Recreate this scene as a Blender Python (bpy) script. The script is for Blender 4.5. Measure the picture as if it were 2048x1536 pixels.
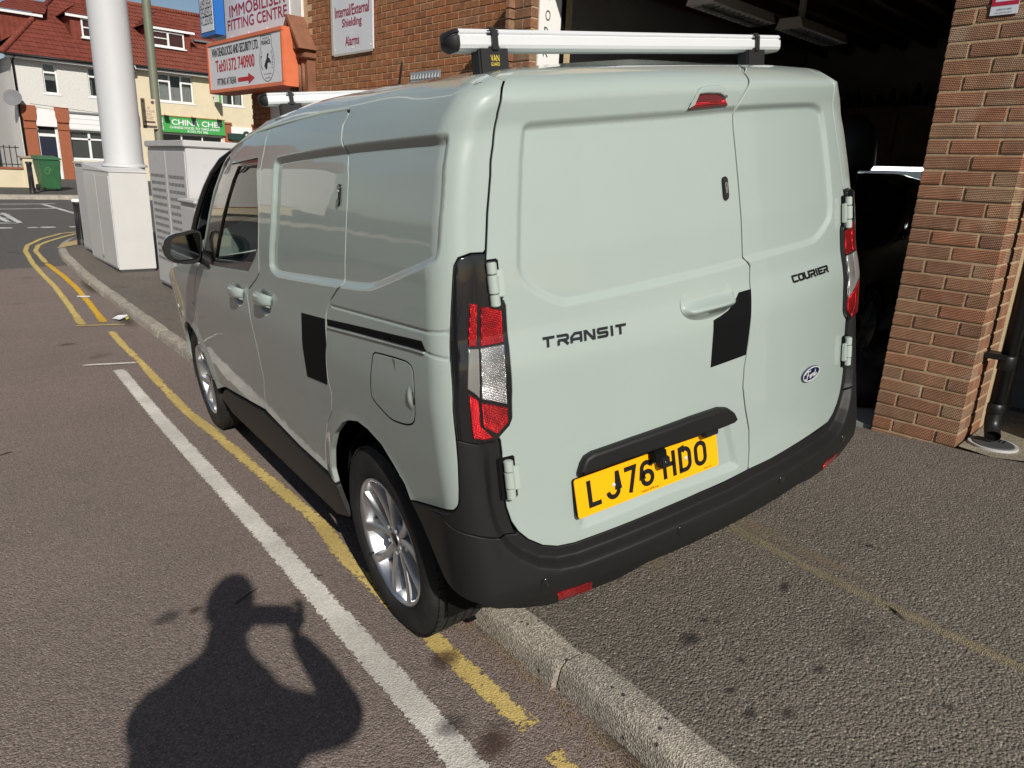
import bpy, bmesh, math, random
import numpy as np
from mathutils import Vector, Matrix
from mathutils.geometry import delaunay_2d_cdt

for o in list(bpy.data.objects): bpy.data.objects.remove(o, do_unlink=True)
SC = bpy.context.scene
COL = SC.collection
rnd = random.Random(7)

# ------------------------------------------------------------------ camera
FPX, YAW, PITCH, ROLL = 1414.94, 0.7736, 0.2893, -0.0427
CAMP = np.array([0.0, 0.0, 1.4878])
def cam_rows(yaw, pitch, roll):
    f = np.array([math.sin(yaw)*math.cos(pitch), math.cos(yaw)*math.cos(pitch), -math.sin(pitch)])
    r = np.array([math.cos(yaw), -math.sin(yaw), 0.0]); u = np.cross(r, f)
    c, s = math.cos(roll), math.sin(roll)
    return np.array([c*r - s*u, s*r + c*u, f])
CR = cam_rows(YAW, PITCH, ROLL)
cam = bpy.data.cameras.new('camera'); cam.sensor_width = 36.0; cam.lens = 36.0*FPX/2048.0
cam.clip_start = 0.02; cam.clip_end = 2000
camo = bpy.data.objects.new('camera', cam); COL.objects.link(camo)
m4 = Matrix.Identity(4)
for i in range(3):
    m4[i][0] = CR[0][i]; m4[i][1] = CR[1][i]; m4[i][2] = -CR[2][i]; m4[i][3] = CAMP[i]
camo.matrix_world = m4
SC.camera = camo

# ------------------------------------------------------------------ sky, sun, exposure
SUN = Vector((-0.3482, -0.7558, 0.5546)).normalized()          # towards the sun
elev = math.asin(SUN.z); azim = math.atan2(SUN.x, SUN.y)
world = bpy.data.worlds.new('World'); SC.world = world; world.use_nodes = True
wn = world.node_tree.nodes; wl = world.node_tree.links; wn.clear()
sky = wn.new('ShaderNodeTexSky'); sky.sky_type = 'NISHITA'; sky.sun_disc = False
sky.sun_elevation = elev; sky.sun_rotation = azim; sky.air_density = 1.0; sky.dust_density = 0.6; sky.ozone_density = 1.2
# thin broken cloud across the whole sky
tc = wn.new('ShaderNodeTexCoord'); mp = wn.new('ShaderNodeMapping'); mp.inputs['Scale'].default_value = (1.6, 1.6, 4.2)
nz = wn.new('ShaderNodeTexNoise'); nz.inputs['Scale'].default_value = 1.7; nz.inputs['Detail'].default_value = 7; nz.inputs['Roughness'].default_value = 0.58
cr = wn.new('ShaderNodeValToRGB'); cr.color_ramp.elements[0].position = 0.50; cr.color_ramp.elements[1].position = 0.70
cr.color_ramp.elements[1].color = (0.75, 0.75, 0.75, 1)
mx = wn.new('ShaderNodeMixRGB'); mx.inputs['Color2'].default_value = (7.5, 7.7, 8.0, 1)
bg = wn.new('ShaderNodeBackground'); bg.inputs['Strength'].default_value = 0.062
wo = wn.new('ShaderNodeOutputWorld')
wl.new(tc.outputs['Generated'], mp.inputs['Vector']); wl.new(mp.outputs['Vector'], nz.inputs['Vector'])
wl.new(nz.outputs['Fac'], cr.inputs['Fac']); wl.new(cr.outputs['Color'], mx.inputs['Fac'])
wl.new(sky.outputs['Color'], mx.inputs['Color1']); wl.new(mx.outputs['Color'], bg.inputs['Color']); wl.new(bg.outputs['Background'], wo.inputs['Surface'])
sl = bpy.data.lights.new('sun', 'SUN'); sl.energy = 4.9; sl.angle = math.radians(0.53); sl.color = (1.0, 0.95, 0.87)
so = bpy.data.objects.new('sun', sl); COL.objects.link(so); so.location = (-5, -12, 20)
so.rotation_euler = SUN.to_track_quat('Z', 'Y').to_euler()
SC.view_settings.view_transform = 'Standard'; SC.view_settings.look = 'None'; SC.view_settings.gamma = 1.0
SC.view_settings.exposure = 0.0; SC.view_settings.use_curve_mapping = False
SC.render.engine = 'CYCLES'

# ------------------------------------------------------------------ pixels -> directions
def ray(px):
    d = np.array([(px[0]-1024)/FPX, -(px[1]-768)/FPX, 1.0]); return CR.T @ d
def on_plane(px, p0, n):
    r = ray(px); n = np.array(n, float); return CAMP + r*(((np.array(p0, float)-CAMP) @ n)/(r @ n))

# ------------------------------------------------------------------ ground profile (a gentle dip in the street)
_ys = [-200, -20, 1.03, 4.5, 6.5, 9, 12, 16, 20, 26, 32, 60, 300]
_zs = [1.06, 1.06, 0, -.18, -.255, -.28, -.25, -.15, -.03, .18, .32, .4, .4]
_gy = np.linspace(-60, 80, 2801); _gk = np.exp(-.5*(np.arange(-60, 61)*.05)**2); _gk /= _gk.sum()
_gz = np.convolve(np.pad(np.interp(_gy, _ys, _zs), 60, 'edge'), _gk, 'valid')
def gz(y): return float(np.interp(y, _gy, _gz))
_ky = [-30, -6, .87, 6.54, 7.98, 11.7, 13.5, 15.0]
_kx = [-3.45, .265, 1.33, 2.19, 2.33, 2.62, 2.80, 3.08]
def kerb_x(y): return float(np.interp(y, _ky, _kx))
_pa = [0, .13, .5, 1.25, 2.7, 60]; _ph = [.082, .088, .118, .178, .172, .172]
def pav_z(x, y):
    a = (x-kerb_x(min(y, 15.0)))*0.988
    h = float(np.interp(a, _pa, _ph))
    f = min(1, max(0, (y-6.0)/3.0)); h = h*(1-f) + f*min(h, .115)
    return gz(y) + h
def ground(px, dz=0.0, pav=False):
    r = ray(px); F = lambda k: (CAMP+r*k)[2]-dz-(pav_z((CAMP+r*k)[0], (CAMP+r*k)[1]) if pav else gz((CAMP+r*k)[1]))
    k = .5
    while k < 90 and F(k) > 0: k += .04
    a, b = k-.04, k
    for _ in range(30):
        m = (a+b)/2
        if F(m) > 0: a = m
        else: b = m
    return CAMP + r*b

# ------------------------------------------------------------------ object helpers
def link(o, parent=None):
    COL.objects.link(o)
    if parent is not None: o.parent = parent
    return o
def tag(o, label, cat, group=None):
    o['label'] = label; o['category'] = cat
    if group: o['group'] = group
    return o
def struct(o): o['kind'] = 'structure'; return o
def empty(name, loc=(0, 0, 0), rz=0.0, parent=None):
    o = bpy.data.objects.new(name, None); o.empty_display_size = .1; o.location = loc; o.rotation_euler = (0, 0, rz)
    return link(o, parent)
def mesh_obj(name, verts, faces, mat, parent=None, normals=None, smooth=False):
    me = bpy.data.meshes.new(name); me.from_pydata([tuple(map(float, v)) for v in verts], [], [tuple(map(int, f)) for f in faces])
    mats = mat if isinstance(mat, (list, tuple)) else [mat]
    for mm in mats: me.materials.append(mm)
    if smooth or normals is not None:
        me.polygons.foreach_set('use_smooth', [True]*len(me.polygons))
    me.update()
    if normals is not None: me.normals_split_custom_set_from_vertices([tuple(map(float, n)) for n in normals])
    return link(bpy.data.objects.new(name, me), parent)
class MB:
    """collects shapes; build() makes ONE mesh object"""
    def __init__(s): s.v = []; s.f = []; s.m = []
    def add(s, v, f, mi=0):
        b = len(s.v); s.v += [tuple(map(float, p)) for p in v]; s.f += [tuple(b+int(i) for i in q) for q in f]; s.m += [mi]*len(f); return s
    def box(s, x0, x1, y0, y1, z0, z1, mi=0):
        v = [(x0,y0,z0),(x1,y0,z0),(x1,y1,z0),(x0,y1,z0),(x0,y0,z1),(x1,y0,z1),(x1,y1,z1),(x0,y1,z1)]
        return s.add(v, [(0,3,2,1),(4,5,6,7),(0,1,5,4),(1,2,6,5),(2,3,7,6),(3,0,4,7)], mi)
    def obox(s, c, ax, ay, az, hx, hy, hz, mi=0):
        c = np.array(c, float); ax, ay, az = (np.array(a, float) for a in (ax, ay, az))
        v = [c+i*hx*ax+j*hy*ay+k*hz*az for k in (-1, 1) for i, j in ((-1,-1),(1,-1),(1,1),(-1,1))]
        return s.add(v, [(0,3,2,1),(4,5,6,7),(0,1,5,4),(1,2,6,5),(2,3,7,6),(3,0,4,7)], mi)
    def tube(s, pts, r, n=12, caps=True, mi=0):
        pts = [np.array(p, float) for p in pts]; rs = r if isinstance(r, (list, tuple)) else [r]*len(pts)
        rings = []; ref = None
        for i, p in enumerate(pts):
            d = pts[min(i+1, len(pts)-1)]-pts[max(i-1, 0)]; d = d/ (np.linalg.norm(d)+1e-12)
            if ref is None: ref = np.array([0, 0, 1.0]) if abs(d[2]) < .9 else np.array([1.0, 0, 0])
            a = np.cross(d, ref); a /= np.linalg.norm(a)+1e-12; b = np.cross(d, a); ref = np.cross(a, d)
            rings.append([p+rs[i]*(math.cos(2*math.pi*k/n)*a+math.sin(2*math.pi*k/n)*b) for k in range(n)])
        v = [q for g in rings for q in g]; f = []
        for i in range(len(pts)-1):
            for k in range(n):
                f.append((i*n+k, i*n+(k+1) % n, (i+1)*n+(k+1) % n, (i+1)*n+k))
        if caps: f += [tuple(range(n-1, -1, -1)), tuple((len(pts)-1)*n+k for k in range(n))]
        return s.add(v, f, mi)
    def lathe(s, prof, c, axis, n=32, mi=0, ref=None, closed=False):
        """prof: (radius, distance along axis)"""
        ax = np.array(axis, float); ax /= np.linalg.norm(ax)
        t = np.array(ref, float) if ref is not None else (np.array([0, 0, 1.0]) if abs(ax[2]) < .9 else np.array([1.0, 0, 0]))
        a = np.cross(ax, t); a /= np.linalg.norm(a); b = np.cross(ax, a); c = np.array(c, float)
        v = [c+ax*h+r*(math.cos(2*math.pi*k/n)*a+math.sin(2*math.pi*k/n)*b) for r, h in prof for k in range(n)]
        f = []; L = len(prof)
        for i in range(L if closed else L-1):
            j = (i+1) % L
            for k in range(n): f.append((i*n+k, i*n+(k+1) % n, j*n+(k+1) % n, j*n+k))
        return s.add(v, f, mi)
    def prism(s, poly, fn, d0, d1, mi=0):
        """poly: 2D outline (ccw), fn(a,b,d)->3D"""
        n = len(poly); v = [fn(a, b, d1) for a, b in poly]+[fn(a, b, d0) for a, b in poly]
        f = [tuple(range(n)), tuple(range(2*n-1, n-1, -1))]+[(i, i+n, (i+1) % n+n, (i+1) % n) for i in range(n)]
        return s.add(v, f, mi)
    def build(s, name, mat, parent=None, smooth=False, bevel=0.0, seg=2, autosmooth=None):
        o = mesh_obj(name, s.v, s.f, mat, parent, smooth=smooth)
        if any(s.m): o.data.polygons.foreach_set('material_index', s.m)
        if s.v and not smooth:
            pass
        bm = bmesh.new(); bm.from_mesh(o.data); bmesh.ops.recalc_face_normals(bm, faces=bm.faces)
        if bevel > 0:
            es = [e for e in bm.edges if len(e.link_faces) == 2 and e.calc_face_angle(0) > .5]
            bmesh.ops.bevel(bm, geom=es, offset=bevel, segments=seg, affect='EDGES', clamp_overlap=True)
            for f in bm.faces: f.smooth = True
        bm.to_mesh(o.data); bm.free()
        if bevel > 0 or autosmooth:
            o.data.polygons.foreach_set('use_smooth', [True]*len(o.data.polygons))
            try: o.data.set_sharp_from_angle(angle=autosmooth or .6)
            except Exception: pass
        return o
def box(name, x0, x1, y0, y1, z0, z1, mat, parent=None, bevel=0.0):
    return MB().box(x0, x1, y0, y1, z0, z1).build(name, mat, parent, bevel=bevel)

# ------------------------------------------------------------------ materials
MATS = {}
def new_mat(name):
    m = bpy.data.materials.new(name); m.use_nodes = True; nt = m.node_tree; nt.nodes.clear()
    out = nt.nodes.new('ShaderNodeOutputMaterial'); b = nt.nodes.new('ShaderNodeBsdfPrincipled'); nt.links.new(b.outputs[0], out.inputs[0])
    MATS[name] = m; return m, nt, b, out
def N(nt, t, **kw):
    n = nt.nodes.new(t)
    for k, v in kw.items():
        if k in n.inputs.keys(): n.inputs[k].default_value = v
        else: setattr(n, k, v)
    return n
def plain(name, col, rough=.5, metal=0.0, spec=.5, coat=0.0, var=0.0, scale=8.0, bump=0.0, bscale=60.0, emit=None, aniso=0, rvar=0.0, dirt=None, dscale=3.0, damt=.5):
    m, nt, b, out = new_mat(name)
    b.inputs['Base Color'].default_value = (*col, 1); b.inputs['Roughness'].default_value = rough; b.inputs['Metallic'].default_value = metal
    b.inputs['Specular IOR Level'].default_value = spec; b.inputs['Coat Weight'].default_value = coat; b.inputs['Coat Roughness'].default_value = .03
    tcn = N(nt, 'ShaderNodeTexCoord')
    last = None
    if var > 0:
        n = N(nt, 'ShaderNodeTexNoise', Scale=scale, Detail=6.0, Roughness=.6); nt.links.new(tcn.outputs['Object'], n.inputs['Vector'])
        mr = N(nt, 'ShaderNodeMapRange'); mr.inputs['From Min'].default_value = .25; mr.inputs['From Max'].default_value = .75
        mr.inputs['To Min'].default_value = 1-var; mr.inputs['To Max'].default_value = 1+var
        nt.links.new(n.outputs['Fac'], mr.inputs['Value'])
        mu = N(nt, 'ShaderNodeMixRGB', blend_type='MULTIPLY'); mu.inputs['Fac'].default_value = 1; mu.inputs['Color1'].default_value = (*col, 1)
        nt.links.new(mr.outputs[0], mu.inputs['Color2']); nt.links.new(mu.outputs[0], b.inputs['Base Color']); last = mu
        if rvar > 0:
            mr2 = N(nt, 'ShaderNodeMapRange'); mr2.inputs['From Min'].default_value = .3; mr2.inputs['From Max'].default_value = .7
            mr2.inputs['To Min'].default_value = max(0, rough-rvar); mr2.inputs['To Max'].default_value = rough+rvar
            nt.links.new(n.outputs['Fac'], mr2.inputs['Value']); nt.links.new(mr2.outputs[0], b.inputs['Roughness'])
    if dirt is not None:
        n = N(nt, 'ShaderNodeTexNoise', Scale=dscale, Detail=8.0, Roughness=.68); nt.links.new(tcn.outputs['Object'], n.inputs['Vector'])
        rp = N(nt, 'ShaderNodeValToRGB'); rp.color_ramp.elements[0].position = .5; rp.color_ramp.elements[1].position = .72
        rp.color_ramp.elements[1].color = (damt, damt, damt, 1); nt.links.new(n.outputs['Fac'], rp.inputs['Fac'])
        mu2 = N(nt, 'ShaderNodeMixRGB'); mu2.inputs['Color1'].default_value = (*col, 1); mu2.inputs['Color2'].default_value = (*dirt, 1)
        if last: nt.links.new(last.outputs[0], mu2.inputs['Color1'])
        nt.links.new(rp.outputs[0], mu2.inputs['Fac']); nt.links.new(mu2.outputs[0], b.inputs['Base Color'])
    if bump > 0:
        n = N(nt, 'ShaderNodeTexNoise', Scale=bscale, Detail=4.0, Roughness=.6); nt.links.new(tcn.outputs['Object'], n.inputs['Vector'])
        bp = N(nt, 'ShaderNodeBump', Strength=bump, Distance=.01); nt.links.new(n.outputs['Fac'], bp.inputs['Height']); nt.links.new(bp.outputs[0], b.inputs['Normal'])
    if emit:
        b.inputs['Emission Color'].default_value = (*emit[0], 1); b.inputs['Emission Strength'].default_value = emit[1]
    return m
def glass(name, tint=(.8, .86, .84), rough=0.0, trans=.85, ior=1.5):
    """thin sheet glass: fresnel mirror over a tinted see-through sheet"""
    m = bpy.data.materials.new(name); m.use_nodes = True; nt = m.node_tree; nt.nodes.clear(); MATS[name] = m
    out = N(nt, 'ShaderNodeOutputMaterial'); t = N(nt, 'ShaderNodeBsdfTransparent'); t.inputs[0].default_value = (tint[0]*trans, tint[1]*trans, tint[2]*trans, 1)
    g = N(nt, 'ShaderNodeBsdfGlossy', Roughness=rough); fr = N(nt, 'ShaderNodeFresnel', IOR=ior); mixs = N(nt, 'ShaderNodeMixShader')
    nt.links.new(fr.outputs[0], mixs.inputs[0]); nt.links.new(t.outputs[0], mixs.inputs[1]); nt.links.new(g.outputs[0], mixs.inputs[2]); nt.links.new(mixs.outputs[0], out.inputs[0])
    return m
# ================================================================== THE VAN
VY, VR, VP = 0.154, 0.1179, -0.0508
VT = np.array([1.1936, 1.0302, 0.0]); PIV = np.array([-.77, 0, 0])
_a, _b, _g = VY, VR, VP
VM = (np.array([[math.cos(_a), math.sin(_a), 0], [-math.sin(_a), math.cos(_a), 0], [0, 0, 1]])
      @ np.array([[math.cos(_b), 0, -math.sin(_b)], [0, 1, 0], [math.sin(_b), 0, math.cos(_b)]])
      @ np.array([[1, 0, 0], [0, math.cos(_g), -math.sin(_g)], [0, math.sin(_g), math.cos(_g)]]))
def v2w(P): return (VM @ (np.asarray(P, float)-PIV).T).T + VT
CAMV = VM.T @ (CAMP-VT) + PIV                                   # camera in van coordinates
def vproj(P):
    P = np.atleast_2d(P); d = (CR @ (v2w(P)-CAMP).T).T
    return np.stack([1024+FPX*d[:, 0]/d[:, 2], 768-FPX*d[:, 1]/d[:, 2]], 1)
def vplane(px, axis, val):
    """pixel -> point of the van-frame plane axis=val"""
    r = VM.T @ ray(px); return CAMV + r*((val-CAMV[axis])/r[axis])

def _smooth(xs, ys, lo, hi, sig, n=2000):
    g = np.linspace(lo, hi, n); h = (hi-lo)/(n-1); k = max(1, int(4*sig/h)); w = np.exp(-.5*(np.arange(-k, k+1)*h/sig)**2); w /= w.sum()
    y = np.interp(g, xs, ys); y = np.concatenate([2*y[0]-y[k:0:-1], y, 2*y[-1]-y[-2:-k-2:-1]]); return g, np.convolve(y, w, 'valid')
T_ZR = _smooth([-.3, .2, .8, 1.4, 1.9, 2.25, 2.5, 2.8, 4.4], [1.742, 1.756, 1.793, 1.812, 1.80, 1.755, 1.70, 1.60, 1.2], -.3, 4.4, .12)
T_WL = _smooth([.1, .25, .35, .48, .62, .80, .97, 1.05, 1.12], [.80, .838, .858, .871, .879, .886, .888, .878, .869], .1, 1.12, .02)
T_WU = _smooth([0, .05, .15, .32, .50, .66, .80, .88, .93, .965, .985, 1.0, 1.03], [.878, .872, .863, .848, .825, .797, .757, .718, .665, .57, .45, .25, -.4], 0, 1.03, .008)
T_TP = _smooth([-1, 2.3, 3.0, 3.6, 4.0, 4.4], [1, 1, 1.0, .995, .965, .87], -1, 4.4, .15)
T_YR = _smooth([.1, .3, .45, .62, .80, 1.02, 1.07, 1.12, 1.30, 1.50, 1.59, 1.655, 1.672, 1.70, 1.725, 1.745, 1.76],
               [.06, .03, .022, .028, .030, .030, .036, .046, .056, .078, .088, .076, .082, .118, .172, .255, .36], .1, 1.76, .009)
BELT, RC, XR, CV = 1.05, .085, .80, .15
CARC = RC*math.pi/2; YC0 = .03+CV*(.885-RC)**2+RC
def Zr(y): return np.interp(y, *T_ZR)
def Wf(y, z):
    y = np.asarray(y, float); z = np.asarray(z, float); q = (z-BELT)/(Zr(y)-BELT)
    s = np.clip((z-BELT+.01)/.05, 0, 1); s = s*s*(3-2*s)
    return (np.interp(z, *T_WL)*(1-s)+np.interp(q, *T_WU)*s)*np.interp(y, *T_TP)
def Sraw(u, z):
    """body surface. u>0: metres forward along the left flank, -CARC<u<0 rear corner, below that across the rear"""
    u = np.asarray(u, float); z = np.asarray(z, float)
    um = -(CARC+XR); mir = u < um; u = np.where(mir, 2*um-u, u)
    w = Wf(np.full_like(z, .3), z); yr = np.interp(z, *T_YR); xc = w-RC
    yc = yr+CV*xc*xc+RC
    # flank
    y1 = yc+np.maximum(u, 0); x1 = -Wf(y1, z)
    ph = np.clip(-u/RC, 0, math.pi/2)
    x2 = -(xc+RC*np.cos(ph)); y2 = yr+CV*np.minimum(-x2, xc)**2+RC*(1-np.sin(ph))
    v = np.clip((-u-CARC)/XR, 0, 1); x3 = -xc*(1-v); y3 = yr+CV*x3*x3
    w0 = Wf(yc, z)
    x1 = x1 - (w-w0)*np.exp(-np.maximum(u, 0)/.15)
    x = np.where(u >= 0, x1, np.where(u > -CARC, x2, x3)); y = np.where(u >= 0, y1, np.where(u > -CARC, y2, y3))
    x = np.where(mir, -x, x)
    return np.stack([x, y, z*np.ones_like(x)], -1)
DISP = []                                   # list of functions (u,z)->inward displacement
def disp(u, z):
    d = np.zeros(np.broadcast(u, z).shape)
    for f in DISP: d = d+f(u, z)
    return d
def nrm(F, u, z, h=.0015):
    a = F(u+h, z)-F(u-h, z); b = F(u, z+h)-F(u, z-h); n = np.cross(b, a)
    n /= np.linalg.norm(n, axis=-1, keepdims=True)+1e-12
    c = F(u, z)-np.array([0, 2.0, .9]); s = np.sign((n*c).sum(-1, keepdims=True)); s[s == 0] = 1
    return n*s
def S(u, z):
    u = np.asarray(u, float); z = np.asarray(z, float)
    if not DISP: return Sraw(u, z)
    return Sraw(u, z)-nrm(Sraw, u, z, .004)*disp(u, z)[..., None]
def unproj(pxs, F=None, u0=None):
    """photo pixels -> (u,z) on the body surface (nearest hit facing the camera)"""
    F = F or Sraw; pxs = np.array(pxs, float)
    if not hasattr(unproj, 'seed') :
        uu, zz = np.meshgrid(np.linspace(-1.95, 4.0, 500), np.linspace(.2, 1.735, 160)); uu = uu.ravel(); zz = zz.ravel()
        Pq = Sraw(uu, zz); n = nrm(Sraw, uu, zz, .004); vis = ((CAMV-Pq)*n).sum(1) > 0
        unproj.seed = (uu[vis], zz[vis], vproj(Pq)[vis])
    su, sz, sp = unproj.seed; out = []
    for p in pxs:
        k = np.argmin(((sp-p)**2).sum(1)); u, z = su[k], sz[k]
        for _ in range(14):
            h = 1e-4; q0, qu, qz = vproj(F(np.array([u, u+h, u]), np.array([z, z, z+h])))
            J = np.stack([(qu-q0)/h, (qz-q0)/h], 1)
            try: du = np.linalg.solve(J+1e-6*np.eye(2), p-q0)
            except np.linalg.LinAlgError: break
            L = np.hypot(*du); du *= min(1, .05/(L+1e-9)); u += du[0]; z += du[1]
            u = min(4.1, max(-1.98, u)); z = min(1.75, max(.12, z))
        out.append((u, z))
    return np.array(out)
# ---- 2D polygon tools
def chaikin(P, it=2, closed=True):
    P = np.array(P, float)
    for _ in range(it):
        if closed:
            Q = np.roll(P, -1, 0); P = np.stack([.75*P+.25*Q, .25*P+.75*Q], 1).reshape(-1, 2)
        else:
            A, B = P[:-1], P[1:]; P = np.vstack([P[:1], np.stack([.75*A+.25*B, .25*A+.75*B], 1).reshape(-1, 2), P[-1:]])
    return P
def resample(P, step, closed=True, keep=.35):
    """even spacing but keeps the corners"""
    P = np.array(P, float); n = len(P); out = []
    for i in range(n if closed else n-1):
        a, b = P[i], P[(i+1) % n]; k = max(1, int(math.ceil(np.hypot(*(b-a))/step)))
        for j in range(k): out.append(a+(b-a)*j/k)
    if not closed: out.append(P[-1])
    out = np.array(out)
    d = np.hypot(*(np.roll(out, -1, 0)-out).T); return out[d > 1e-4] if closed else out
def area(P): x, y = np.array(P).T; return .5*np.sum(x*np.roll(y, -1)-np.roll(x, -1)*y)
def inside(P, pts):
    P = np.array(P); pts = np.atleast_2d(pts); x, y = pts[:, 0], pts[:, 1]; r = np.zeros(len(pts), bool)
    for i in range(len(P)):
        x1, y1 = P[i]; x2, y2 = P[i-1]
        c = ((y1 > y) != (y2 > y)); r ^= c & (x < (x2-x1)*(y-y1)/((y2-y1) if y2 != y1 else 1e-12)+x1)
    return r
def sdist(P, pts):
    """signed distance, positive inside"""
    P = np.array(P); pts = np.atleast_2d(pts); A = P; B = np.roll(P, -1, 0); d = np.full(len(pts), 1e9)
    for a, b in zip(A, B):
        ab = b-a; t = np.clip(((pts-a) @ ab)/(ab @ ab+1e-12), 0, 1); q = a+t[:, None]*ab; d = np.minimum(d, np.hypot(*(pts-q).T))
    return np.where(inside(P, pts), d, -d)
def offset(P, e):
    """shrink (e>0) a closed polygon"""
    P = np.array(P, float); s = 1 if area(P) > 0 else -1
    a = P-np.roll(P, 1, 0); b = np.roll(P, -1, 0)-P
    na = np.stack([-a[:, 1], a[:, 0]], 1); nb = np.stack([-b[:, 1], b[:, 0]], 1)
    na /= np.linalg.norm(na, axis=1, keepdims=True)+1e-12; nb /= np.linalg.norm(nb, axis=1, keepdims=True)+1e-12
    m = na+nb; L = np.linalg.norm(m, axis=1, keepdims=True); m = np.where(L > .2, m/(L+1e-12), na); c = np.clip((m*na).sum(1, keepdims=True), .4, 1)
    return P+s*e*m/c
def panel(name, poly, mat, parent, F=None, gap=.0025, grid=.035, feats=(), lift=0.0, depth=.018, edge=.0028, holes=(), rim=True, step=.012, sm=0, skip=None):
    """sheet-metal panel cut from surface F along an outline given in (u,z), with rolled edges"""
    F = F or S; poly = np.array(poly, float)
    if sm: poly = chaikin(poly, sm)
    poly = resample(poly, step)
    if area(poly) < 0: poly = poly[::-1]
    O = offset(poly, gap) if gap else poly; I = offset(O, edge) if rim else O
    hs = []
    for h in holes:
        h = resample(np.array(h, float), step); h = h if area(h) < 0 else h[::-1]; hs.append(h)
    pts = [I]; loops = [list(range(len(I)))]; c = len(I)
    hI = []
    for h in hs:
        hi = offset(h[::-1], -edge)[::-1] if rim else h; pts.append(hi); loops.append(list(range(c, c+len(hi)))); c += len(hi); hI.append(hi)
    lo, hi_ = I.min(0), I.max(0)
    gx, gy = np.meshgrid(np.arange(lo[0], hi_[0], grid)+grid*.5, np.arange(lo[1], hi_[1], grid)+grid*.5)
    G = np.stack([gx.ravel(), gy.ravel()], 1)
    if skip is not None: G = G[~skip(G)]
    Fp = [G]
    for ft in feats: Fp.append(np.array(ft))
    G = np.vstack(Fp); ok = sdist(I, G) > .004
    for h in hI: ok &= sdist(h, G) < -.004
    pts.append(G[ok]); V2 = np.vstack(pts)
    edges = [(L[i], L[(i+1) % len(L)]) for L in loops for i in range(len(L))]
    r = delaunay_2d_cdt([Vector(p) for p in V2], edges, [], 0, 1e-6)
    v2 = np.array([tuple(p) for p in r[0]]); fs = [f for f in r[2]]
    cen = np.array([v2[list(f)].mean(0) for f in fs]); ok = inside(I, cen)
    for h in hI: ok &= ~inside(h, cen)
    fs = [f for f, k in zip(fs, ok) if k]
    n = nrm(F, v2[:, 0], v2[:, 1]); V = list(F(v2[:, 0], v2[:, 1])+n*lift); Nn = list(n); Fs = [list(f) for f in fs]
    # make faces look outwards
    for i, f in enumerate(Fs):
        a, b, c3 = (np.array(V[k]) for k in f[:3])
        if np.dot(np.cross(b-a, c3-a), Nn[f[0]]) < 0: Fs[i] = f[::-1]
    if rim:
        def ringup(In, Out, flip):
            nb = nrm(F, In[:, 0], In[:, 1]); Pi = F(In[:, 0], In[:, 1])+nb*lift; Po = F(Out[:, 0], Out[:, 1])+nb*lift
            T = Po-Pi; T /= np.linalg.norm(T, axis=1, keepdims=True)+1e-12
            b0 = len(V); m = len(In)
            V.extend(Pi); Nn.extend(nb)
            V.extend(Pi+.72*(Po-Pi)-nb*edge*.3); q = nb+T; Nn.extend(q/np.linalg.norm(q, axis=1, keepdims=True))
            V.extend(Po-nb*edge); Nn.extend(T)
            V.extend(Po-nb*depth); Nn.extend(T)
            for k in range(3):
                for i in range(m):
                    j = (i+1) % m; f = [b0+k*m+i, b0+k*m+j, b0+(k+1)*m+j, b0+(k+1)*m+i]; Fs.append(f[::-1] if flip else f)
        a3 = np.cross(F(np.array([I[0, 0]+.01]), np.array([I[0, 1]]))-F(np.array([I[0, 0]]), np.array([I[0, 1]])), F(np.array([I[0, 0]]), np.array([I[0, 1]+.01]))-F(np.array([I[0, 0]]), np.array([I[0, 1]])))[0]
        fl = np.dot(a3, nrm(F, I[:1, 0], I[:1, 1])[0]) > 0
        ringup(I, O, fl)
        for h, hi in zip(hs, hI): ringup(hi, h, fl)
    return mesh_obj(name, V, Fs, mat, parent, normals=Nn)
# ---- van materials
def paint_mat():
    m, nt, b, out = new_mat('van_paint'); col = (.320, .376, .348)
    b.inputs['Roughness'].default_value = .38; b.inputs['Coat Weight'].default_value = 1.0; b.inputs['Coat Roughness'].default_value = .015; b.inputs['Coat IOR'].default_value = 1.5
    b.inputs['Specular IOR Level'].default_value = .25
    t = N(nt, 'ShaderNodeTexCoord'); n = N(nt, 'ShaderNodeTexNoise', Scale=2.2, Detail=5.0); nt.links.new(t.outputs['Object'], n.inputs['Vector'])
    r = N(nt, 'ShaderNodeMapRange'); r.inputs['To Min'].default_value = .95; r.inputs['To Max'].default_value = 1.05; nt.links.new(n.outputs['Fac'], r.inputs['Value'])
    mu = N(nt, 'ShaderNodeMixRGB', blend_type='MULTIPLY'); mu.inputs['Fac'].default_value = 1; mu.inputs['Color1'].default_value = (*col, 1); nt.links.new(r.outputs[0], mu.inputs['Color2'])
    nt.links.new(mu.outputs[0], b.inputs['Base Color'])
    # light road dust in the clear coat
    n2 = N(nt, 'ShaderNodeTexNoise', Scale=14.0, Detail=8.0, Roughness=.7); nt.links.new(t.outputs['Object'], n2.inputs['Vector'])
    r2 = N(nt, 'ShaderNodeMapRange'); r2.inputs['From Min'].default_value = .45; r2.inputs['From Max'].default_value = .8; r2.inputs['To Min'].default_value = .012; r2.inputs['To Max'].default_value = .07
    nt.links.new(n2.outputs['Fac'], r2.inputs['Value']); nt.links.new(r2.outputs[0], b.inputs['Coat Roughness'])
    n3 = N(nt, 'ShaderNodeTexNoise', Scale=5.0, Detail=2.0); nt.links.new(t.outputs['Object'], n3.inputs['Vector'])
    bp = N(nt, 'ShaderNodeBump', Strength=.05, Distance=.02); nt.links.new(n3.outputs['Fac'], bp.inputs['Height']); nt.links.new(bp.outputs[0], b.inputs['Coat Normal'])
    return m
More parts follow.
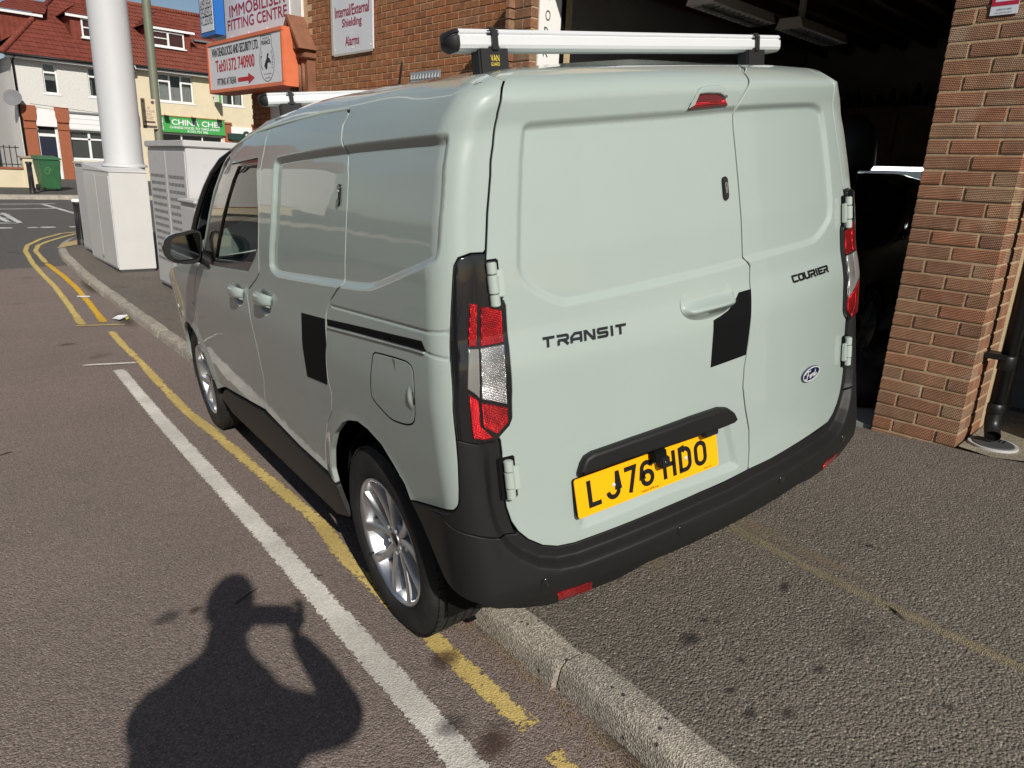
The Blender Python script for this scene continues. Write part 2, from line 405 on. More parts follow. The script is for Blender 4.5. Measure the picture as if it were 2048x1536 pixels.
def lens_mat(name, c, metal=.7):
    # moulded lamp lens: prisms and reflector bowls under a clear cover
    m, nt, b, out = new_mat(name); L = nt.links.new; t = N(nt, 'ShaderNodeTexCoord'); b.inputs['Roughness'].default_value = .22; b.inputs['Metallic'].default_value = metal; b.inputs['Coat Weight'].default_value = 1; b.inputs['Coat Roughness'].default_value = .02
    n = N(nt, 'ShaderNodeTexNoise', Scale=16.0, Detail=2.0); L(t.outputs['Object'], n.inputs['Vector']); r = N(nt, 'ShaderNodeValToRGB'); r.color_ramp.elements[0].position = .3; r.color_ramp.elements[1].position = .72; r.color_ramp.elements[0].color = (*[q*.42 for q in c], 1); r.color_ramp.elements[1].color = (*[min(1, q*1.5) for q in c], 1); L(n.outputs['Fac'], r.inputs[0]); L(r.outputs[0], b.inputs['Base Color'])
    w = N(nt, 'ShaderNodeTexWave', Scale=75.0, bands_direction='Z'); L(t.outputs['Object'], w.inputs['Vector']); w2 = N(nt, 'ShaderNodeTexWave', Scale=75.0, bands_direction='X'); L(t.outputs['Object'], w2.inputs['Vector'])
    a = N(nt, 'ShaderNodeMath', operation='ADD'); L(w.outputs['Fac'], a.inputs[0]); L(w2.outputs['Fac'], a.inputs[1]); a2 = N(nt, 'ShaderNodeMath', operation='MULTIPLY_ADD'); a2.inputs[1].default_value = 2.0; L(n.outputs['Fac'], a2.inputs[0]); L(a.outputs[0], a2.inputs[2])
    bp = N(nt, 'ShaderNodeBump', Strength=.5, Distance=.003); L(a2.outputs[0], bp.inputs['Height']); L(bp.outputs[0], b.inputs['Normal']); return m
PAINT = paint_mat()
BLKPL = plain('bumper_plastic', (.011, .011, .0108), .5, spec=.28, var=.12, scale=5, bump=.12, bscale=900)
BLKMT = plain('matt_black_film', (.004, .004, .0045), .7, spec=.12)
BLKGL = plain('gloss_black_trim', (.008, .008, .009), .12, coat=.6)
SHELL = plain('inner_shell_black', (.006, .006, .006), .9, spec=.1)
RUBBER = plain('tyre_rubber', (.018, .018, .018), .75, spec=.3, var=.25, scale=9, bump=.15, bscale=200, dirt=(.05, .047, .042), dscale=9, damt=.55)
ALLOY = plain('alloy_silver', (.62, .63, .64), .36, metal=1.0, var=.05, scale=5)
ALLOYD = plain('alloy_barrel', (.30, .30, .31), .45, metal=.9)
ALU = plain('brushed_aluminium', (.80, .81, .82), .36, metal=.35, var=.03)
CHROME = plain('chrome', (.75, .75, .76), .08, metal=1.0)
REDL = lens_mat('red_lens', (.50, .006, .012))
REDD = plain('dark_red_lens', (.11, .003, .006), .08, coat=1.0)
CLRL = lens_mat('clear_lens', (.66, .66, .65), .75)
GREYL = plain('grey_lens', (.24, .235, .22), .15, metal=.3, coat=1.0)
PLATEY = plain('plate_yellow', (.86, .40, .003), .3, spec=.4)
PLATEB = plain('plate_black', (.006, .006, .006), .4)
BADGEB = plain('badge_blue', (.008, .014, .05), .15, coat=1.0)
BADGEW = plain('badge_silver', (.82, .83, .84), .25, metal=.4)
VANYEL = plain('yellow_print', (.72, .55, .06), .5)
GLS = glass('van_glass', (.72, .84, .78), trans=.86)
MIRG = plain('mirror_glass', (.32, .34, .36), .03, metal=1.0)
SEATM = plain('seat_cloth', (.02, .02, .022), .9)

van = empty('panel_van'); van.matrix_world = Matrix([[*VM[0], 0], [*VM[1], 0], [*VM[2], 0], [0, 0, 0, 1]]); van.location = v2w((0, 0, 0))
tag(van, 'pale grey green panel van parked half on the kerb, rear doors towards us', 'van')
UM = -(CARC+XR)
def mir(P): P = np.array(P, float).copy(); P[:, 0] = 2*UM-P[:, 0]; return P
def frame(u, z, F=None):
    F = F or S; p = F(np.array([u]), np.array([z]))[0]; n = nrm(F, np.array([u]), np.array([z]), .004)[0]
    a = F(np.array([u-.004]), np.array([z]))[0]-F(np.array([u+.004]), np.array([z]))[0]; a -= n*(a @ n); a /= np.linalg.norm(a); b = np.cross(n, a); b = b if b[2] > 0 else -b
    return p, a, b, n          # point, right (towards the van's right / rear), up, outward
def fmap(u, z, F=None):
    p, a, b, n = frame(u, z, F); return lambda x, y, d: p+x*a+y*b+d*n

# ---- traced outlines (photo pixels, laid on the body surface)
U = lambda *p: unproj(p)
sl_rear = U((699,219.5),(697.5,226),(686,249.5),(683,279),(687.5,296),(686,349),(683,415),(679.6,571.5),(672,582),(660,601),(652,630),(652,686),(656,756.5),(664.6,791.6),(663,823),(654,848),(652,879.5),(655,915),(659,950))
sl_front = U((541,256),(533,274),(526.7,308),(520,382.7),(517,480),(518,545.5),(512,558.5),(497,578),(494,591),(500.6,633),(515,698),(527.5,756.5),(531,820))
sl_top = U((541,256),(589.5,241),(639,228),(692.5,218.8))
fd_front = U((396.5,532),(389,562),(390,610.6),(401,692),(411,704),(429,756),(450,774))
gut = U((490,279),(511,264),(539.7,254.5),(589.5,240),(639,227),(692.5,217.8),(699,219.5))
arch_r = U((676.6,966),(669,936.7),(668,898.6),(673.7,866),(687,846),(698.6,841.5),(716,844),(736.7,860.5),(763,890),(786.5,928),(810,969),(823,1001))
bump_b = U((823,1001),(874,1016),(897,1022),(908,1022),(917,1013),(921,1000),(920,972),(917,928),(912.5,878))
light_o = U((914.4,878),(907,795),(901.5,709),(903,623),(907,551.6),(908.7,531.6),(917,517),(940,508.7),(967.4,507))
gap_l = U((972,500),(974,450),(977,400),(981,350),(986,290),(994,235),(1003,190),(1009,158))
light_i = U((970,537),(980,541.6),(990,549),(994.6,574.5),(997.5,599),(1006,603),(1010,612),(1017.5,703.5),(1022.7,781),(1023,835),(1017.5,849.6),(996,874))
door_l = U((1000,882),(1003,905),(1007,985),(1012,1015),(1022,1044),(1036,1064),(1056,1080),(1085,1092),(1115,1094),(1149,1087),(1226,1059),(1331,1016),(1402,985))
dgap = U((1484,132),(1485,143),(1478.5,204.7),(1473,220),(1473,256),(1483.6,368),(1491.5,515),(1500.5,532),(1501.5,578),(1497,686),(1489,737),(1486.5,776),(1491,815),(1498.6,860),(1499,900),(1496.6,940))
ZT = 1.725
def YZ(y, z):
    w = float(Wf(.3, z)); return (y-(float(np.interp(z, *T_YR))+CV*(w-RC)**2+RC), z)
# ---- recesses pressed into the panels
side_rec = U((683,289),(891.7,264),(898,268),(899.5,281),(891,385),(882,488),(877,516),(868,527),(860.5,531),(770.6,570),(747,580),(725,582.5),(680.8,576),(560,556),(549,551),(541,541),(537,527),(543,420),(547,330),(551,316),(562,311))
rear_rec = U((1040.6,268),(1044,254),(1053,245),(1066,241),(1218,230),(1373.6,219),(1478.5,209),(1614,203.5),(1632,205),(1645,216),(1648,230),(1657,300),(1665,390),(1665,432),(1660,446),(1645,471),(1632,485),(1618,491),(1501.5,523),(1491,529),(1300,576),(1140,612),(1128,613),(1108,608),(1066.5,588),(1040,562),(1033,545),(1030.7,520),(1033,440),(1037,320))
side_rec = chaikin(side_rec, 1); rear_rec = chaikin(rear_rec, 1)
def rec_fn(poly, depth, bw):
    bb = np.array([poly.min(0)-.03, poly.max(0)+.03])
    def f(u, z):
        u, z = np.broadcast_arrays(np.asarray(u, float), np.asarray(z, float)); sh = u.shape; p = np.stack([u.ravel(), z.ravel()], 1); d = np.zeros(len(p))
        k = (p > bb[0]).all(1) & (p < bb[1]).all(1)
        if k.any(): s = np.clip(sdist(poly, p[k])/bw, 0, 1); d[k] = depth*s*s*(3-2*s)
        return d.reshape(sh)
    return f
DISP.append(rec_fn(side_rec, .017, .022)); DISP.append(rec_fn(rear_rec, .010, .020))
# wheel arch swelling
def arch_fn(c, r0, amt):
    def f(u, z):
        y = np.asarray(u)+YC0; d = np.hypot(y-c, np.asarray(z)-.338); s = np.clip(1-(d-r0)/.085, 0, 1); s = s*s*(3-2*s); return -amt*s*(np.asarray(u) > -.05)*np.clip((np.asarray(u)+.05)/.1, 0, 1)
    return f
DISP.append(arch_fn(.745, .385, .010)); DISP.append(arch_fn(3.43, .385, .010))
# pressed number-plate bay on the left door
bay = U((1150,950),(1168,918),(1215,898),(1437,817),(1462,836),(1470,880),(1480,925),(1478,938),(1330,992),(1164,1062),(1156,1050))
DISP.append(rec_fn(bay, .016, .03))
# grip cups
def cup_fn(u0, z0, ru, rz, dep):
    def f(u, z): r = ((np.asarray(u)-u0)/ru)**2+((np.asarray(z)-z0)/rz)**2; s = np.clip(1-r, 0, 1); return dep*s*s*(3-2*s)
    return f
hs1, hs2 = U((476,586))[0], U((529,601))[0]
for h in (hs1, hs2): DISP.append(cup_fn(h[0], h[1]-.008, .088, .05, .03))
hr = U((1416,600))[0]
# crease lines above and below the sliding-door rail
def crease_fn(A, B, dep, w):
    A = np.array(A); B = np.array(B)
    def f(u, z):
        u, z = np.broadcast_arrays(np.asarray(u, float), np.asarray(z, float)); sh = u.shape; p = np.stack([u.ravel(), z.ravel()], 1); ab = B-A; t = np.clip(((p-A) @ ab)/(ab @ ab), 0, 1)
        d = np.hypot(*(p-(A+t[:, None]*ab)).T); return (dep*np.exp(-(d/w)**2)).reshape(sh)
    return f
rail = U((654,638),(700,648),(844,682),(853,704),(826,696),(700,662),(655.8,651))
k1 = U((663,612),(900,665)); k2 = U((853,706),(900,719.5))
DISP.append(crease_fn(k1[0], k1[1], .004, .0035)); DISP.append(crease_fn(k2[0], k2[1], .004, .0035))

def feat(poly, step=.012, offs=(0, .006, .013, .020), closed=True):
    return [resample(offset(poly, e), step) for e in offs]
sfe = feat(side_rec, offs=(-.003, .004, .011, .018, .024)); rfe = feat(rear_rec, offs=(-.003, .004, .010, .016, .022)); bfe = feat(bay, .015, (0, .01, .02, .03))
def disc_pts(c, ru, rz, n=7):
    g = np.linspace(-1, 1, 2*n+1); a, b = np.meshgrid(g, g); k = a*a+b*b < 1.15; return np.stack([c[0]+a[k]*ru, c[1]+b[k]*rz], 1)
hfe = [disc_pts(hs1-(0, .008), .09, .055), disc_pts(hs2-(0, .008), .09, .055)]
def arc_pts(c):
    out = []
    for r in np.arange(.37, .49, .014):
        t = np.linspace(-.3, math.pi+.3, int(r*math.pi/.02)); out.append(np.stack([c-YC0+r*np.cos(t), .338+r*np.sin(t)], 1))
    return np.vstack(out)
cfe = [np.vstack([k1[0]+(k1[1]-k1[0])*t+np.array([0, o]) for o in (-.008, -.004, 0, .004, .008)] ) for t in np.linspace(0, 1, 70)]
cfe += [np.vstack([k2[0]+(k2[1]-k2[0])*t+np.array([0, o]) for o in (-.008, -.004, 0, .004, .008)] ) for t in np.linspace(0, 1, 20)]

# ---- body side (quarter panel + roof rail), doors, wing
def yz(y, z):                                            # van y,z -> u (flank)
    w = float(Wf(.3, z)); return (y-(float(np.interp(z, *T_YR))+CV*(w-RC)**2+RC), z)
top_line = [yz(y, float(Zr(y))-.030) for y in np.linspace(.36, 2.42, 30)]
apil = [yz(2.47, 1.655), yz(2.36, 1.655), yz(2.2, 1.668)]
qp = np.vstack([sl_rear, arch_r, bump_b[1:], light_o[1:], gap_l, [[-.07, 1.722], [-.015, 1.724]], top_line, apil, gut])
qfe = sfe+[arc_pts(.745)]+cfe
qpanel = panel('quarter_panel', qp, PAINT, van, feats=qfe, grid=.03)
sdp = np.vstack([sl_front[::-1], sl_top[1:], sl_rear[1:], U((657.5,945)), U((600,892)), U((548,838))])
panel('sliding_door', sdp, PAINT, van, feats=sfe+hfe+[arc_pts(.745)], grid=.03)
win_o = U((463,327.4),(490,321),(514,315.5),(516,318),(516,420),(515.5,493),(510,515),(496.5,542),(494,542),(460,537),(421,530),(409,522))
win_o = np.vstack([win_o, [YZ(2.685, 1.185), YZ(2.46, 1.435), YZ(2.28, 1.605), YZ(2.2, 1.635)]])
fd_out = np.vstack([fd_front[::-1], [yz(2.70, 1.17), yz(2.47, 1.44), yz(2.27, 1.63), yz(2.15, 1.665)], U((511,265),(540,257)), sl_front[1:]])
win_hole = win_o
panel('front_door', fd_out, PAINT, van, feats=hfe+[arc_pts(3.43)], holes=[win_hole], grid=.03)
wing = np.vstack([fd_front, [yz(3.10, .40), yz(3.07, .46)], [yz(3.43+.375*math.cos(t), .338+.375*math.sin(t)) for t in np.linspace(math.pi*.93, .12, 22)], [yz(3.82, .5), yz(4.0, .62), yz(4.12, .80), yz(4.05, .93), yz(3.7, 1.03), yz(3.3, 1.085), yz(2.95, 1.115)]])
wing = np.vstack([fd_front, [yz(3.43+.375*math.cos(t), .338+.375*math.sin(t)) for t in np.linspace(math.pi*.985, .12, 26)], [yz(3.85, .5), yz(4.02, .62), yz(4.12, .80), yz(4.05, .93), yz(3.7, 1.03), yz(3.3, 1.085), yz(2.95, 1.115)]])
panel('front_wing', wing, PAINT, van, feats=[arc_pts(3.43)], grid=.04)
# black sill trim under the doors
sill = np.vstack([U((452,778),(529,823),(548,840),(600,894),(657.5,948),(676.6,968)), [yz(1.06, .30), yz(1.25, .235), yz(2.9, .235), yz(3.07, .30)]])
def FSill(u, z): return Sraw(u, z)+nrm(Sraw, u, z, .004)*.008
panel('sill_trim', sill, BLKPL, van, F=FSill, grid=.05)
# front door window: frame, glass
wf_in = U((473,333),(474,332),(492,328.5),(511,325.5),(512.5,326.5),(512.5,400),(512.5,474),(509,498),(501,523),(499,524.5),(465,522),(428,518.5),(427,517),(437,460),(450,402))
def FW(u, z): return Sraw(u, z)-nrm(Sraw, u, z, .004)*.006
panel('window_frame', win_o, BLKGL, van, F=FW, gap=.001, holes=[wf_in], grid=.05)
def FG(u, z): return Sraw(u, z)-nrm(Sraw, u, z, .004)*.014
panel('door_glass', offset(wf_in, -.012), GLS, van, F=FG, gap=0, rim=False, grid=.05)
# mirrored flank on the far side (kept simple: same pressings)
for nm, pl, ff in (('quarter_panel', qp, [mir(x) for x in qfe]), ('sliding_door', sdp, [mir(x) for x in sfe]), ('front_wing', wing, [])):
    panel(nm, mir(pl), PAINT, van, feats=ff, grid=.05, step=.02)
panel('front_door', mir(fd_out), PAINT, van, holes=[mir(win_hole)], grid=.05, step=.02)
panel('window_frame', mir(win_o), BLKGL, van, F=FW, gap=.001, holes=[mir(wf_in)], grid=.06)
panel('door_glass', mir(offset(wf_in, -.012)), GLS, van, F=FG, gap=0, rim=False, grid=.06)
panel('sill_trim', mir(sill), BLKPL, van, F=FSill, grid=.06)

# ---- rear doors
lt = np.vstack([gap_l[::-1], [U((971,520))[0]], light_i, door_l])
ld = np.vstack([gap_l[::-1], U((971,515)), light_i, door_l, U((1450,964)), dgap[::-1], [[dgap[0][0]+.004, ZT]], [[-.6, ZT+.006], [-.3, ZT-.002], [gap_l[-1][0]-.012, 1.718]]])
ldoor = panel('rear_door', ld, PAINT, van, feats=rfe+bfe, grid=.03); ldoor['label'] = 'wide left rear door with the number plate and handle'
mleft = mir(np.vstack([gap_l[::-1], U((971,515)), light_i, door_l]))     # right edge = mirrored left edge
um_bot = mleft[mleft[:, 0] < dgap[-1][0]-.03]
rd = np.vstack([mleft[:len(gap_l)+1+len(light_i)+9], [[dgap[-1][0]-.12, .5155], [dgap[-1][0], dgap[-1][1]]], dgap[::-1][1:], [[dgap[0][0], ZT], [-1.5, ZT+.003], [mleft[0][0]+.03, 1.719]]])
rdoor = panel('rear_door', rd, PAINT, van, feats=rfe, grid=.03); rdoor['label'] = 'narrow right rear door with the oval badge'

# ---- bumper
dl_all = np.vstack([light_i, door_l, [[UM, .5155]]]); door_out = np.vstack([dl_all, mir(dl_all)[::-1]])
def FB(u, z):
    u, z = np.broadcast_arrays(np.asarray(u, float), np.asarray(z, float))
    n = nrm(Sraw, u, z, .004); ul = np.where(u < UM, 2*UM-u, u)
    d = -sdist(door_out, np.stack([u.ravel(), z.ravel()], 1)).reshape(u.shape); s = np.clip((d-.028)/.026, 0, 1); s = s*s*(3-2*s)
    main = np.interp(z, [.15, .25, .29, .33, .40, .455, .55, .75, .90], [-.12, -.06, -.02, .014, .034, .036, .030, .016, .006])
    main = main*np.interp(ul, [-CARC-.02, .02, .2], [1, .75, .25])
    return Sraw(u, z)+n*(main*s-.002)[..., None]
UB = lambda *p: unproj(p, FB)
bc = np.vstack([U((853,1011),(874,1016),(897,1022),(908,1022),(917,1013),(921,1000),(920,972),(917,928),(912.5,878),(953,887),(990,880)), door_l[:5], UB((1031,1068),(990,1077),(945,1071),(905,1057),(880,1030))])
bedge = UB((842,1045),(868.6,1109),(889,1157),(912,1186),(956,1208),(992,1219),(1050,1217),(1096,1212),(1128,1201),(1191,1177),(1233,1160),(1297,1125),(1380,1090))
bm_l = np.vstack([U((823,1001)), bedge, [[UM, bedge[-1][1]]]])
seam = UB((1031,1068),(990,1077),(945,1071),(905,1057),(880,1030))
top = np.vstack([U((823,1001),(853,1011)), seam[::-1], door_l[5:], [[UM, .5155]]])
left_half = np.vstack([bedge[::-1], top]); full = np.vstack([left_half, mir(left_half)[::-1]])
full = full[np.r_[True, np.hypot(*np.diff(full, axis=0).T) > .002]]
dsm = resample(chaikin(resample(door_out, .03), 2), .02); BF = [offset(dsm, -q) for q in (.012, .022, .028, .033, .037, .041, .045, .049, .054, .062, .075)]
bskip = lambda Gq: (lambda q: (q > .004) & (q < .085))(-sdist(door_out, Gq))
bumper = panel('rear_bumper', full, BLKPL, van, F=FB, feats=BF, grid=.022, depth=.07, gap=.001, skip=bskip)
for q in (bc, mir(bc)): panel('bumper_corner', q, BLKPL, van, F=FB, feats=BF, grid=.022, gap=.0012, depth=.03, skip=bskip)
def pt_on(F, u, z): return F(np.array([u]), np.array([z]))[0]
for p in ((1093, 1165), (1362, 1060)):
    q = UB(p)[0]
    for uu in (q[0], 2*UM-q[0]):
        fm = fmap(uu, q[1], FB); o = MB().lathe([(.0001, .004), (.009, .0045), (.0115, .003), (.0135, .0035), (.0155, .001), (.016, -.006)], fm(0, 0, 0), fm(0, 0, 1)-fm(0, 0, 0), 24).build('parking_sensor', BLKGL, bumper, smooth=True)
refl = UB((1115,1186),(1184,1163),(1184,1178),(1116,1201))
for q in (refl, mir(refl)): panel('reflector', q, REDL, bumper, F=FB, gap=0, lift=.003, depth=.008, step=.03)
bumper['label'] = 'black textured plastic rear bumper with red reflectors'

# ---- tail lights
def FL(u, z): return Sraw(u, z)+nrm(Sraw, u, z, .004)*.010
light_px = np.vstack([light_o, light_i, U((991.7,880),(953,887))])
lens = [('lens', REDL, U((936,606),(952.5,608),(951,693.5),(933,693))), ('lens', REDL, U((958,612),(980,614),(1000,620),(1004.6,685),(958.8,693.5))),
        ('lens', GREYL, U((933,698),(955,697),(957,796),(944,785),(932,776))), ('lens', CLRL, U((958,696.5),(1005,688),(1012,807),(960,796))),
        ('lens', REDL, U((936,786),(955,800),(958,849.6),(985,873),(966,878),(943,875.4))), ('lens', REDL, U((960,803),(1012,812),(1014,841),(991.7,866),(964.5,852)))]
for s in (0, 1):
    lp = mir(light_px) if s else light_px
    h = panel('tail_light', lp, BLKGL, van, F=FL, gap=.001, grid=.02, depth=.03)
    for nm, mt, q in lens:
        panel(nm, mir(q) if s else q, mt, h, F=FL, gap=.0004, lift=.0035, depth=.006, grid=.012, edge=.003)
# ---- inner shell, roof, underbody, bonnet, screen
sv, sf = [], []
uu = np.linspace(2*UM-2.1, 2.1, 150); zz = np.linspace(.42, 1.66, 22); gu, gzz = np.meshgrid(uu, zz); Pn = (Sraw(gu.ravel(), gzz.ravel())-nrm(Sraw, gu.ravel(), gzz.ravel(), .004)*.034)
nU = len(uu); cells = []
for j in range(len(zz)-1):
    for i in range(nU-1):
        um_, zm = (uu[i]+uu[i+1])/2, (zz[j]+zz[j+1])/2; ul = 2*UM-um_ if um_ < UM else um_
        if math.hypot(ul+YC0-.745, zm-.338) < .47: continue
        if ul > 1.33 and zm > 1.08: continue
        cells.append((j*nU+i, j*nU+i+1, (j+1)*nU+i+1, (j+1)*nU+i))
mesh_obj('body_shell', Pn, cells, SHELL, van)
# roof skin with two long swages
rx = .70*np.sin(np.linspace(-math.pi/2, math.pi/2, 61)); ry = np.r_[np.linspace(.125, .30, 16), np.linspace(.34, 2.42, 44)]; rv, rf = [], []
for y in ry:
    for x in rx:
        z0 = BELT+(float(Zr(y))-BELT)*float(np.interp(-abs(x), -T_WU[1], T_WU[0]))
        sw = .006*sum(math.exp(-((x-c)/.03)**4) for c in (-.36, -.12, .12, .36))*min(1, max(0, (y-.42)/.08))*min(1, max(0, (2.2-y)/.1))
        zq = float(np.interp(y, T_YR[1][900:], T_YR[0][900:])) if y < .36 else 9.0
        yy = y+CV*x*x*min(1, max(0, (.6-y)/.3)); rv.append((x, yy, min(z0-.006+sw, zq-.007)))
for j in range(59):
    for i in range(60): rf.append((j*61+i, j*61+i+1, (j+1)*61+i+1, (j+1)*61+i))
roof = mesh_obj('roof', rv, rf, PAINT, van, smooth=True)
MB().box(-.80, .80, 1.16, 3.0, .24, .30).box(-.62, .62, .16, 1.2, .30, .36).box(-.6, .6, 3.0, 4.05, .22, .3).build('floor_pan', SHELL, van)
# windscreen between the two pillars
wv, wfc = [], []
for k in range(17):
    t = k/16; y = 2.44+.72*t; z = 1.665-.57*t-.05*math.sin(math.pi*t)*-1
    w = float(Wf(y, min(z, float(Zr(y))-.03)))-.012
    for i in range(21): s = -1+i/10; wv.append((w*s, y+.16*(1-s*s)*(.55+.45*t), z+.015*(1-s*s)))
for k in range(16):
    for i in range(20): wfc.append((k*21+i, k*21+i+1, (k+1)*21+i+1, (k+1)*21+i))
mesh_obj('windscreen', wv, wfc, GLS, van, smooth=True)
for s in (-1, 1):
    pts = []
    for k in range(9): t = k/8; y = 2.40+.75*t; z = 1.675-.575*t; pts.append((s*(float(Wf(y, min(z, float(Zr(y))-.03)))-.012), y-.02, z+.05*math.sin(math.pi*t)))
    MB().tube(pts, .017, 8).build('windscreen_pillar', BLKGL, van, smooth=True)
hv, hf = [], []
for j in range(25):
    t = j/24; y = 3.10+1.0*t
    for i in range(25): s = -1+i/12; x = s*(.80-.05*t); hv.append((x, y+.1*(1-s*s)*t, 1.105-.16*t**1.6-.03*abs(s)**4+.012*(1-s*s)))
for j in range(24):
    for i in range(24): hf.append((j*25+i, j*25+i+1, (j+1)*25+i+1, (j+1)*25+i))
mesh_obj('bonnet', hv, hf, PAINT, van, smooth=True)
fv, ff = [], []
for j in range(17):
    z = .24+.72*j/16
    for i in range(41):
        s = -1+i/20; x = s*.85*(1-.06*(j/16)); yb = 4.27-.10*abs((j/16)-.35)**1.5; fv.append((x, yb-.05*s*s-.30*abs(s)**6, z))
for j in range(16):
    for i in range(40): ff.append((j*41+i, j*41+i+1, (j+1)*41+i+1, (j+1)*41+i))
mesh_obj('front_bumper', fv, ff, [PAINT], van, smooth=True)
MB().box(-.45, .45, 4.20, 4.285, .46, .66).build('grille', BLKPL, van, bevel=.02)
for s in (-1, 1): MB().obox((s*.66, 4.12, .78), (1, -s*.5, 0), (s*.5, 1, 0), (0, 0, 1), .13, .06, .08).build('headlight', CLRL, van, bevel=.03)
# seats, dash, steering wheel, bulkhead
for x in (-.38, .38):
    m = MB().obox((x, 2.06, .72), (1,0,0), (0,1,0), (0,0,1), .24, .25, .09).obox((x, 1.80, 1.05), (1,0,0), (0,.97,.22), (0,-.22,.97), .23, .07, .30).obox((x, 1.72, 1.42), (1,0,0), (0,.97,.22), (0,-.22,.97), .12, .05, .09)
    m.build('seat', SEATM, van, bevel=.04)
MB().obox((0, 2.86, 1.02), (1,0,0), (0,1,0), (0,0,1), .78, .22, .10).build('dashboard', SEATM, van, bevel=.05)
MB().tube([(.38+.18*math.cos(t), 2.55+.05*math.sin(t), 1.05+.17*math.sin(t)) for t in np.linspace(0, 2*math.pi, 25)], .014, 8, caps=False).build('steering_wheel', SEATM, van, smooth=True)
MB().box(-.7, .7, 1.50, 1.54, .3, 1.60).build('bulkhead', SHELL, van)

# ---- wheels
def make_wheel(x, y, s, front):
    w = empty('wheel', (x, y, .334), 0, van)
    ax = (s, 0, 0); R = .334; W = .205                       # axis points outwards; tyre centre plane at origin
    prof = [(.222, .085), (.232, .098), (.250, .1025), (.275, .1035), (.296, .102), (.312, .095), (.323, .086), (.329, .078)]
    tr = []
    for gx in (.052, .018, -.018, -.052): tr += [(.3335, gx+.0055), (.3265, gx+.0040), (.3265, gx-.0040), (.3335, gx-.0055)]
    back = [(r, -h) for r, h in prof[::-1]]
    ty = MB().lathe(prof+[(.3325, .072)]+tr+[(.3325, -.072)]+back, (0, 0, 0), ax, 96)
    tyre = ty.build('tyre', RUBBER, w, autosmooth=.7)
    sp = MB()
    for k in range(64):                                      # shoulder sipes and blocks
        a = 2*math.pi*k/64; c, d = math.cos(a), math.sin(a)
        for sd in (1, -1):
            p = np.array([s*sd*.070, .3305*c, .3305*d]); sp.obox(p, (s, 0, 0), (0, c, d), (0, -d, c), .0155, .0030, .0125)
    sp.build('tread_blocks', RUBBER, tyre)['kind'] = 'stuff'
    ring = MB().lathe([(.2235, .088), (.2245, .093), (.219, .096), (.2125, .091), (.2085, .082), (.203, .060), (.190, .035), (.185, -.06), (.205, -.085)], (0, 0, 0), ax, 72)
    rim = ring.build('rim', ALLOY, w, autosmooth=.6)
    e1, e2 = np.array([0, 1.0, 0]), np.array([0, 0, 1.0]); A = np.array([s, 0, 0.0])
    rot0 = .2 if not front else .75
    for k in range(5):
        for q in (-1, 1):
            a0 = rot0+2*math.pi*k/5
            m = MB(); segs = []
            for r_, dth, hw, ht in ((.030, .10, .016, .066), (.062, .155, .0135, .070), (.11, .185, .0125, .074), (.16, .225, .0135, .081), (.2, .27, .0175, .0885), (.212, .285, .021, .089)):
                th = a0+q*dth*1.22; er = math.cos(th)*e1+math.sin(th)*e2; et = -math.sin(th)*e1+math.cos(th)*e2
                c = er*r_; segs.append((c+et*hw+A*(ht-.006), c+et*hw*.55+A*ht, c-et*hw*.55+A*ht, c-et*hw+A*(ht-.006), c-et*hw*1.25+A*(ht-.036), c+et*hw*1.25+A*(ht-.036)))
            v = [p for g in segs for p in g]; f = []
            for i in range(len(segs)-1):
                for j in range(6): f.append((i*6+j, i*6+(j+1) % 6, (i+1)*6+(j+1) % 6, (i+1)*6+j))
            f += [tuple(range(5, -1, -1)), tuple(range(len(v)-6, len(v))) ]
            m.add(v, f).build('spoke', ALLOY, rim, bevel=.0018, seg=2)
    MB().lathe([(.0001, .071), (.028, .071), (.031, .069), (.033, .064), (.060, .060), (.066, .052), (.066, .02)], (0, 0, 0), ax, 40).build('hub', ALLOY, rim, autosmooth=.6)
    MB().lathe([(.0001, .0745), (.024, .074), (.0275, .072), (.028, .066)], (0, 0, 0), ax, 32).build('centre_cap', BLKGL, rim, smooth=True)
    for k in range(5):
        a = rot0+2*math.pi*(k+.5)/5; c = (math.cos(a)*e1+math.sin(a)*e2)*.048
        MB().lathe([(.0001, .072), (.008, .072), (.0095, .069), (.0095, .05)], c, ax, 6).build('wheel_nut', CHROME, rim)
    MB().lathe([(.06, .0), (.132, .0), (.132, -.02), (.06, -.02)], (0, 0, 0), ax, 40).build('brake_disc', ALLOYD, w, autosmooth=.6)
    MB().lathe([(.1845, -.075), (.0001, -.075)], (0, 0, 0), ax, 40).build('wheel_back', SHELL, w)
    MB().tube([np.array([0, 0, 0])+A*.089+e1*.165+e2*-.115, A*.105+e1*.158+e2*-.112], .0035, 8).build('valve', BLKPL, rim)
    # arch liner
    lv, lf = [], []; n = 30
    for i in range(n+1):
        t = -.35+(math.pi+.7)*i/n
        for xx in (.075, -.19): lv.append((s*xx, .365*math.cos(t), .004+.375*math.sin(t)))
    for i in range(n): lf.append((2*i, 2*i+1, 2*i+3, 2*i+2))
    lw = mesh_obj('arch_liner', [(x+p[0], y+p[1], .338+p[2]) for p in lv], lf, SHELL, van)
    MB().box(min(x-s*.19, x-s*.2), max(x-s*.19, x-s*.2), y-.40, y+.40, .3, .74).build('arch_liner', SHELL, van)
    return w
make_wheel(-.753, .735, -1, False); make_wheel(.753, .735, 1, False); make_wheel(-.765, 3.425, -1, True); make_wheel(.765, 3.425, 1, True)

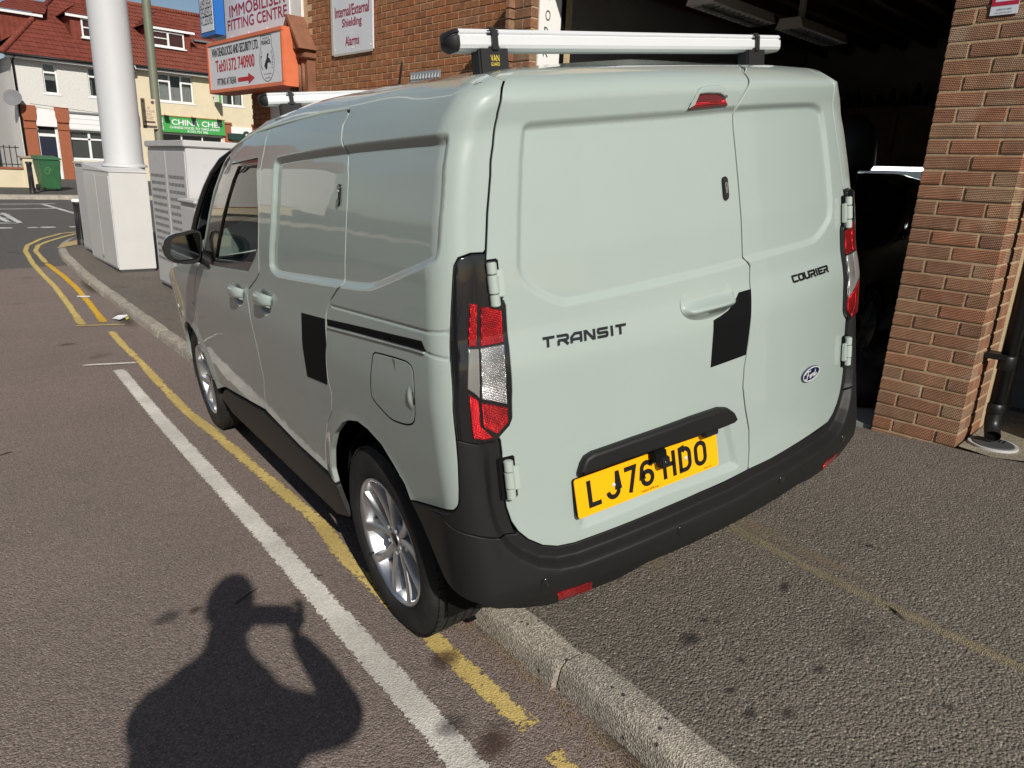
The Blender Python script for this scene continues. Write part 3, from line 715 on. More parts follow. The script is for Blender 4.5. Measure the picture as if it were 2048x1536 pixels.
# ---- fittings on the rear doors
HINGE = plain('hinge_paint', (.36, .42, .38), .3, coat=.6)
for px, par, s in (((982, 568), ldoor, 1), ((1015, 955), ldoor, 1), ((982, 568), rdoor, -1), ((1015, 955), rdoor, -1)):
    q = U(px)[0]; uu_ = q[0] if s > 0 else 2*UM-q[0]; fm = fmap(uu_, q[1], Sraw)
    hm = MB(); f0 = lambda a, b, d: fm(s*a, b, d)
    hm.tube([fm(0, -.052, .016), fm(0, -.024, .016)], .0125, 14).tube([fm(0, -.022, .016), fm(0, .022, .016)], .0135, 14).tube([fm(0, .024, .016), fm(0, .052, .016)], .0125, 14)
    p, a, b, n = frame(uu_, q[1], Sraw); hm.obox(fm(s*.016, 0, .010), a, b, n, .012, .032, .006)
    hg = hm.build('hinge', HINGE, par, bevel=.002)
    MB().obox(fm(s*-.001, 0, .002), a, b, n, .024, .058, .0035).build('hinge_gasket', BLKMT, hg, bevel=.003)
# grip handle on the left door
def dome(name, u0, z0, ha, hb, hfun, mat, parent, F=None, nr=16, na=56, tilt=0.0, sup=2.4):
    fm = fmap(u0, z0, F); v = []; f = []; ct, st = math.cos(tilt), math.sin(tilt)
    for i in range(nr+1):
        r = i/nr
        for k in range(na):
            t = 2*math.pi*k/na; a = math.copysign(abs(math.cos(t))**(2/sup), math.cos(t))*r; b = math.copysign(abs(math.sin(t))**(2/sup), math.sin(t))*r
            x, y = a*ha, b*hb; v.append(fm(x*ct-y*st, x*st+y*ct, hfun(a, b, r)))
    for i in range(nr):
        for k in range(na): f.append((i*na+k, i*na+(k+1) % na, (i+1)*na+(k+1) % na, (i+1)*na+k))
    return mesh_obj(name, v, f, mat, parent, smooth=True)
def sst(x): x = min(1, max(0, x)); return x*x*(3-2*x)
def hh(a, b, r):
    lip = .034*math.sqrt(max(0, 1-((a)/1.0)**2))*math.exp(-((b+.42)/.30)**2)
    cup = -.004*sst((b+.05)/.3)*(1-r**4)
    return (lip+cup)*sst((1-r)/.12)+.0035*(1-r**6)
hnd = dome('door_handle', hr[0], hr[1], .108, .050, hh, PAINT, ldoor, F=Sraw, tilt=0.0, nr=22, na=72)
# lock cylinders
def lock(px, par):
    q = U(px)[0]; fm = fmap(q[0], q[1]); n = 12
    pl = [(.0115*math.cos(t), .021+.0115*math.sin(t)) for t in np.linspace(0, math.pi, n)]+[(.0115*math.cos(t), -.021+.0115*math.sin(t)) for t in np.linspace(math.pi, 2*math.pi, n)]
    o = MB().prism(pl, fm, -.002, .006).build('deadlock', BLKGL, par, bevel=.0015)
    pl2 = [(.0058*math.cos(t), .010+.0068*math.sin(t)) for t in np.linspace(-.5, math.pi+.5, 14)]+[(-.0032, -.013), (.0032, -.013)]
    MB().prism(pl2, fm, .004, .0075).build('lock_barrel', CHROME, o)
    MB().box(0, 0.0001, 0, .0001, 0, .0001)
    MB().prism([(-.0008, .004), (.0008, .004), (.0008, .013), (-.0008, .013)], fm, .0074, .0078).build('keyhole', BLKMT, o)
    return o
lock((1455, 376), ldoor); lock((668, 389), qpanel)
# black protection films
film = U((1502,577),(1477,584),(1470,600),(1456,620),(1440,632),(1426.5,640),(1420.5,736),(1492,710),(1500,650))
panel('black_film', film, BLKMT, ldoor, gap=.001, lift=.0012, depth=.0012, edge=.0008, grid=.03)
film2 = U((603,624.6),(650,637),(653,690),(655,770),(615,753))
panel('black_film', film2, BLKMT, van, gap=.001, lift=.0016, depth=.0016, edge=.0008, grid=.03)
# high brake light in its scoop
bl = U((1390,190),(1412,187.5),(1436,188),(1446,194),(1454,207),(1453,213),(1375,221),(1379,209))
cen = bl.mean(0)
o = panel('brake_light', bl, REDD, ldoor, gap=.001, lift=.005, depth=.012, edge=.004, grid=.012)
bs = U((1383,206),(1393,184),(1400,175),(1412,171.5),(1438,170.5),(1446,176),(1452,196),(1446,194),(1436,188),(1412,187.5),(1390,190),(1379,209))
panel('brake_light_hood', bs, PAINT, ldoor, gap=0, lift=.009, depth=.014, edge=.006, grid=.012)
panel('lamp_strip', U((1384,205),(1449,199),(1452,208),(1380,214)), REDL, o, gap=.001, lift=.0062, depth=.003, edge=.002, grid=.012)
# number plate: flat board hung in its bay
pq_ = U((1302, 945))[0]; _pp, _p1, _p2, _pn = frame(*pq_); pt, py_ = .12, .0673
ex = np.array([math.cos(py_), -math.sin(py_), 0]); ey = np.array([math.sin(pt)*0, math.sin(pt), math.cos(pt)]); ey = ey-ex*(ey @ ex); ey /= np.linalg.norm(ey); en = np.cross(ey, ex)*-1
en = np.cross(ex, ey); en = en if en[1] < 0 else -en
_best = None
for _dep in np.linspace(-.03, .05, 41):                   # slide along the line of sight until the board clears the bay
    _c = vplane((1302, 944.5), 1, float(_pp[1])-_dep)
    _cl = min(float((_c+_x*ex+_y*ey)[1]*-1+Sraw(np.array([-CARC-XR*(1-abs((_c+_x*ex+_y*ey)[0])/(float(Wf(.3, .6))-RC)) if (_c+_x*ex)[0] < 0 else UM]), np.array([(_c+_x*ex+_y*ey)[2]]))[0][1]) for _x in (-.26, 0, .26) for _y in (-.055, .055))
    if _cl > -.004: _best = _c; break
pc = _best if _best is not None else _pp+_pn*.02
print('plate', pc, _best is not None)
pmap = lambda a, b, d: pc+a*ex+b*ey+d*en
def rrect(w, h, r, n=6):
    out = []
    for cx, cy, t0 in ((w-r, h-r, 0), (-w+r, h-r, 1), (-w+r, -h+r, 2), (w-r, -h+r, 3)):
        for k in range(n+1): t = (t0+k/n)*math.pi/2; out.append((cx+r*math.cos(t), cy+r*math.sin(t)))
    return out
plate = MB().prism(rrect(.26, .0555, .008), pmap, -.003, .0).build('number_plate', PLATEY, van)
MB().prism(rrect(.2605, .056, .008), pmap, -.010, -.0032).build('plate_backing', BLKMT, plate)
def stroke(mb, pts, w, fm, d0, d1, closed=False):
    """flat ribbon along a polyline with mitred joints"""
    P = np.array(pts, float); n = len(P); d = np.diff(P, axis=0)
    if closed: P = np.vstack([P, P[:2]]); n = len(P); d = np.diff(P, axis=0)
    d /= np.linalg.norm(d, axis=1, keepdims=True)+1e-12; nn = np.stack([-d[:, 1], d[:, 0]], 1)
    L, Rr = [], []
    for i in range(n):
        if i == 0: m = nn[0]
        elif i == n-1: m = nn[-1]
        else:
            m = nn[i-1]+nn[i]; l = np.linalg.norm(m); m = nn[i] if l < .3 else m/l; m = m/max(.55, m @ nn[i])
        L.append(P[i]+m*w/2); Rr.append(P[i]-m*w/2)
    if closed: L[0] = L[-2]; Rr[0] = Rr[-2]; L = L[:-1]; Rr = Rr[:-1]; n -= 1
    if closed: L[0] = L[-1]; Rr[0] = Rr[-1]
    for i in range(n-1):
        q = [Rr[i], Rr[i+1], L[i+1], L[i]]; v = [fm(*p, d1) for p in q]+[fm(*p, d0) for p in q]
        mb.add(v, [(0,1,2,3), (0,4,5,1), (1,5,6,2), (2,6,7,3), (3,7,4,0)])
def arcp(cx, cy, rx, ry, a0, a1, n=9): return [(cx+rx*math.cos(math.radians(a0+(a1-a0)*k/n)), cy+ry*math.sin(math.radians(a0+(a1-a0)*k/n))) for k in range(n+1)]
# UK plate characters on a 50 x 79 mm box (units mm, stroke centre lines)
CH = {'L': [[(7, 79), (7, 7), (43, 7)]], 'J': [[(43, 79)]+[(43, 25)]+arcp(25, 25, 18, 18, 0, -180)],
      '7': [[(7, 72), (43, 72), (22, 0)]], '6': [arcp(25, 54, 18, 18, 20, 180)+[(7, 25)]+arcp(25, 25, 18, 18, 180, 360)+arcp(25, 27, 18, 18, 0, 170)],
      'H': [[(7, 0), (7, 79)], [(43, 0), (43, 79)], [(7, 41), (43, 41)]], 'D': [[(7, 7), (7, 72), (24, 72)]+arcp(24, 53, 19, 19, 90, 0)+arcp(24, 26, 19, 19, 0, -90)+[(0, 7)]],
      'O': [arcp(25, 54, 18, 18, 0, 180)+arcp(25, 25, 18, 18, 180, 360)+[(43, 54)]]}
x = -.2225; pm = MB()
for ch in 'LJ76 HDO':
    if ch == ' ': x += .033-.011; continue
    for st_ in CH[ch]: stroke(pm, [(x+a*.001, -.0365+b*.001*.98) for a, b in st_], .0135, pmap, .0, .0008)
    x += .061
pm.build('plate_lettering', PLATEB, plate)
for a, b in ((-.133, .004), (.133, .004)): MB().lathe([(.0001, .004), (.004, .0035), (.0055, .001), (.0055, 0)], pmap(a, b, 0), en, 12).build('plate_screw', BADGEW, plate, smooth=True)
def text_mesh(txt, w, h, bold=0.0, align='CENTER'):
    """-> 2D verts, faces scaled to w x h (w=None keeps the natural width)"""
    cu = bpy.data.curves.new('t', 'FONT'); cu.body = txt; cu.align_x = 'LEFT'; cu.resolution_u = 3; cu.offset = bold
    ob = bpy.data.objects.new('t', cu); COL.objects.link(ob); me = bpy.data.meshes.new_from_object(ob.evaluated_get(bpy.context.evaluated_depsgraph_get()))
    V = np.array([v.co[:2] for v in me.vertices]); F_ = [tuple(p.vertices) for p in me.polygons]
    bpy.data.objects.remove(ob); bpy.data.curves.remove(cu); bpy.data.meshes.remove(me)
    lo, hi = V.min(0), V.max(0); s = h/(hi[1]-lo[1]); V = (V-lo)*s
    wn_ = V[:, 0].max()
    if w: V[:, 0] *= w/wn_; wn_ = w
    if align == 'CENTER': V[:, 0] -= wn_/2
    V[:, 1] -= h/2
    return V, F_
def text(name, txt, fm, w, h, mat, parent, d=.001, bold=0.0, align='CENTER', at=(0, 0), heavy=0.0):
    V, F_ = text_mesh(txt, w, h, bold, align); vv = []; ff_ = []
    for k, (sx, sy) in enumerate(((0, 0), (1, 0), (-1, 0), (0, .6), (0, -.6)) if heavy else ((0, 0),)):
        b0 = len(vv); vv += [fm(a+at[0]+sx*heavy*h*.6, b+at[1]+sy*heavy*h*.5, d+k*.0004) for a, b in V]; ff_ += [tuple(b0+i for i in f) for f in F_]
    return mesh_obj(name, vv, ff_, mat, parent)
text('plate_print', 'TrustFord  NOW.co.uk', lambda a, b, d: pmap(a, b, d), .062, .006, PLATEB, plate, .0008, at=(-.01, -.046))
text('plate_print', 'BS AU 145e', lambda a, b, d: pmap(a, b, d), .03, .004, PLATEB, plate, .0008, at=(.215, -.048))
# plate garnish with camera and lamp
gar = U((1152,946),(1158,925),(1166,911),(1180,902),(1260,874),(1380,831),(1432,813.5),(1448,813.5),(1460,822),(1466.5,836),(1459,844),(1400,866),(1340,886),(1250,915),(1156,947.5))
def FGn(u, z):
    z0 = np.interp(u, gar[:, 0][np.argsort(gar[:, 0])], gar[:, 1][np.argsort(gar[:, 0])]); return S(u, z)
garn = panel('plate_garnish', gar, BLKPL, ldoor, F=Sraw, gap=0, lift=.024, depth=.045, edge=.012, grid=.02)
gc = pmap(.018, .050, .018); cm = MB().obox(gc, ex, ey, en, .024, .016, .012).build('camera_bracket', BLKMT, garn, bevel=.004)
MB().obox(pmap(.030, .028, .022), ex, ey, en, .017, .016, .013).build('reversing_camera', BLKPL, cm, bevel=.004)
MB().lathe([(.0001, .002), (.005, .002), (.007, 0)], pmap(.030, .026, .036), en, 16).build('camera_lens', BLKGL, cm, smooth=True)
for a in (.002, .044): MB().lathe([(.0001, .002), (.003, .0015), (.0035, -.004)], pmap(a, .030, .02), en, 8).build('bracket_screw', CHROME, cm, smooth=True)
MB().obox(pmap(.215, .062, .02), ex, ey, en, .028, .008, .012).build('plate_lamp', BLKPL, garn, bevel=.004)
# badges: raised letters
BL = {'T': [[(0, .88), (1, .88)], [(.42, .88), (.42, 0)]], 'R': [[(0, .88), (.86, .88), (.94, .78), (.94, .55), (.86, .46), (.1, .46)], [(.12, .46), (.12, 0)], [(.55, .46), (.98, 0)]],
      'A': [[(.05, 0), (.05, .55), (.38, .88), (.92, .88), (.92, 0)], [(.05, .34), (.92, .34)]], 'N': [[(.08, 0), (.08, .9), (.2, .9), (.8, .1), (.92, .1), (.92, 1)]],
      'S': [[(1, .88), (.14, .88), (.08, .8), (.08, .58), (.14, .5), (.86, .5), (.92, .42), (.92, .2), (.86, .12), (0, .12)]], 'I': [[(.5, 0), (.5, 1)]],
      'C': [[(1, .88), (.16, .88), (.08, .78), (.08, .2), (.16, .12), (1, .12)]], 'O': [[(.18, .88), (.84, .88), (.92, .78), (.92, .2), (.84, .12), (.16, .12), (.08, .2), (.08, .78), (.18, .88)]],
      'U': [[(.08, 1), (.08, .2), (.16, .12), (.84, .12), (.92, .2), (.92, 1)]], 'E': [[(1, .88), (.08, .88), (.08, .12), (1, .12)], [(.08, .5), (.9, .5)]]}
def badge(name, word, uz0, uz1, h, slant, mat, parent):
    A, B = uz0, uz1; L = np.hypot(*(B-A)); ws = [(.35 if c == 'I' else 1.0) for c in word]; tot = sum(ws)+.22*(len(word)-1); k = L/tot; mb = MB(); x = 0
    di = (B-A)/L
    def fm(a, b, d):
        q = A+di*(a+slant*b); u, z = q[0], q[1]+b; p = S(np.array([u]), np.array([z]))[0]; n = nrm(S, np.array([u]), np.array([z]), .004)[0]; return p+n*d
    for c, w in zip(word, ws):
        for st_ in BL[c]: stroke(mb, [(k*(x+(a if c != 'I' else .175)*(w if c != 'I' else 1)), b*h) for a, b in st_], h*.25, fm, -.001, .0035)
        x += w+.22
    return mb.build(name, mat, parent)
badge('transit_badge', 'TRANSIT', U((1086,696))[0], U((1252,666))[0], .026, .0, BLKGL, ldoor)
badge('courier_badge', 'COURIER', U((1586,566))[0], U((1656,543.5))[0], .024, -.25, BLKGL, rdoor)
ov = U((1619.5,747))[0]; fo = fmap(ov[0], ov[1])
def ell(a, b, n=36): return [(a*math.cos(2*math.pi*k/n), b*math.sin(2*math.pi*k/n)) for k in range(n)]
ob_ = MB().prism(ell(.0625, .0255), fo, -.002, .006).build('oval_badge', BADGEB, rdoor, bevel=.001)
mb = MB(); stroke(mb, [(a, b) for a, b in ell(.0575, .0215, 48)]+[(.0575, 0)], .004, fo, .005, .0072)
script = [[(-.040, .006), (-.036, .013), (-.022, .0135), (-.012, .011), (-.006, .0125)], [(-.020, .012), (-.024, 0), (-.029, -.010), (-.036, -.0125), (-.039, -.008)], [(-.030, .0), (-.018, .001)],
          [(-.008, -.002), (-.012, -.006), (-.010, -.0105), (-.005, -.0105), (-.002, -.006), (-.004, -.002), (-.008, -.002)], [(-.002, -.003), (.004, -.001), (.003, -.010)], [(.004, -.003), (.008, -.0005), (.011, -.001)],
          [(.021, -.001), (.015, -.001), (.011, -.006), (.013, -.0105), (.018, -.0095), (.022, -.003)], [(.025, .010), (.021, -.006), (.023, -.010), (.028, -.0085), (.034, -.004)]]
for st_ in script: stroke(mb, [(a*1.1, b*1.05) for a, b in st_], .0035, fo, .005, .0072)
mb.build('badge_script', BADGEW, ob_)

# ---- fittings on the flank
def side_handle(h, par):
    fm = fmap(h[0], h[1]+.004, Sraw); v, f = [], []; n = 26; m = 14
    for i in range(n+1):
        t = -1+2*i/n; a = t*.105; env = (1-abs(t)**3.2)
        hgt = .006+.030*env; ry = .012+.009*env
        for k in range(m):
            q = 2*math.pi*k/m; v.append(fm(a, .004+ry*math.cos(q)*1.25, hgt-.012+.014*math.sin(q)*(.5+.5*env)))
    for i in range(n):
        for k in range(m): f.append((i*m+k, i*m+(k+1) % m, (i+1)*m+(k+1) % m, (i+1)*m+k))
    f += [tuple(range(m)), tuple(n*m+k for k in range(m-1, -1, -1))]
    return mesh_obj('door_handle', v, f, PAINT, par, smooth=True)
side_handle(hs1, van); side_handle(hs2, van)
fuel = U((752.5,705.5),(808.7,721),(820,729),(826,739),(828,770),(829.5,800),(830,826.8),(829,840),(824.6,848),(812,849),(790,842),(778,834),(749,802),(743,790),(742,775),(743.7,732),(746,711),(748,707))
fl = panel('fuel_flap', fuel, PAINT, van, gap=.0005, lift=.0012, depth=.004, edge=.003, grid=.04, sm=1)
fo_ = offset(chaikin(fuel, 1), -.003)
q = U((823, 794))[0]; dome('flap_pull', q[0], q[1], .014, .030, lambda a, b, r: .003+.006*(1-r*r)*max(0, -a+.6), PAINT, fl, nr=8, na=32)
MB().prism([(-.003, -.016), (.003, -.016), (.003, .016), (-.003, .016)], fmap(q[0]-.012, q[1]), 0, .0022).build('flap_slot', BLKMT, fl)
mbk = MB(); ring = resample(fo_, .01); nr_ = nrm(S, ring[:, 0], ring[:, 1]); Pr = S(ring[:, 0], ring[:, 1])
ri = resample(offset(chaikin(fuel, 1), -.0002), .01)
panel('flap_gasket', fo_, BLKMT, fl, gap=0, lift=.0004, depth=.001, rim=False, grid=.05)
panel('door_rail', rail, BLKMT, van, gap=0, lift=.0012, depth=.001, rim=False, grid=.03, step=.01)
rl2 = U((657,644),(842,688),(846,693),(657,649)); panel('rail_channel', rl2, SHELL, van, gap=0, lift=.0022, rim=False, grid=.03)
rl3 = U((656,653),(700,664),(826,697.5),(850,705),(850,708.5),(826,701),(656,656)); panel('rail_lip', rl3, PAINT, van, gap=0, lift=.005, depth=.006, edge=.002, grid=.03)
q = U((385, 607))[0]; MB().lathe([(.0001, .006), (.010, .005), (.0125, .001)], fmap(*q)(0, 0, 0), frame(*q)[3], 20).build('side_repeater', BADGEW, van, smooth=True)
# wing mirror
ym = 2.60
mo = [vplane(p, 1, ym) for p in ((330,481),(338,473),(352,467),(380,461),(396,459),(402,463),(405,475),(405.5,495),(402,517),(398,524),(388,527),(368,528),(350,525.5),(338,519),(330,510),(326.5,498),(327,488))]
cenm = np.mean(mo, 0); v = []; rings = [(1.0, 0.0), (1.02, .012), (1.0, .05), (.9, .09), (.66, .125), (.3, .145)]
for sc_, dy in rings:
    for p in mo: v.append(cenm+(np.array(p)-cenm)*sc_+np.array([.0, dy, 0]))
n = len(mo); f = []
for i in range(len(rings)-1):
    for k in range(n): f.append((i*n+k, i*n+(k+1) % n, (i+1)*n+(k+1) % n, (i+1)*n+k))
f.append(tuple((len(rings)-1)*n+k for k in range(n)))
wm = mesh_obj('wing_mirror', v, f, BLKGL, van, smooth=True)
f2 = []; v2 = [cenm+(np.array(p)-cenm)*.97+np.array([0, .004, 0]) for p in mo]; mesh_obj('mirror_back', v2, [tuple(range(n))], BLKPL, wm)
mg = [vplane(p, 1, ym-.002) for p in ((341,481),(350,475),(390,465),(397,466),(400,474),(401,505),(398,513),(390,517),(356,521),(346,517),(341,507))]
mgt = [np.array(p)+np.array([0, -.004+.02*(p[0]-cenm[0]), 0]) for p in mg]
mesh_obj('mirror_glass', mgt, [tuple(range(len(mg)))], MIRG, wm)
a0, a1 = vplane((400, 512), 1, ym+.05), vplane((428, 522), 1, ym+.02)
MB().tube([a0, (a0+a1)/2+np.array([0, 0, -.01]), np.array([-.84, ym-.06, 1.13])], [.035, .03, .035], 12).build('mirror_arm', BLKPL, wm, smooth=True)
# aerial
pa = vplane((797, 180), 0, .0); pb = vplane((804, 124), 0, -.02)
MB().tube([pa-(0, 0, .03), pa+(pb-pa)*.1, pb], [.010, .006, .0045], 8).build('aerial', BLKPL, van, smooth=True)

# ---- roof bars (each a thing of its own, clamped to the roof)
BARM = plain('roof_bar_black', (.012, .012, .013), .5)
def roof_bar(y, z, label, logo):
    e = empty('roof_bar'); e.matrix_world = van.matrix_world.copy(); tag(e, label, 'roof bar', 'aluminium roof bars on the van')
    prof = [(-.030, -.018), (-.034, -.010), (-.034, .010), (-.028, .0125), (-.028, .0155), (-.0335, .018), (-.027, .026), (.027, .026), (.034, .018), (.034, -.018), (.02, -.024), (-.02, -.024)]
    X0, X1 = -.615, .640
    v = [(X, y+a, z+b) for X in (X0, X1) for a, b in prof]; n = len(prof)
    bar = mesh_obj('bar', v, [tuple(range(n)), tuple(range(2*n-1, n-1, -1))]+[(i, i+n, (i+1) % n+n, (i+1) % n) for i in range(n)], ALU, e)
    for s, X in ((-1, X0), (1, X1)):
        L = .030 if s < 0 else .008
        cap = MB(); k = 8; rings_ = []
        for j in range(6):
            t = j/5; sc_ = math.sqrt(max(.05, 1-(t*.97)**2)) if s < 0 else 1-.1*t
            rings_ += [(X+s*L*t, y+a*(1.03*sc_), z+.001+(b-.001)*(1.03*sc_)) for a, b in prof]
        ff_ = [(i*n+q, i*n+(q+1) % n, (i+1)*n+(q+1) % n, (i+1)*n+q) for i in range(5) for q in range(n)]+[tuple(5*n+q for q in range(n))]
        cap.add(rings_, ff_).build('end_cap', BARM, e, autosmooth=.8)
    for s in (-1, 1):
        zx = float(Zr(y))-.012-.0; xf = s*.515
        MB().box(xf-.017, xf+.017, y-.040, y+.040, z-.030, z+.031).build('clamp', BARM, e, bevel=.008)
        leg = MB().obox((xf+s*.002, y-.012, (z-.026+zx-.02)/2), (1, 0, 0), (0, 1, 0), (0, 0, 1), .045, .022, (z-.026-zx+.02)/2+.012).build('foot', BARM, e, bevel=.005)
        if logo and s < 0:
            fm = lambda a, b, d: np.array([xf+s*.002+a, y-.0355-d, z-.055+b])
            fq = lambda a, b, d: np.array([xf-.002+a, y-.0345-d, (z-.026+zx-.02)/2+b])
            text('brand_print', 'VAN', fq, .026, .015, VANYEL, leg, .0006, at=(0, .008)); text('brand_print', 'GUARD', fq, .026, .008, VANYEL, leg, .0006, at=(0, -.006))
    return e
roof_bar(.375, 1.808, 'silver aluminium roof bar with black end cap over the rear doors', True)
fb = vplane((519, 201), 0, -.640)
roof_bar(float(fb[1]), float(fb[2]), 'silver aluminium roof bar over the cab, its far end hidden by the roof', False)
# ================================================================== GROUND
def asphalt(name, c1, c2, scale=170.0, bump=.55, patch=None, stain=.5, c3=None, ysplit=None, light=(.34, .32, .29)):
    m, nt, b, out = new_mat(name); L = nt.links.new
    tcn = N(nt, 'ShaderNodeTexCoord'); b.inputs['Roughness'].default_value = .88; b.inputs['Specular IOR Level'].default_value = .35
    nl = N(nt, 'ShaderNodeTexNoise', Scale=.9, Detail=8.0, Roughness=.62); L(tcn.outputs['Object'], nl.inputs['Vector'])
    rp = N(nt, 'ShaderNodeValToRGB'); rp.color_ramp.elements[0].position = .3; rp.color_ramp.elements[1].position = .72
    rp.color_ramp.elements[0].color = (*c2, 1); rp.color_ramp.elements[1].color = (*c1, 1); L(nl.outputs['Fac'], rp.inputs['Fac'])
    col = rp.outputs[0]
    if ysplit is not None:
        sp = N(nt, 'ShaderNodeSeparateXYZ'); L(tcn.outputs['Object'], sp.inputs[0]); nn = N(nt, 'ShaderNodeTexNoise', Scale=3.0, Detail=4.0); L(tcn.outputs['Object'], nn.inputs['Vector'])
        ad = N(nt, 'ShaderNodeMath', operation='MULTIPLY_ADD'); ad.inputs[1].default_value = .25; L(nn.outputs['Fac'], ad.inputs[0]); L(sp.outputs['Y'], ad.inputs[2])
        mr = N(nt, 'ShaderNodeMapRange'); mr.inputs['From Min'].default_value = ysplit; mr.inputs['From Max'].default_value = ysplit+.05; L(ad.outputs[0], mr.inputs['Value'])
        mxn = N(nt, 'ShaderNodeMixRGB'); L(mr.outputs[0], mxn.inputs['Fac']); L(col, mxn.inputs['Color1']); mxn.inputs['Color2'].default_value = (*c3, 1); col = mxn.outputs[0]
    # aggregate: random tone per chip
    vo = N(nt, 'ShaderNodeTexVoronoi', Scale=scale); L(tcn.outputs['Object'], vo.inputs['Vector'])
    hs = N(nt, 'ShaderNodeSeparateColor'); L(vo.outputs['Color'], hs.inputs[0])
    mr = N(nt, 'ShaderNodeMapRange'); mr.inputs['To Min'].default_value = .68; mr.inputs['To Max'].default_value = 1.32; L(hs.outputs[0], mr.inputs['Value'])
    mu = N(nt, 'ShaderNodeMixRGB', blend_type='MULTIPLY'); mu.inputs['Fac'].default_value = 1; L(col, mu.inputs['Color1']); L(mr.outputs[0], mu.inputs['Color2'])
    # a few pale chips
    gt = N(nt, 'ShaderNodeMath', operation='GREATER_THAN'); gt.inputs[1].default_value = .968; L(hs.outputs[1], gt.inputs[0])
    m2 = N(nt, 'ShaderNodeMixRGB'); m2.inputs['Color2'].default_value = (*light, 1); L(gt.outputs[0], m2.inputs['Fac']); L(mu.outputs[0], m2.inputs['Color1'])
    # oil / gum stains
    ns = N(nt, 'ShaderNodeTexNoise', Scale=2.1, Detail=3.0, Roughness=.5); mpn = N(nt, 'ShaderNodeMapping'); mpn.inputs['Location'].default_value = (3.3, 7.1, 0); L(tcn.outputs['Object'], mpn.inputs[0]); L(mpn.outputs[0], ns.inputs['Vector'])
    rs = N(nt, 'ShaderNodeValToRGB'); rs.color_ramp.elements[0].position = .66; rs.color_ramp.elements[1].position = .76; rs.color_ramp.elements[1].color = (stain, stain, stain, 1); L(ns.outputs['Fac'], rs.inputs['Fac'])
    m3 = N(nt, 'ShaderNodeMixRGB', blend_type='MULTIPLY'); m3.inputs['Color2'].default_value = (.45, .42, .40, 1); L(rs.outputs[0], m3.inputs['Fac']); L(m2.outputs[0], m3.inputs['Color1'])
    # dark pits between the chips
    vq = N(nt, 'ShaderNodeTexVoronoi', Scale=scale, feature='DISTANCE_TO_EDGE'); L(tcn.outputs['Object'], vq.inputs['Vector']); rq = N(nt, 'ShaderNodeMapRange'); rq.inputs['From Max'].default_value = .14; rq.inputs['To Min'].default_value = .45; L(vq.outputs['Distance'], rq.inputs['Value'])
    m4_ = N(nt, 'ShaderNodeMixRGB', blend_type='MULTIPLY'); m4_.inputs['Fac'].default_value = 1; L(m3.outputs[0], m4_.inputs['Color1']); L(rq.outputs[0], m4_.inputs['Color2']); L(m4_.outputs[0], b.inputs['Base Color'])
    vd = N(nt, 'ShaderNodeTexVoronoi', Scale=scale, feature='SMOOTH_F1'); L(tcn.outputs['Object'], vd.inputs['Vector'])
    nf = N(nt, 'ShaderNodeTexNoise', Scale=scale*.5, Detail=4.0); L(tcn.outputs['Object'], nf.inputs['Vector'])
    ad = N(nt, 'ShaderNodeMath', operation='SUBTRACT'); L(nf.outputs['Fac'], ad.inputs[0]); L(vd.outputs['Distance'], ad.inputs[1])
    bp = N(nt, 'ShaderNodeBump', Strength=bump, Distance=.006); L(ad.outputs[0], bp.inputs['Height']); L(bp.outputs[0], b.inputs['Normal'])
    return m
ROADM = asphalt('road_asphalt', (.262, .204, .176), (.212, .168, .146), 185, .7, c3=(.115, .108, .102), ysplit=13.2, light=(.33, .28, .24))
PAVM = asphalt('pavement_asphalt', (.188, .160, .132), (.150, .129, .108), 150, 1.0, stain=.75, light=(.30, .265, .22))
FARM = asphalt('far_pavement', (.10, .092, .085), (.08, .074, .07), 60, .3)
ys = np.unique(np.r_[np.linspace(-100, -30, 8), np.arange(-30, 40, .25), np.linspace(40, 300, 14)]); xs = np.unique(np.r_[-200, -100, -40, -12, np.arange(-6, 12, 1.0), 20, 40, 100, 200])
V = [(x, y, gz(max(-59, min(79, y)))) for y in ys for x in xs]; nx = len(xs)
F_ = [(j*nx+i, j*nx+i+1, (j+1)*nx+i+1, (j+1)*nx+i) for j in range(len(ys)-1) for i in range(nx-1)]
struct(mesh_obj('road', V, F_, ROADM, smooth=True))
# kerb line and pavement
KL = [(kerb_x(y), y) for y in np.arange(-8, 13.6, .1)]+chaikin([(2.80, 13.6), (3.02, 15.0), (3.5, 16.2), (4.5, 17.0), (6.2, 17.35), (9, 17.45)], 3, closed=False).tolist()[1:]+[(14, 17.5), (30, 17.5)]
KL = np.array(KL)
kd = np.gradient(KL, axis=0); kd /= np.linalg.norm(kd, axis=1, keepdims=True); kn = np.stack([kd[:, 1], -kd[:, 0]], 1)      # kn points onto the pavement
KB = KL+kn*.092
def kz(x, y): return gz(y)
poly = np.vstack([KB, [[30, 17.5], [30, -8]]]); poly = resample(poly, .3)
gx, gy = np.meshgrid(np.r_[np.arange(0, 5.2, .16), np.arange(5.4, 30, 1.2)], np.r_[np.arange(-8, 8, .25), np.arange(8, 17.5, .5)]); G = np.stack([gx.ravel(), gy.ravel()], 1)
pp = poly if area(poly) > 0 else poly[::-1]; G = G[sdist(pp, G) > .09]; G = np.vstack([G, resample(KL+kn*.122, .15, closed=False)[2:-6], resample(KL+kn*.16, .2, closed=False)[2:-6]])
allp = np.vstack([pp, G]); r = delaunay_2d_cdt([Vector(p) for p in allp], [(i, (i+1) % len(pp)) for i in range(len(pp))], [], 1, 1e-6)
_kl = KL[:, 1]
def _a_of(p): i = np.argmin((KL[:, 0]-p.x)**2+(KL[:, 1]-p.y)**2); return float((np.array([p.x, p.y])-KL[i]) @ kn[i])
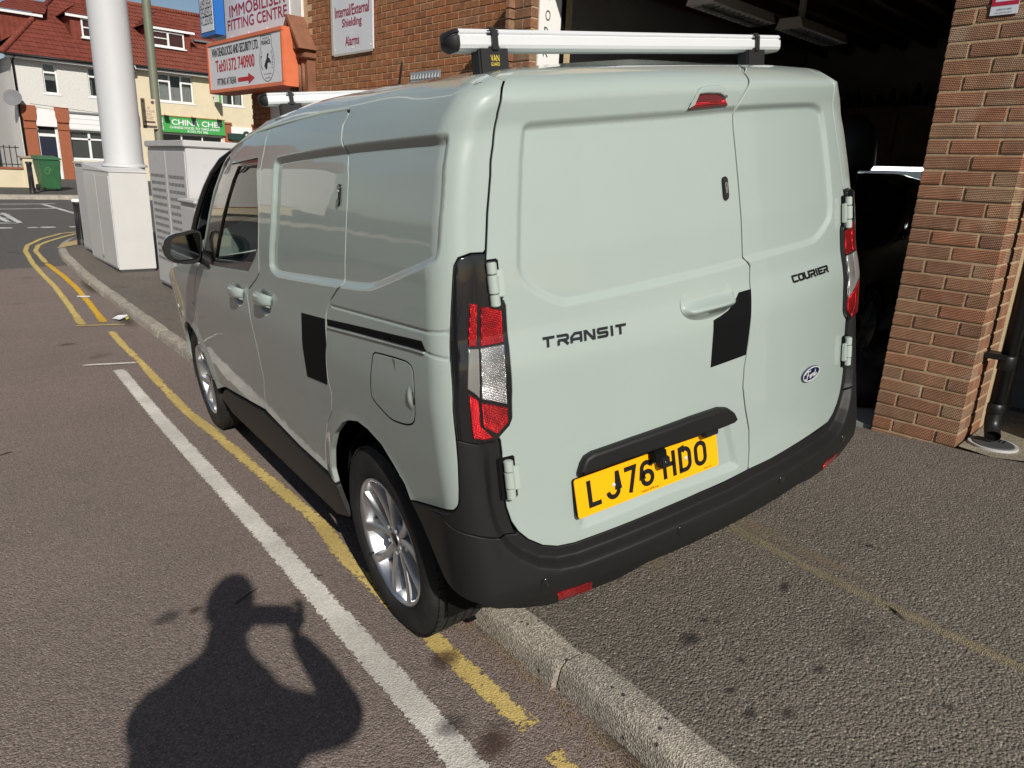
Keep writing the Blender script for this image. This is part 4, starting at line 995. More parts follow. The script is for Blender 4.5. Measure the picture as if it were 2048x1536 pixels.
V = [(p.x, p.y, pav_z(p.x, p.y)-(.02 if p.y < 16 and p.x < 5 and _a_of(p) < .11 else 0)-(0.0 if p.x < 4.3 or p.y > 5.5 else .03)) for p in r[0]]
pav = struct(mesh_obj('pavement', V, [tuple(f) for f in r[2]], PAVM, smooth=True))
# kerb stones, each its own piece
def stone_mat(name, c, c2, sc=220):
    m, nt, b, out = new_mat(name); L = nt.links.new; t = N(nt, 'ShaderNodeTexCoord'); b.inputs['Roughness'].default_value = .9; b.inputs['Specular IOR Level'].default_value = .3
    v = N(nt, 'ShaderNodeTexVoronoi', Scale=sc); L(t.outputs['Object'], v.inputs['Vector']); s = N(nt, 'ShaderNodeSeparateColor'); L(v.outputs['Color'], s.inputs[0])
    n = N(nt, 'ShaderNodeTexNoise', Scale=6.0, Detail=8.0, Roughness=.7); L(t.outputs['Object'], n.inputs['Vector'])
    rp = N(nt, 'ShaderNodeValToRGB'); rp.color_ramp.elements[0].position = .32; rp.color_ramp.elements[1].position = .68; rp.color_ramp.elements[0].color = (*c2, 1); rp.color_ramp.elements[1].color = (*c, 1); L(n.outputs['Fac'], rp.inputs[0])
    mr = N(nt, 'ShaderNodeMapRange'); mr.inputs['To Min'].default_value = .55; mr.inputs['To Max'].default_value = 1.45; L(s.outputs[0], mr.inputs['Value'])
    mu = N(nt, 'ShaderNodeMixRGB', blend_type='MULTIPLY'); mu.inputs['Fac'].default_value = 1; L(rp.outputs[0], mu.inputs['Color1']); L(mr.outputs[0], mu.inputs['Color2'])
    # black gum spots
    v2 = N(nt, 'ShaderNodeTexVoronoi', Scale=26.0); L(t.outputs['Object'], v2.inputs['Vector']); lt = N(nt, 'ShaderNodeMath', operation='LESS_THAN'); lt.inputs[1].default_value = .17; L(v2.outputs['Distance'], lt.inputs[0])
    s2 = N(nt, 'ShaderNodeSeparateColor'); L(v2.outputs['Color'], s2.inputs[0]); g2 = N(nt, 'ShaderNodeMath', operation='GREATER_THAN'); g2.inputs[1].default_value = .62; L(s2.outputs[0], g2.inputs[0])
    mm = N(nt, 'ShaderNodeMath', operation='MULTIPLY'); L(lt.outputs[0], mm.inputs[0]); L(g2.outputs[0], mm.inputs[1])
    m3 = N(nt, 'ShaderNodeMixRGB'); m3.inputs['Color2'].default_value = (.05, .047, .045, 1); L(mm.outputs[0], m3.inputs[0]); L(mu.outputs[0], m3.inputs['Color1']); L(m3.outputs[0], b.inputs['Base Color'])
    bp = N(nt, 'ShaderNodeBump', Strength=.7, Distance=.005); L(v.outputs['Distance'], bp.inputs['Height']); L(bp.outputs[0], b.inputs['Normal'])
    return m
KERBM = stone_mat('kerb_stone', (.40, .36, .30), (.25, .225, .19), 190); KERBM2 = stone_mat('kerb_stone_pale', (.43, .385, .32), (.27, .24, .20), 190)
kerb = struct(empty('kerb'))
cum = np.r_[0, np.cumsum(np.hypot(*np.diff(KL, axis=0).T))]
def kat(s): return np.array([np.interp(s, cum, KL[:, 0]), np.interp(s, cum, KL[:, 1])]), np.array([np.interp(s, cum, kn[:, 0]), np.interp(s, cum, kn[:, 1])])
s_joint = float(np.interp(1.17, KL[:, 1], cum)); s0 = s_joint-math.ceil(s_joint/.915)*.915; k = 0
PROF = [(-.012, -.12), (.0, .0), (.006, .045), (.010, .062), (.020, .075), (.036, .082), (.07, .085), (.112, .086), (.122, .080), (.124, -.12)]
s = s0; rk = random.Random(3)
while s < cum[-1]-1 and s < 42:
    L_ = .915; a, b_ = max(s+.004, 0), s+L_-.004; dz = rk.uniform(-.004, .004); dx = rk.uniform(-.004, .004); tw = rk.uniform(-.004, .004)
    if abs(s+L_-s_joint) < .01: dz, dx, tw = .008, .006, .004
    if abs(s-s_joint) < .01: dz, dx, tw = .006, -.014, -.004
    if b_ > .2:
        v = []; f = []; nseg = 6; n = len(PROF)
        for i in range(nseg+1):
            q, nn = kat(a+(b_-a)*i/nseg); t = i/nseg-.5
            ch = .006 if i in (0, nseg) else 0
            for o, h in PROF:
                hh_ = h-(ch if h > .05 else 0)+rk.uniform(-.0012, .0012)*(h > .03); p = q+nn*(o+dx+tw*t*2+(ch*.6 if o < .03 and h > 0 else 0)+rk.uniform(-.001, .001)); v.append((p[0], p[1], gz(q[1])+hh_+dz))
        for i in range(nseg):
            for j in range(n-1): f.append((i*n+j, i*n+j+1, (i+1)*n+j+1, (i+1)*n+j))
        f += [tuple(range(n)), tuple(range((nseg+1)*n-1, nseg*n-1, -1))]
        mb = MB(); mb.add(v, f); mb.build('kerb_stone', KERBM if k % 3 else KERBM2, kerb, autosmooth=.55)
    s += L_; k += 1
# ---- painted markings: worn ribbons just proud of the road
def paint_marking(name, col, wear=.5, sc=38.0, dirt=.3):
    m = bpy.data.materials.new(name); m.use_nodes = True; nt = m.node_tree; nt.nodes.clear(); L = nt.links.new
    out = N(nt, 'ShaderNodeOutputMaterial'); b = N(nt, 'ShaderNodeBsdfPrincipled'); b.inputs['Roughness'].default_value = .8; b.inputs['Specular IOR Level'].default_value = .25
    t = N(nt, 'ShaderNodeTexCoord'); n1 = N(nt, 'ShaderNodeTexNoise', Scale=sc, Detail=6.0, Roughness=.72); L(t.outputs['Object'], n1.inputs['Vector'])
    n2 = N(nt, 'ShaderNodeTexNoise', Scale=2.2, Detail=4.0); L(t.outputs['Object'], n2.inputs['Vector'])
    # colour varies with dirt
    rp = N(nt, 'ShaderNodeValToRGB'); rp.color_ramp.elements[0].position = .34; rp.color_ramp.elements[1].position = .6; rp.color_ramp.elements[0].color = (*[c*(1-dirt) for c in col], 1); rp.color_ramp.elements[1].color = (*col, 1); L(n2.outputs['Fac'], rp.inputs[0])
    v = N(nt, 'ShaderNodeTexVoronoi', Scale=170.0); L(t.outputs['Object'], v.inputs['Vector']); s_ = N(nt, 'ShaderNodeSeparateColor'); L(v.outputs['Color'], s_.inputs[0]); mr = N(nt, 'ShaderNodeMapRange'); mr.inputs['To Min'].default_value = .82; mr.inputs['To Max'].default_value = 1.12; L(s_.outputs[0], mr.inputs['Value'])
    mu = N(nt, 'ShaderNodeMixRGB', blend_type='MULTIPLY'); mu.inputs['Fac'].default_value = 1; L(rp.outputs[0], mu.inputs['Color1']); L(mr.outputs[0], mu.inputs['Color2']); L(mu.outputs[0], b.inputs['Base Color'])
    bp = N(nt, 'ShaderNodeBump', Strength=.5, Distance=.004); L(v.outputs['Distance'], bp.inputs['Height']); L(bp.outputs[0], b.inputs['Normal'])
    # wear: paint lost where noise beats the distance to the painted edge (stored in UV.x: 0 edge .. 1 centre)
    uv = N(nt, 'ShaderNodeUVMap'); sx = N(nt, 'ShaderNodeSeparateXYZ'); L(uv.outputs[0], sx.inputs[0])
    ed = N(nt, 'ShaderNodeMapRange'); ed.inputs['From Max'].default_value = .55; ed.inputs['To Min'].default_value = .43; ed.inputs['To Max'].default_value = .62+(1-wear)*.3; L(sx.outputs[0], ed.inputs['Value'])
    w2 = N(nt, 'ShaderNodeMath', operation='MULTIPLY_ADD'); w2.inputs[1].default_value = .38*wear; L(n2.outputs['Fac'], w2.inputs[0]); L(n1.outputs['Fac'], w2.inputs[2])
    sb = N(nt, 'ShaderNodeMath', operation='SUBTRACT'); L(w2.outputs[0], sb.inputs[0]); sb.inputs[1].default_value = .19*wear
    cmp_ = N(nt, 'ShaderNodeMath', operation='LESS_THAN'); L(sb.outputs[0], cmp_.inputs[0]); L(ed.outputs[0], cmp_.inputs[1])
    tr = N(nt, 'ShaderNodeBsdfTransparent'); ms = N(nt, 'ShaderNodeMixShader'); L(cmp_.outputs[0], ms.inputs[0]); L(tr.outputs[0], ms.inputs[1]); L(b.outputs[0], ms.inputs[2]); L(ms.outputs[0], out.inputs[0])
    return m
WHITEP = paint_marking('white_road_paint', (.70, .66, .59), .5, 60); YELP = paint_marking('yellow_road_paint', (.64, .48, .17), 1.0, 50, .25); YELN = paint_marking('fresh_yellow_paint', (.66, .40, .04), .8, 45, .15)
WHITEF = paint_marking('far_white_paint', (.62, .61, .58), .3, 10)
def ribbon(name, pts, w, mat, z=.004, jit=.0):
    P = np.array([p[:2] for p in pts], float); P = resample(P, .12, closed=False); d = np.gradient(P, axis=0); d /= np.linalg.norm(d, axis=1, keepdims=True)+1e-9; nn = np.stack([-d[:, 1], d[:, 0]], 1)
    ws = w if isinstance(w, (list, tuple)) else (w, w); W = np.interp(np.linspace(0, 1, len(P)), [0, 1], ws); rj = random.Random(len(P)); v = []; uvx = []
    for i, p in enumerate(P):
        for k, u in ((-.5, 0), (-.25, .5), (0, 1), (.25, .5), (.5, 0)):
            q = p+nn[i]*W[i]*k*(1+rj.uniform(-jit, jit)); v.append((q[0], q[1], gz(q[1])+z)); uvx.append(u*(0.2 if i in (0, len(P)-1) else 1))
    f = [(i*5+j, i*5+j+1, (i+1)*5+j+1, (i+1)*5+j) for i in range(len(P)-1) for j in range(4)]
    o = mesh_obj(name, v, f, mat); uvl = o.data.uv_layers.new(name='UVMap')
    for l in o.data.loops: uvl.data[l.index].uv = (uvx[l.vertex_index], 0)
    return struct(o)
gp = lambda *p: [ground(q) for q in p]
wl_ = gp((238,740),(330,850),(430,960),(540,1082),(647,1204),(790,1366),(937,1536)); dirw = np.array(wl_[-1])-np.array(wl_[-2]); wl_.append(wl_[-1]+dirw*3)
ribbon('bay_marking', wl_, .098, WHITEP)
ribbon('bay_marking', gp((166,732),(275,726.5)), .058, WHITEP, .008)
yl = gp((222,663),(246,691),(281,724),(316,764),(375,825),(422,862),(480,911),(640,1047),(698,1127),(776,1200),(857,1270),(913,1323),(972,1378),(1021,1422),(1062,1456))
ribbon('yellow_line', yl, (.078, .074), YELP, jit=.08)
ribbon('yellow_line', gp((1103,1508),(1140,1545),(1190,1600)), .06, YELP, .004, .2)
ribbon('yellow_line', gp((164,650),(136.7,609),(109,573),(82,546),(65.6,527),(50.6,502),(54.7,491),(82,478),(123,467),(153,464)), .085, YELP)
ribbon('yellow_line', gp((208,644.5),(178,606),(153,576),(128.5,554),(104,535),(93,527)), .085, YELN)
ribbon('yellow_line', gp((92,526),(71,502),(76.6,491),(95.7,483),(123,475),(153,467)), .085, YELP)
ribbon('yellow_line', gp((150,653),(252,650)), .05, YELP, .008)
for a, b_ in (((-30,456.5),(25,456)), ((54,455.5),(77,455)), ((80,455),(111,454.5)), ((138,454),(176,453.5))): ribbon('give_way_dash', gp(a, b_), .20, WHITEF)
for a, b_ in (((-60,409),(112,408)), ((-60,419.5),(122,417)), ((85,408.5),(180,436)), ((-50,430),(22,429)), ((-50,436),(30,437)), ((-50,447),(40,446.5)), ((5,426),(40,446)), ((-15,428),(16,444))): ribbon('white_road_line', gp(a, b_), .13, WHITEF, .006)
# sandy edging strip let into the pavement
EDGM = stone_mat('edging_sand', (.215, .178, .115), (.15, .125, .085), 260)
ep = [ground(p, pav=True) for p in ((1440,1042),(1475,1062),(1600,1128),(1740,1195),(1900,1271),(2060,1345))]; dire = ep[-1]-ep[-2]; ep = [ep[0]-(ep[1]-ep[0])*14]+ep+[ep[-1]+dire*4]
v, f, re = [], [], random.Random(5); PP = resample(np.array([p[:2] for p in ep]), .08, closed=False); d = np.gradient(PP, axis=0); d /= np.linalg.norm(d, axis=1, keepdims=True)
for i, p in enumerate(PP):
    nn = np.array([d[i][1], -d[i][0]]); nn = nn if nn[0] > 0 else -nn
    for o, h in ((-.022, -.004), (-.016, .006), (.018, .007), (.030, -.002)): q = p+nn*(o+re.uniform(-.004, .004)); v.append((q[0], q[1], pav_z(q[0], q[1])+h+re.uniform(-.001, .001)))
f = [(i*4+j, i*4+j+1, (i+1)*4+j+1, (i+1)*4+j) for i in range(len(PP)-1) for j in range(3)]
struct(mesh_obj('pavement_edging', v, f, EDGM, smooth=True))
# far side of the main road: kerb, pavement
v, f = [], []; fx = np.linspace(-80, 80, 81); 
for x in fx:
    for y, h in ((25.45, -.05), (25.5, .12), (25.65, .13)): v.append((x, y, gz(y)+h))
f = [(i*3+j, i*3+j+1, (i+1)*3+j+1, (i+1)*3+j) for i in range(80) for j in range(2)]
struct(mesh_obj('far_kerb', v, f, KERBM2))
v, f = [], []; fy = np.linspace(25.65, 60, 30)
for y in fy:
    for x in (-80, 80): v.append((x, y, gz(y)+.13))
f = [(i*2, i*2+1, i*2+3, i*2+2) for i in range(29)]
struct(mesh_obj('far_pavement', v, f, FARM))
# street side behind the photographer
v, f = [], []
ly = np.arange(-40, 17.2, .6)
for y in ly:
    for x, h in ((-4.6, -.05), (-4.58, .10), (-4.45-.3, .105), (-30, .13)): v.append((x, y, gz(y)+h))
f = [(i*4+j, (i+1)*4+j, (i+1)*4+j+1, i*4+j+1) for i in range(len(ly)-1) for j in range(3)]
struct(mesh_obj('opposite_pavement', v, f, FARM))
TACT = plain('buff_tactile', (.42, .31, .15), .85, var=.15, scale=12)
tp = [ground(p, .11) for p in ((112,494),(128,484),(158,480),(160,488))]
struct(mesh_obj('tactile_paving', [(p[0], p[1], pav_z(p[0], p[1])+.006) for p in tp], [(0, 1, 2, 3)], TACT))

# ---- stains: oil, gum and tyre scuffs lying on the tarmac
def stain_mat(name, c, sc=9.0, amt=.62):
    m = bpy.data.materials.new(name); m.use_nodes = True; nt = m.node_tree; nt.nodes.clear(); L = nt.links.new
    out = N(nt, 'ShaderNodeOutputMaterial'); b = N(nt, 'ShaderNodeBsdfPrincipled'); b.inputs['Base Color'].default_value = (*c, 1); b.inputs['Roughness'].default_value = .8; b.inputs['Specular IOR Level'].default_value = .2
    t = N(nt, 'ShaderNodeTexCoord'); n = N(nt, 'ShaderNodeTexNoise', Scale=sc, Detail=5.0, Roughness=.7); L(t.outputs['Object'], n.inputs['Vector']); v = N(nt, 'ShaderNodeTexVoronoi', Scale=170.0); L(t.outputs['Object'], v.inputs['Vector']); sc_ = N(nt, 'ShaderNodeSeparateColor'); L(v.outputs['Color'], sc_.inputs[0])
    uv = N(nt, 'ShaderNodeUVMap'); sx = N(nt, 'ShaderNodeSeparateXYZ'); L(uv.outputs[0], sx.inputs[0])
    a = N(nt, 'ShaderNodeMath', operation='ADD'); L(sx.outputs[0], a.inputs[0]); L(n.outputs['Fac'], a.inputs[1]); a2 = N(nt, 'ShaderNodeMath', operation='MULTIPLY_ADD'); a2.inputs[1].default_value = .35; L(sc_.outputs[0], a2.inputs[0]); L(a.outputs[0], a2.inputs[2])
    mr = N(nt, 'ShaderNodeMapRange'); mr.inputs['From Min'].default_value = .78; mr.inputs['From Max'].default_value = 1.5; mr.inputs['To Max'].default_value = amt; L(a2.outputs[0], mr.inputs['Value'])
    tr = N(nt, 'ShaderNodeBsdfTransparent'); ms = N(nt, 'ShaderNodeMixShader'); L(mr.outputs[0], ms.inputs[0]); L(tr.outputs[0], ms.inputs[1]); L(b.outputs[0], ms.inputs[2]); L(ms.outputs[0], out.inputs[0]); return m
STN = stain_mat('oil_stain', (.05, .042, .037), 9.0, .5); STN2 = stain_mat('gum_spot', (.022, .02, .018), 30.0); STN3 = stain_mat('rust_stain', (.07, .04, .03), 14.0); SAND = stain_mat('sand_wash', (.26, .20, .125), 5.0, .3); SAND2 = stain_mat('gutter_dirt', (.085, .06, .04), 6.0)
def stain(px, rx, ry, rot, mat, pav=False, z=.009):
    c = ground(px, pav=pav); v = [(c[0], c[1], c[2]+z)]; u = [1.0]; n = 20
    for k in range(n): a = 2*math.pi*k/n; x, y = rx*math.cos(a), ry*math.sin(a); q = (c[0]+x*math.cos(rot)-y*math.sin(rot), c[1]+x*math.sin(rot)+y*math.cos(rot)); v.append((q[0], q[1], (pav_z(*q) if pav else gz(q[1]))+z)); u.append(0.0)
    o = mesh_obj('stain', v, [(0, k+1, (k+1) % n+1) for k in range(n)], mat); l = o.data.uv_layers.new(name='UVMap')
    for lp in o.data.loops: l.data[lp.index].uv = (u[lp.vertex_index], 0)
    return struct(o)
for a in (((335, 1240), .075, .05, .3, STN), ((392, 1224), .045, .03, .3, STN3), ((890, 1325), .085, .06, .2, STN3), ((988, 1490), .10, .06, .5, STN3), ((640, 1155), .02, .015, 0, STN), ((905, 1455), .07, .05, .2, STN), ((135, 690), .12, .05, 0, STN), ((1115, 1288), .10, .09, 0, STN)): stain(*a)
for a in (((1382, 1281), .055, .038, .3), ((1485, 1325), .022, .018, 0), ((1463, 1387), .020, .016, 0), ((1503, 1433), .030, .022, .4), ((1578, 1433), .034, .022, .2), ((1410, 1246), .024, .012, 0), ((1437, 1248), .02, .012, .5), ((1640, 1345), .03, .02, 0), ((1572, 1178), .05, .02, .3), ((1740, 1094), .012, .01, 0), ((1900, 1420), .02, .015, 0)): stain(a[0], a[1], a[2], a[3], STN2, True)
ang = math.atan2(dire[1], dire[0])
for px_, rx_, ry_, rot_ in (((1500, 1052), .25, .09, ang), ((1640, 1120), .35, .05, ang), ((1300, 1120), .15, .08, ang)): stain(px_, rx_, ry_, rot_, SAND, True, .005)
for px_, rx_, ry_, rot_ in (((1130, 1345), .07, .14, -.15), ((1180, 1400), .07, .2, -.15), ((1250, 1475), .07, .2, -.15), ((1010, 1262), .10, .2, -.15), ((1330, 1560), .08, .25, -.15), ((250, 640), .1, .6, -.1), ((180, 575), .1, .7, -.1)): stain(px_, rx_, ry_, rot_, SAND2, False, .0045)
# ================================================================== GARAGE AND SIGN WALL
def brick_mat(name, cols, comb=0.0, var=.25, comb_dir='Z', pale=.25, rough=.9):
    m, nt, b, out = new_mat(name); L = nt.links.new; t = N(nt, 'ShaderNodeTexCoord'); oi = N(nt, 'ShaderNodeObjectInfo'); b.inputs['Roughness'].default_value = rough; b.inputs['Specular IOR Level'].default_value = .25
    rp = N(nt, 'ShaderNodeValToRGB'); e = rp.color_ramp.elements; rp.color_ramp.interpolation = 'LINEAR'
    while len(e) < len(cols): e.new(.5)
    for i, c in enumerate(cols): e[i].position = i/(len(cols)-1); e[i].color = (*c, 1)
    L(oi.outputs['Random'], rp.inputs[0])
    n = N(nt, 'ShaderNodeTexNoise', Scale=11.0, Detail=6.0, Roughness=.65); 
    ad = N(nt, 'ShaderNodeVectorMath', operation='ADD'); cx = N(nt, 'ShaderNodeCombineXYZ'); L(oi.outputs['Random'], cx.inputs[0]); sc = N(nt, 'ShaderNodeVectorMath', operation='SCALE'); sc.inputs['Scale'].default_value = 40.0; L(cx.outputs[0], sc.inputs[0]); L(t.outputs['Object'], ad.inputs[0]); L(sc.outputs[0], ad.inputs[1]); L(ad.outputs[0], n.inputs['Vector'])
    mr = N(nt, 'ShaderNodeMapRange'); mr.inputs['From Min'].default_value = .3; mr.inputs['From Max'].default_value = .7; mr.inputs['To Min'].default_value = 1-var; mr.inputs['To Max'].default_value = 1+var; L(n.outputs['Fac'], mr.inputs['Value'])
    mu = N(nt, 'ShaderNodeMixRGB', blend_type='MULTIPLY'); mu.inputs['Fac'].default_value = 1; L(rp.outputs[0], mu.inputs['Color1']); L(mr.outputs[0], mu.inputs['Color2'])
    n2 = N(nt, 'ShaderNodeTexNoise', Scale=5.0, Detail=3.0); L(ad.outputs[0], n2.inputs['Vector']); r2 = N(nt, 'ShaderNodeValToRGB'); r2.color_ramp.elements[0].position = .58; r2.color_ramp.elements[1].position = .72; r2.color_ramp.elements[1].color = (pale, pale, pale, 1); L(n2.outputs['Fac'], r2.inputs[0])
    m2 = N(nt, 'ShaderNodeMixRGB'); m2.inputs['Color2'].default_value = (.46, .37, .26, 1); L(r2.outputs[0], m2.inputs['Fac']); L(mu.outputs[0], m2.inputs['Color1']); L(m2.outputs[0], b.inputs['Base Color'])
    h = None
    if comb > 0:
        # dragged rows of small dints
        mp_ = N(nt, 'ShaderNodeMapping'); mp_.inputs['Scale'].default_value = (1, 1, 1); L(t.outputs['Object'], mp_.inputs[0]); sp = N(nt, 'ShaderNodeSeparateXYZ'); L(mp_.outputs[0], sp.inputs[0])
        w1 = N(nt, 'ShaderNodeMath', operation='MULTIPLY'); w1.inputs[1].default_value = 2*math.pi/.0082; L(sp.outputs['Z'], w1.inputs[0]); s1 = N(nt, 'ShaderNodeMath', operation='SINE'); L(w1.outputs[0], s1.inputs[0])
        xy = N(nt, 'ShaderNodeMath', operation='ADD'); L(sp.outputs['X'], xy.inputs[0]); L(sp.outputs['Y'], xy.inputs[1]); w2 = N(nt, 'ShaderNodeMath', operation='MULTIPLY'); w2.inputs[1].default_value = 2*math.pi/.0078; L(xy.outputs[0], w2.inputs[0])
        ph = N(nt, 'ShaderNodeMath', operation='MULTIPLY_ADD'); ph.inputs[1].default_value = 160.0; L(sp.outputs['Z'], ph.inputs[0]); L(w2.outputs[0], ph.inputs[2]); s2 = N(nt, 'ShaderNodeMath', operation='SINE'); L(ph.outputs[0], s2.inputs[0])
        mm = N(nt, 'ShaderNodeMath', operation='MULTIPLY_ADD'); mm.inputs[1].default_value = .75; L(s2.outputs[0], mm.inputs[0]); L(s1.outputs[0], mm.inputs[2]); h = mm.outputs[0]
    nb = N(nt, 'ShaderNodeTexNoise', Scale=160.0, Detail=4.0); L(ad.outputs[0], nb.inputs['Vector'])
    if h is None: h = nb.outputs['Fac']; dist = .004; st = .6
    else:
        a2 = N(nt, 'ShaderNodeMath', operation='MULTIPLY_ADD'); a2.inputs[1].default_value = 2.2; L(nb.outputs['Fac'], a2.inputs[0]); L(h, a2.inputs[2]); h = a2.outputs[0]; dist = .0022; st = comb
    bp = N(nt, 'ShaderNodeBump', Strength=st, Distance=dist); L(h, bp.inputs['Height']); L(bp.outputs[0], b.inputs['Normal'])
    return m
PILB = brick_mat('ribbed_buff_brick', [(.30, .155, .090), (.34, .185, .108), (.27, .145, .090), (.37, .165, .092), (.34, .215, .132), (.30, .17, .105), (.39, .185, .105)], comb=.9, var=.25, pale=.5)
OLDB = brick_mat('old_brown_brick', [(.27, .115, .050), (.30, .135, .062), (.24, .102, .050), (.32, .122, .052), (.28, .145, .075)], comb=0, var=.3, pale=.06)
MORT = plain('sand_mortar', (.44, .34, .21), .95, spec=.2, var=.2, scale=30, bump=.6, bscale=240)
MORT2 = plain('buff_mortar', (.56, .38, .23), .95, spec=.2, var=.12, scale=20, bump=.4, bscale=200)
_bm = {}
def brick_mesh(lx, ly, lz, mat, name='brick'):
    """soft-edged brick centred on its origin"""
    key = (round(lx, 4), round(ly, 4), round(lz, 4), mat.name)
    if key not in _bm:
        bm = bmesh.new(); bmesh.ops.create_cube(bm, size=1.0); bmesh.ops.scale(bm, vec=(lx, ly, lz), verts=bm.verts); bmesh.ops.bevel(bm, geom=list(bm.edges), offset=.0035, segments=1, affect='EDGES')
        me = bpy.data.meshes.new(name); bm.to_mesh(me); bm.free(); me.materials.append(mat); me.polygons.foreach_set('use_smooth', [True]*len(me.polygons)); me.set_sharp_from_angle(angle=.4); _bm[key] = me
    return _bm[key]
def brick(parent, me, loc, rz=0.0):
    o = bpy.data.objects.new('brick', me); o.location = loc; o.rotation_euler = (0, 0, rz); return link(o, parent)
rb = random.Random(11)
# ---- near pillar
garage = empty('garage', (4.21, 2.7, .17)); tag(garage, 'open brick garage with a dark interior behind the van', 'garage')
pil = empty('brick_pillar', (4.21, 1.1, .15)); tag(pil, 'pier of ribbed orange brown bricks at the right of the garage opening', 'pillar')
def pbox(name, x0, x1, y0, y1, z0, z1, mat, parent, bevel=0.0):
    o = box(name, x0, x1, y0, y1, z0, z1, mat, parent, bevel); o.matrix_parent_inverse = parent.matrix_basis.inverted() if parent else Matrix(); return o
bpy.context.view_layer.update()
def child(o, parent): o.parent = parent; o.matrix_parent_inverse = parent.matrix_world.inverted(); return o
PX0, PY0, PY1 = 4.21, .885, 1.318
child(box('mortar_core', PX0+.005, PX0+.45, PY0+.005, PY1-.005, .0, 3.92, MORT), pil)
H_, S_ = .1000, .2115; J = .0105
z = 2.269-.075*28; k = 28
while z < 3.9:
    zc = z-.0375; x = PX0+.05125; lz = .0655
    if k % 2: seq = [(PY1-H_/2, H_), (PY1-H_-J-S_/2, S_-.0), (PY1-H_-2*J-S_-H_/2+.001, H_)]
    else: seq = [(PY1-S_/2, S_), (PY1-S_-J-S_/2+.0005, S_)]
    if zc > .08:
        for yc, L_ in seq:
            o = brick(None, brick_mesh(.1025, L_, lz, PILB), (x+rb.uniform(-.002, .002), yc, zc+rb.uniform(-.001, .001)), rb.uniform(-.004, .004)); child(o, pil)
        if k % 2 == 0: o = brick(None, brick_mesh(.215, .1025, lz, PILB), (PX0+.1025+J+.1075, PY0+.05125, zc)); child(o, pil)
        else:
            o = brick(None, brick_mesh(.215, .1025, lz, PILB), (PX0+.1025+J+.1075-.05, PY0+.0515, zc)); child(o, pil)
        o = brick(None, brick_mesh(.215, .1025, lz, PILB), (PX0+.1025+2*J+.1075+.215+(0 if k % 2 == 0 else -.05), PY0+.0515, zc)); child(o, pil)
    z += .075; k -= 1
# alarm sticker at the top of the pillar
STK = plain('sticker_red', (.42, .02, .05), .4); STW = plain('sticker_white', (.62, .66, .72), .4)
fs = lambda a, b, d: np.array([PX0-.001-d, a, b])
p0 = on_plane((1985, 15), (PX0, 0, 0), (1, 0, 0))
sy0, sy1 = on_plane((2037, 15), (PX0, 0, 0), (1, 0, 0))[1], on_plane((1983, 15), (PX0, 0, 0), (1, 0, 0))[1]; sz0, szm = on_plane((1985, 32), (PX0, 0, 0), (1, 0, 0))[2], on_plane((1985, 14), (PX0, 0, 0), (1, 0, 0))[2]
stk = empty('alarm_sticker', (PX0-.004, (sy0+sy1)/2, sz0)); tag(stk, 'red and white alarm warning sticker high on the brick pier', 'sticker'); bpy.context.view_layer.update()
child(MB().box(PX0-.006, PX0-.001, sy0, sy1, sz0, szm+.16).build('sticker_board', STW), stk)
child(mesh_obj('red_field', [(PX0-.0068, sy0, szm), (PX0-.0068, sy0, szm+.16), (PX0-.0068, sy1, szm+.16), (PX0-.0068, sy1, szm)], [(0, 1, 2, 3)], STK), stk)
yc_ = (sy0+sy1)/2; wv = .035
tri = [(yc_-.042, szm+.018), (yc_+.042, szm+.018), (yc_+.036, szm+.05), (yc_, szm+.12), (yc_-.036, szm+.05)]
child(mesh_obj('warning_sign', [(PX0-.0074, a, b) for a, b in tri], [tuple(range(5))], STW), stk)
child(mesh_obj('warning_mark', [(PX0-.008, yc_+a, szm+.045+b) for a, b in ((-.02, -.004), (-.006, .004), (0, .018), (.006, .004), (.02, -.004), (.004, -.008), (0, -.016), (-.004, -.008))], [tuple(range(8))], BLKMT), stk)
fst = lambda a, b, d: np.array([PX0-.0075, yc_-a, b])
child(text('sticker_print', 'ALARM 01372 740900', lambda a, b, d: fst(a, szm-.016+b, d), .06, .007, BLKMT, None), stk); child(text('sticker_print', 'CAR AUDIO SECURITY', lambda a, b, d: fst(a, szm-.030+b, d), .07, .005, BLKMT, None), stk)
# ---- garage carcass
GR = plain('grey_render', (.26, .25, .245), .9, var=.15, scale=3); GCL = plain('dark_ceiling_wood', (.09, .035, .02), .8, var=.3, scale=4); GFL = plain('garage_floor', (.22, .22, .215), .7, var=.3, scale=2, bump=.2)
RENDER = plain('pale_render', (.45, .43, .39), .9, var=.1, scale=4, bump=.3)
G = lambda o: child(o, garage)
G(box('side_wall', 4.62, 9.4, 4.45, 4.60, -.2, 3.92, GR)); G(box('back_wall', 9.25, 9.4, .9, 4.45, -.2, 3.9, GR)); G(box('side_wall', 4.66, 9.25, .885, 1.04, -.2, 3.90, MORT))
G(box('roof', 4.25, 9.4, .90, 4.58, 3.62, 3.9, GR)); G(box('lintel', 4.225, 4.55, 1.31, 4.19, 3.02, 3.88, PILB)); G(box('ceiling', 4.56, 9.25, 1.04, 4.45, 3.10, 3.16, GCL))
for i in range(11):
    yb = 1.2+.3*i; G(box('joist', 4.56, 9.25, yb, yb+.05, 3.0, 3.10, GCL))
G(box('garage_floor', 4.235, 9.25, 1.04, 4.45, .10, .166, GFL))
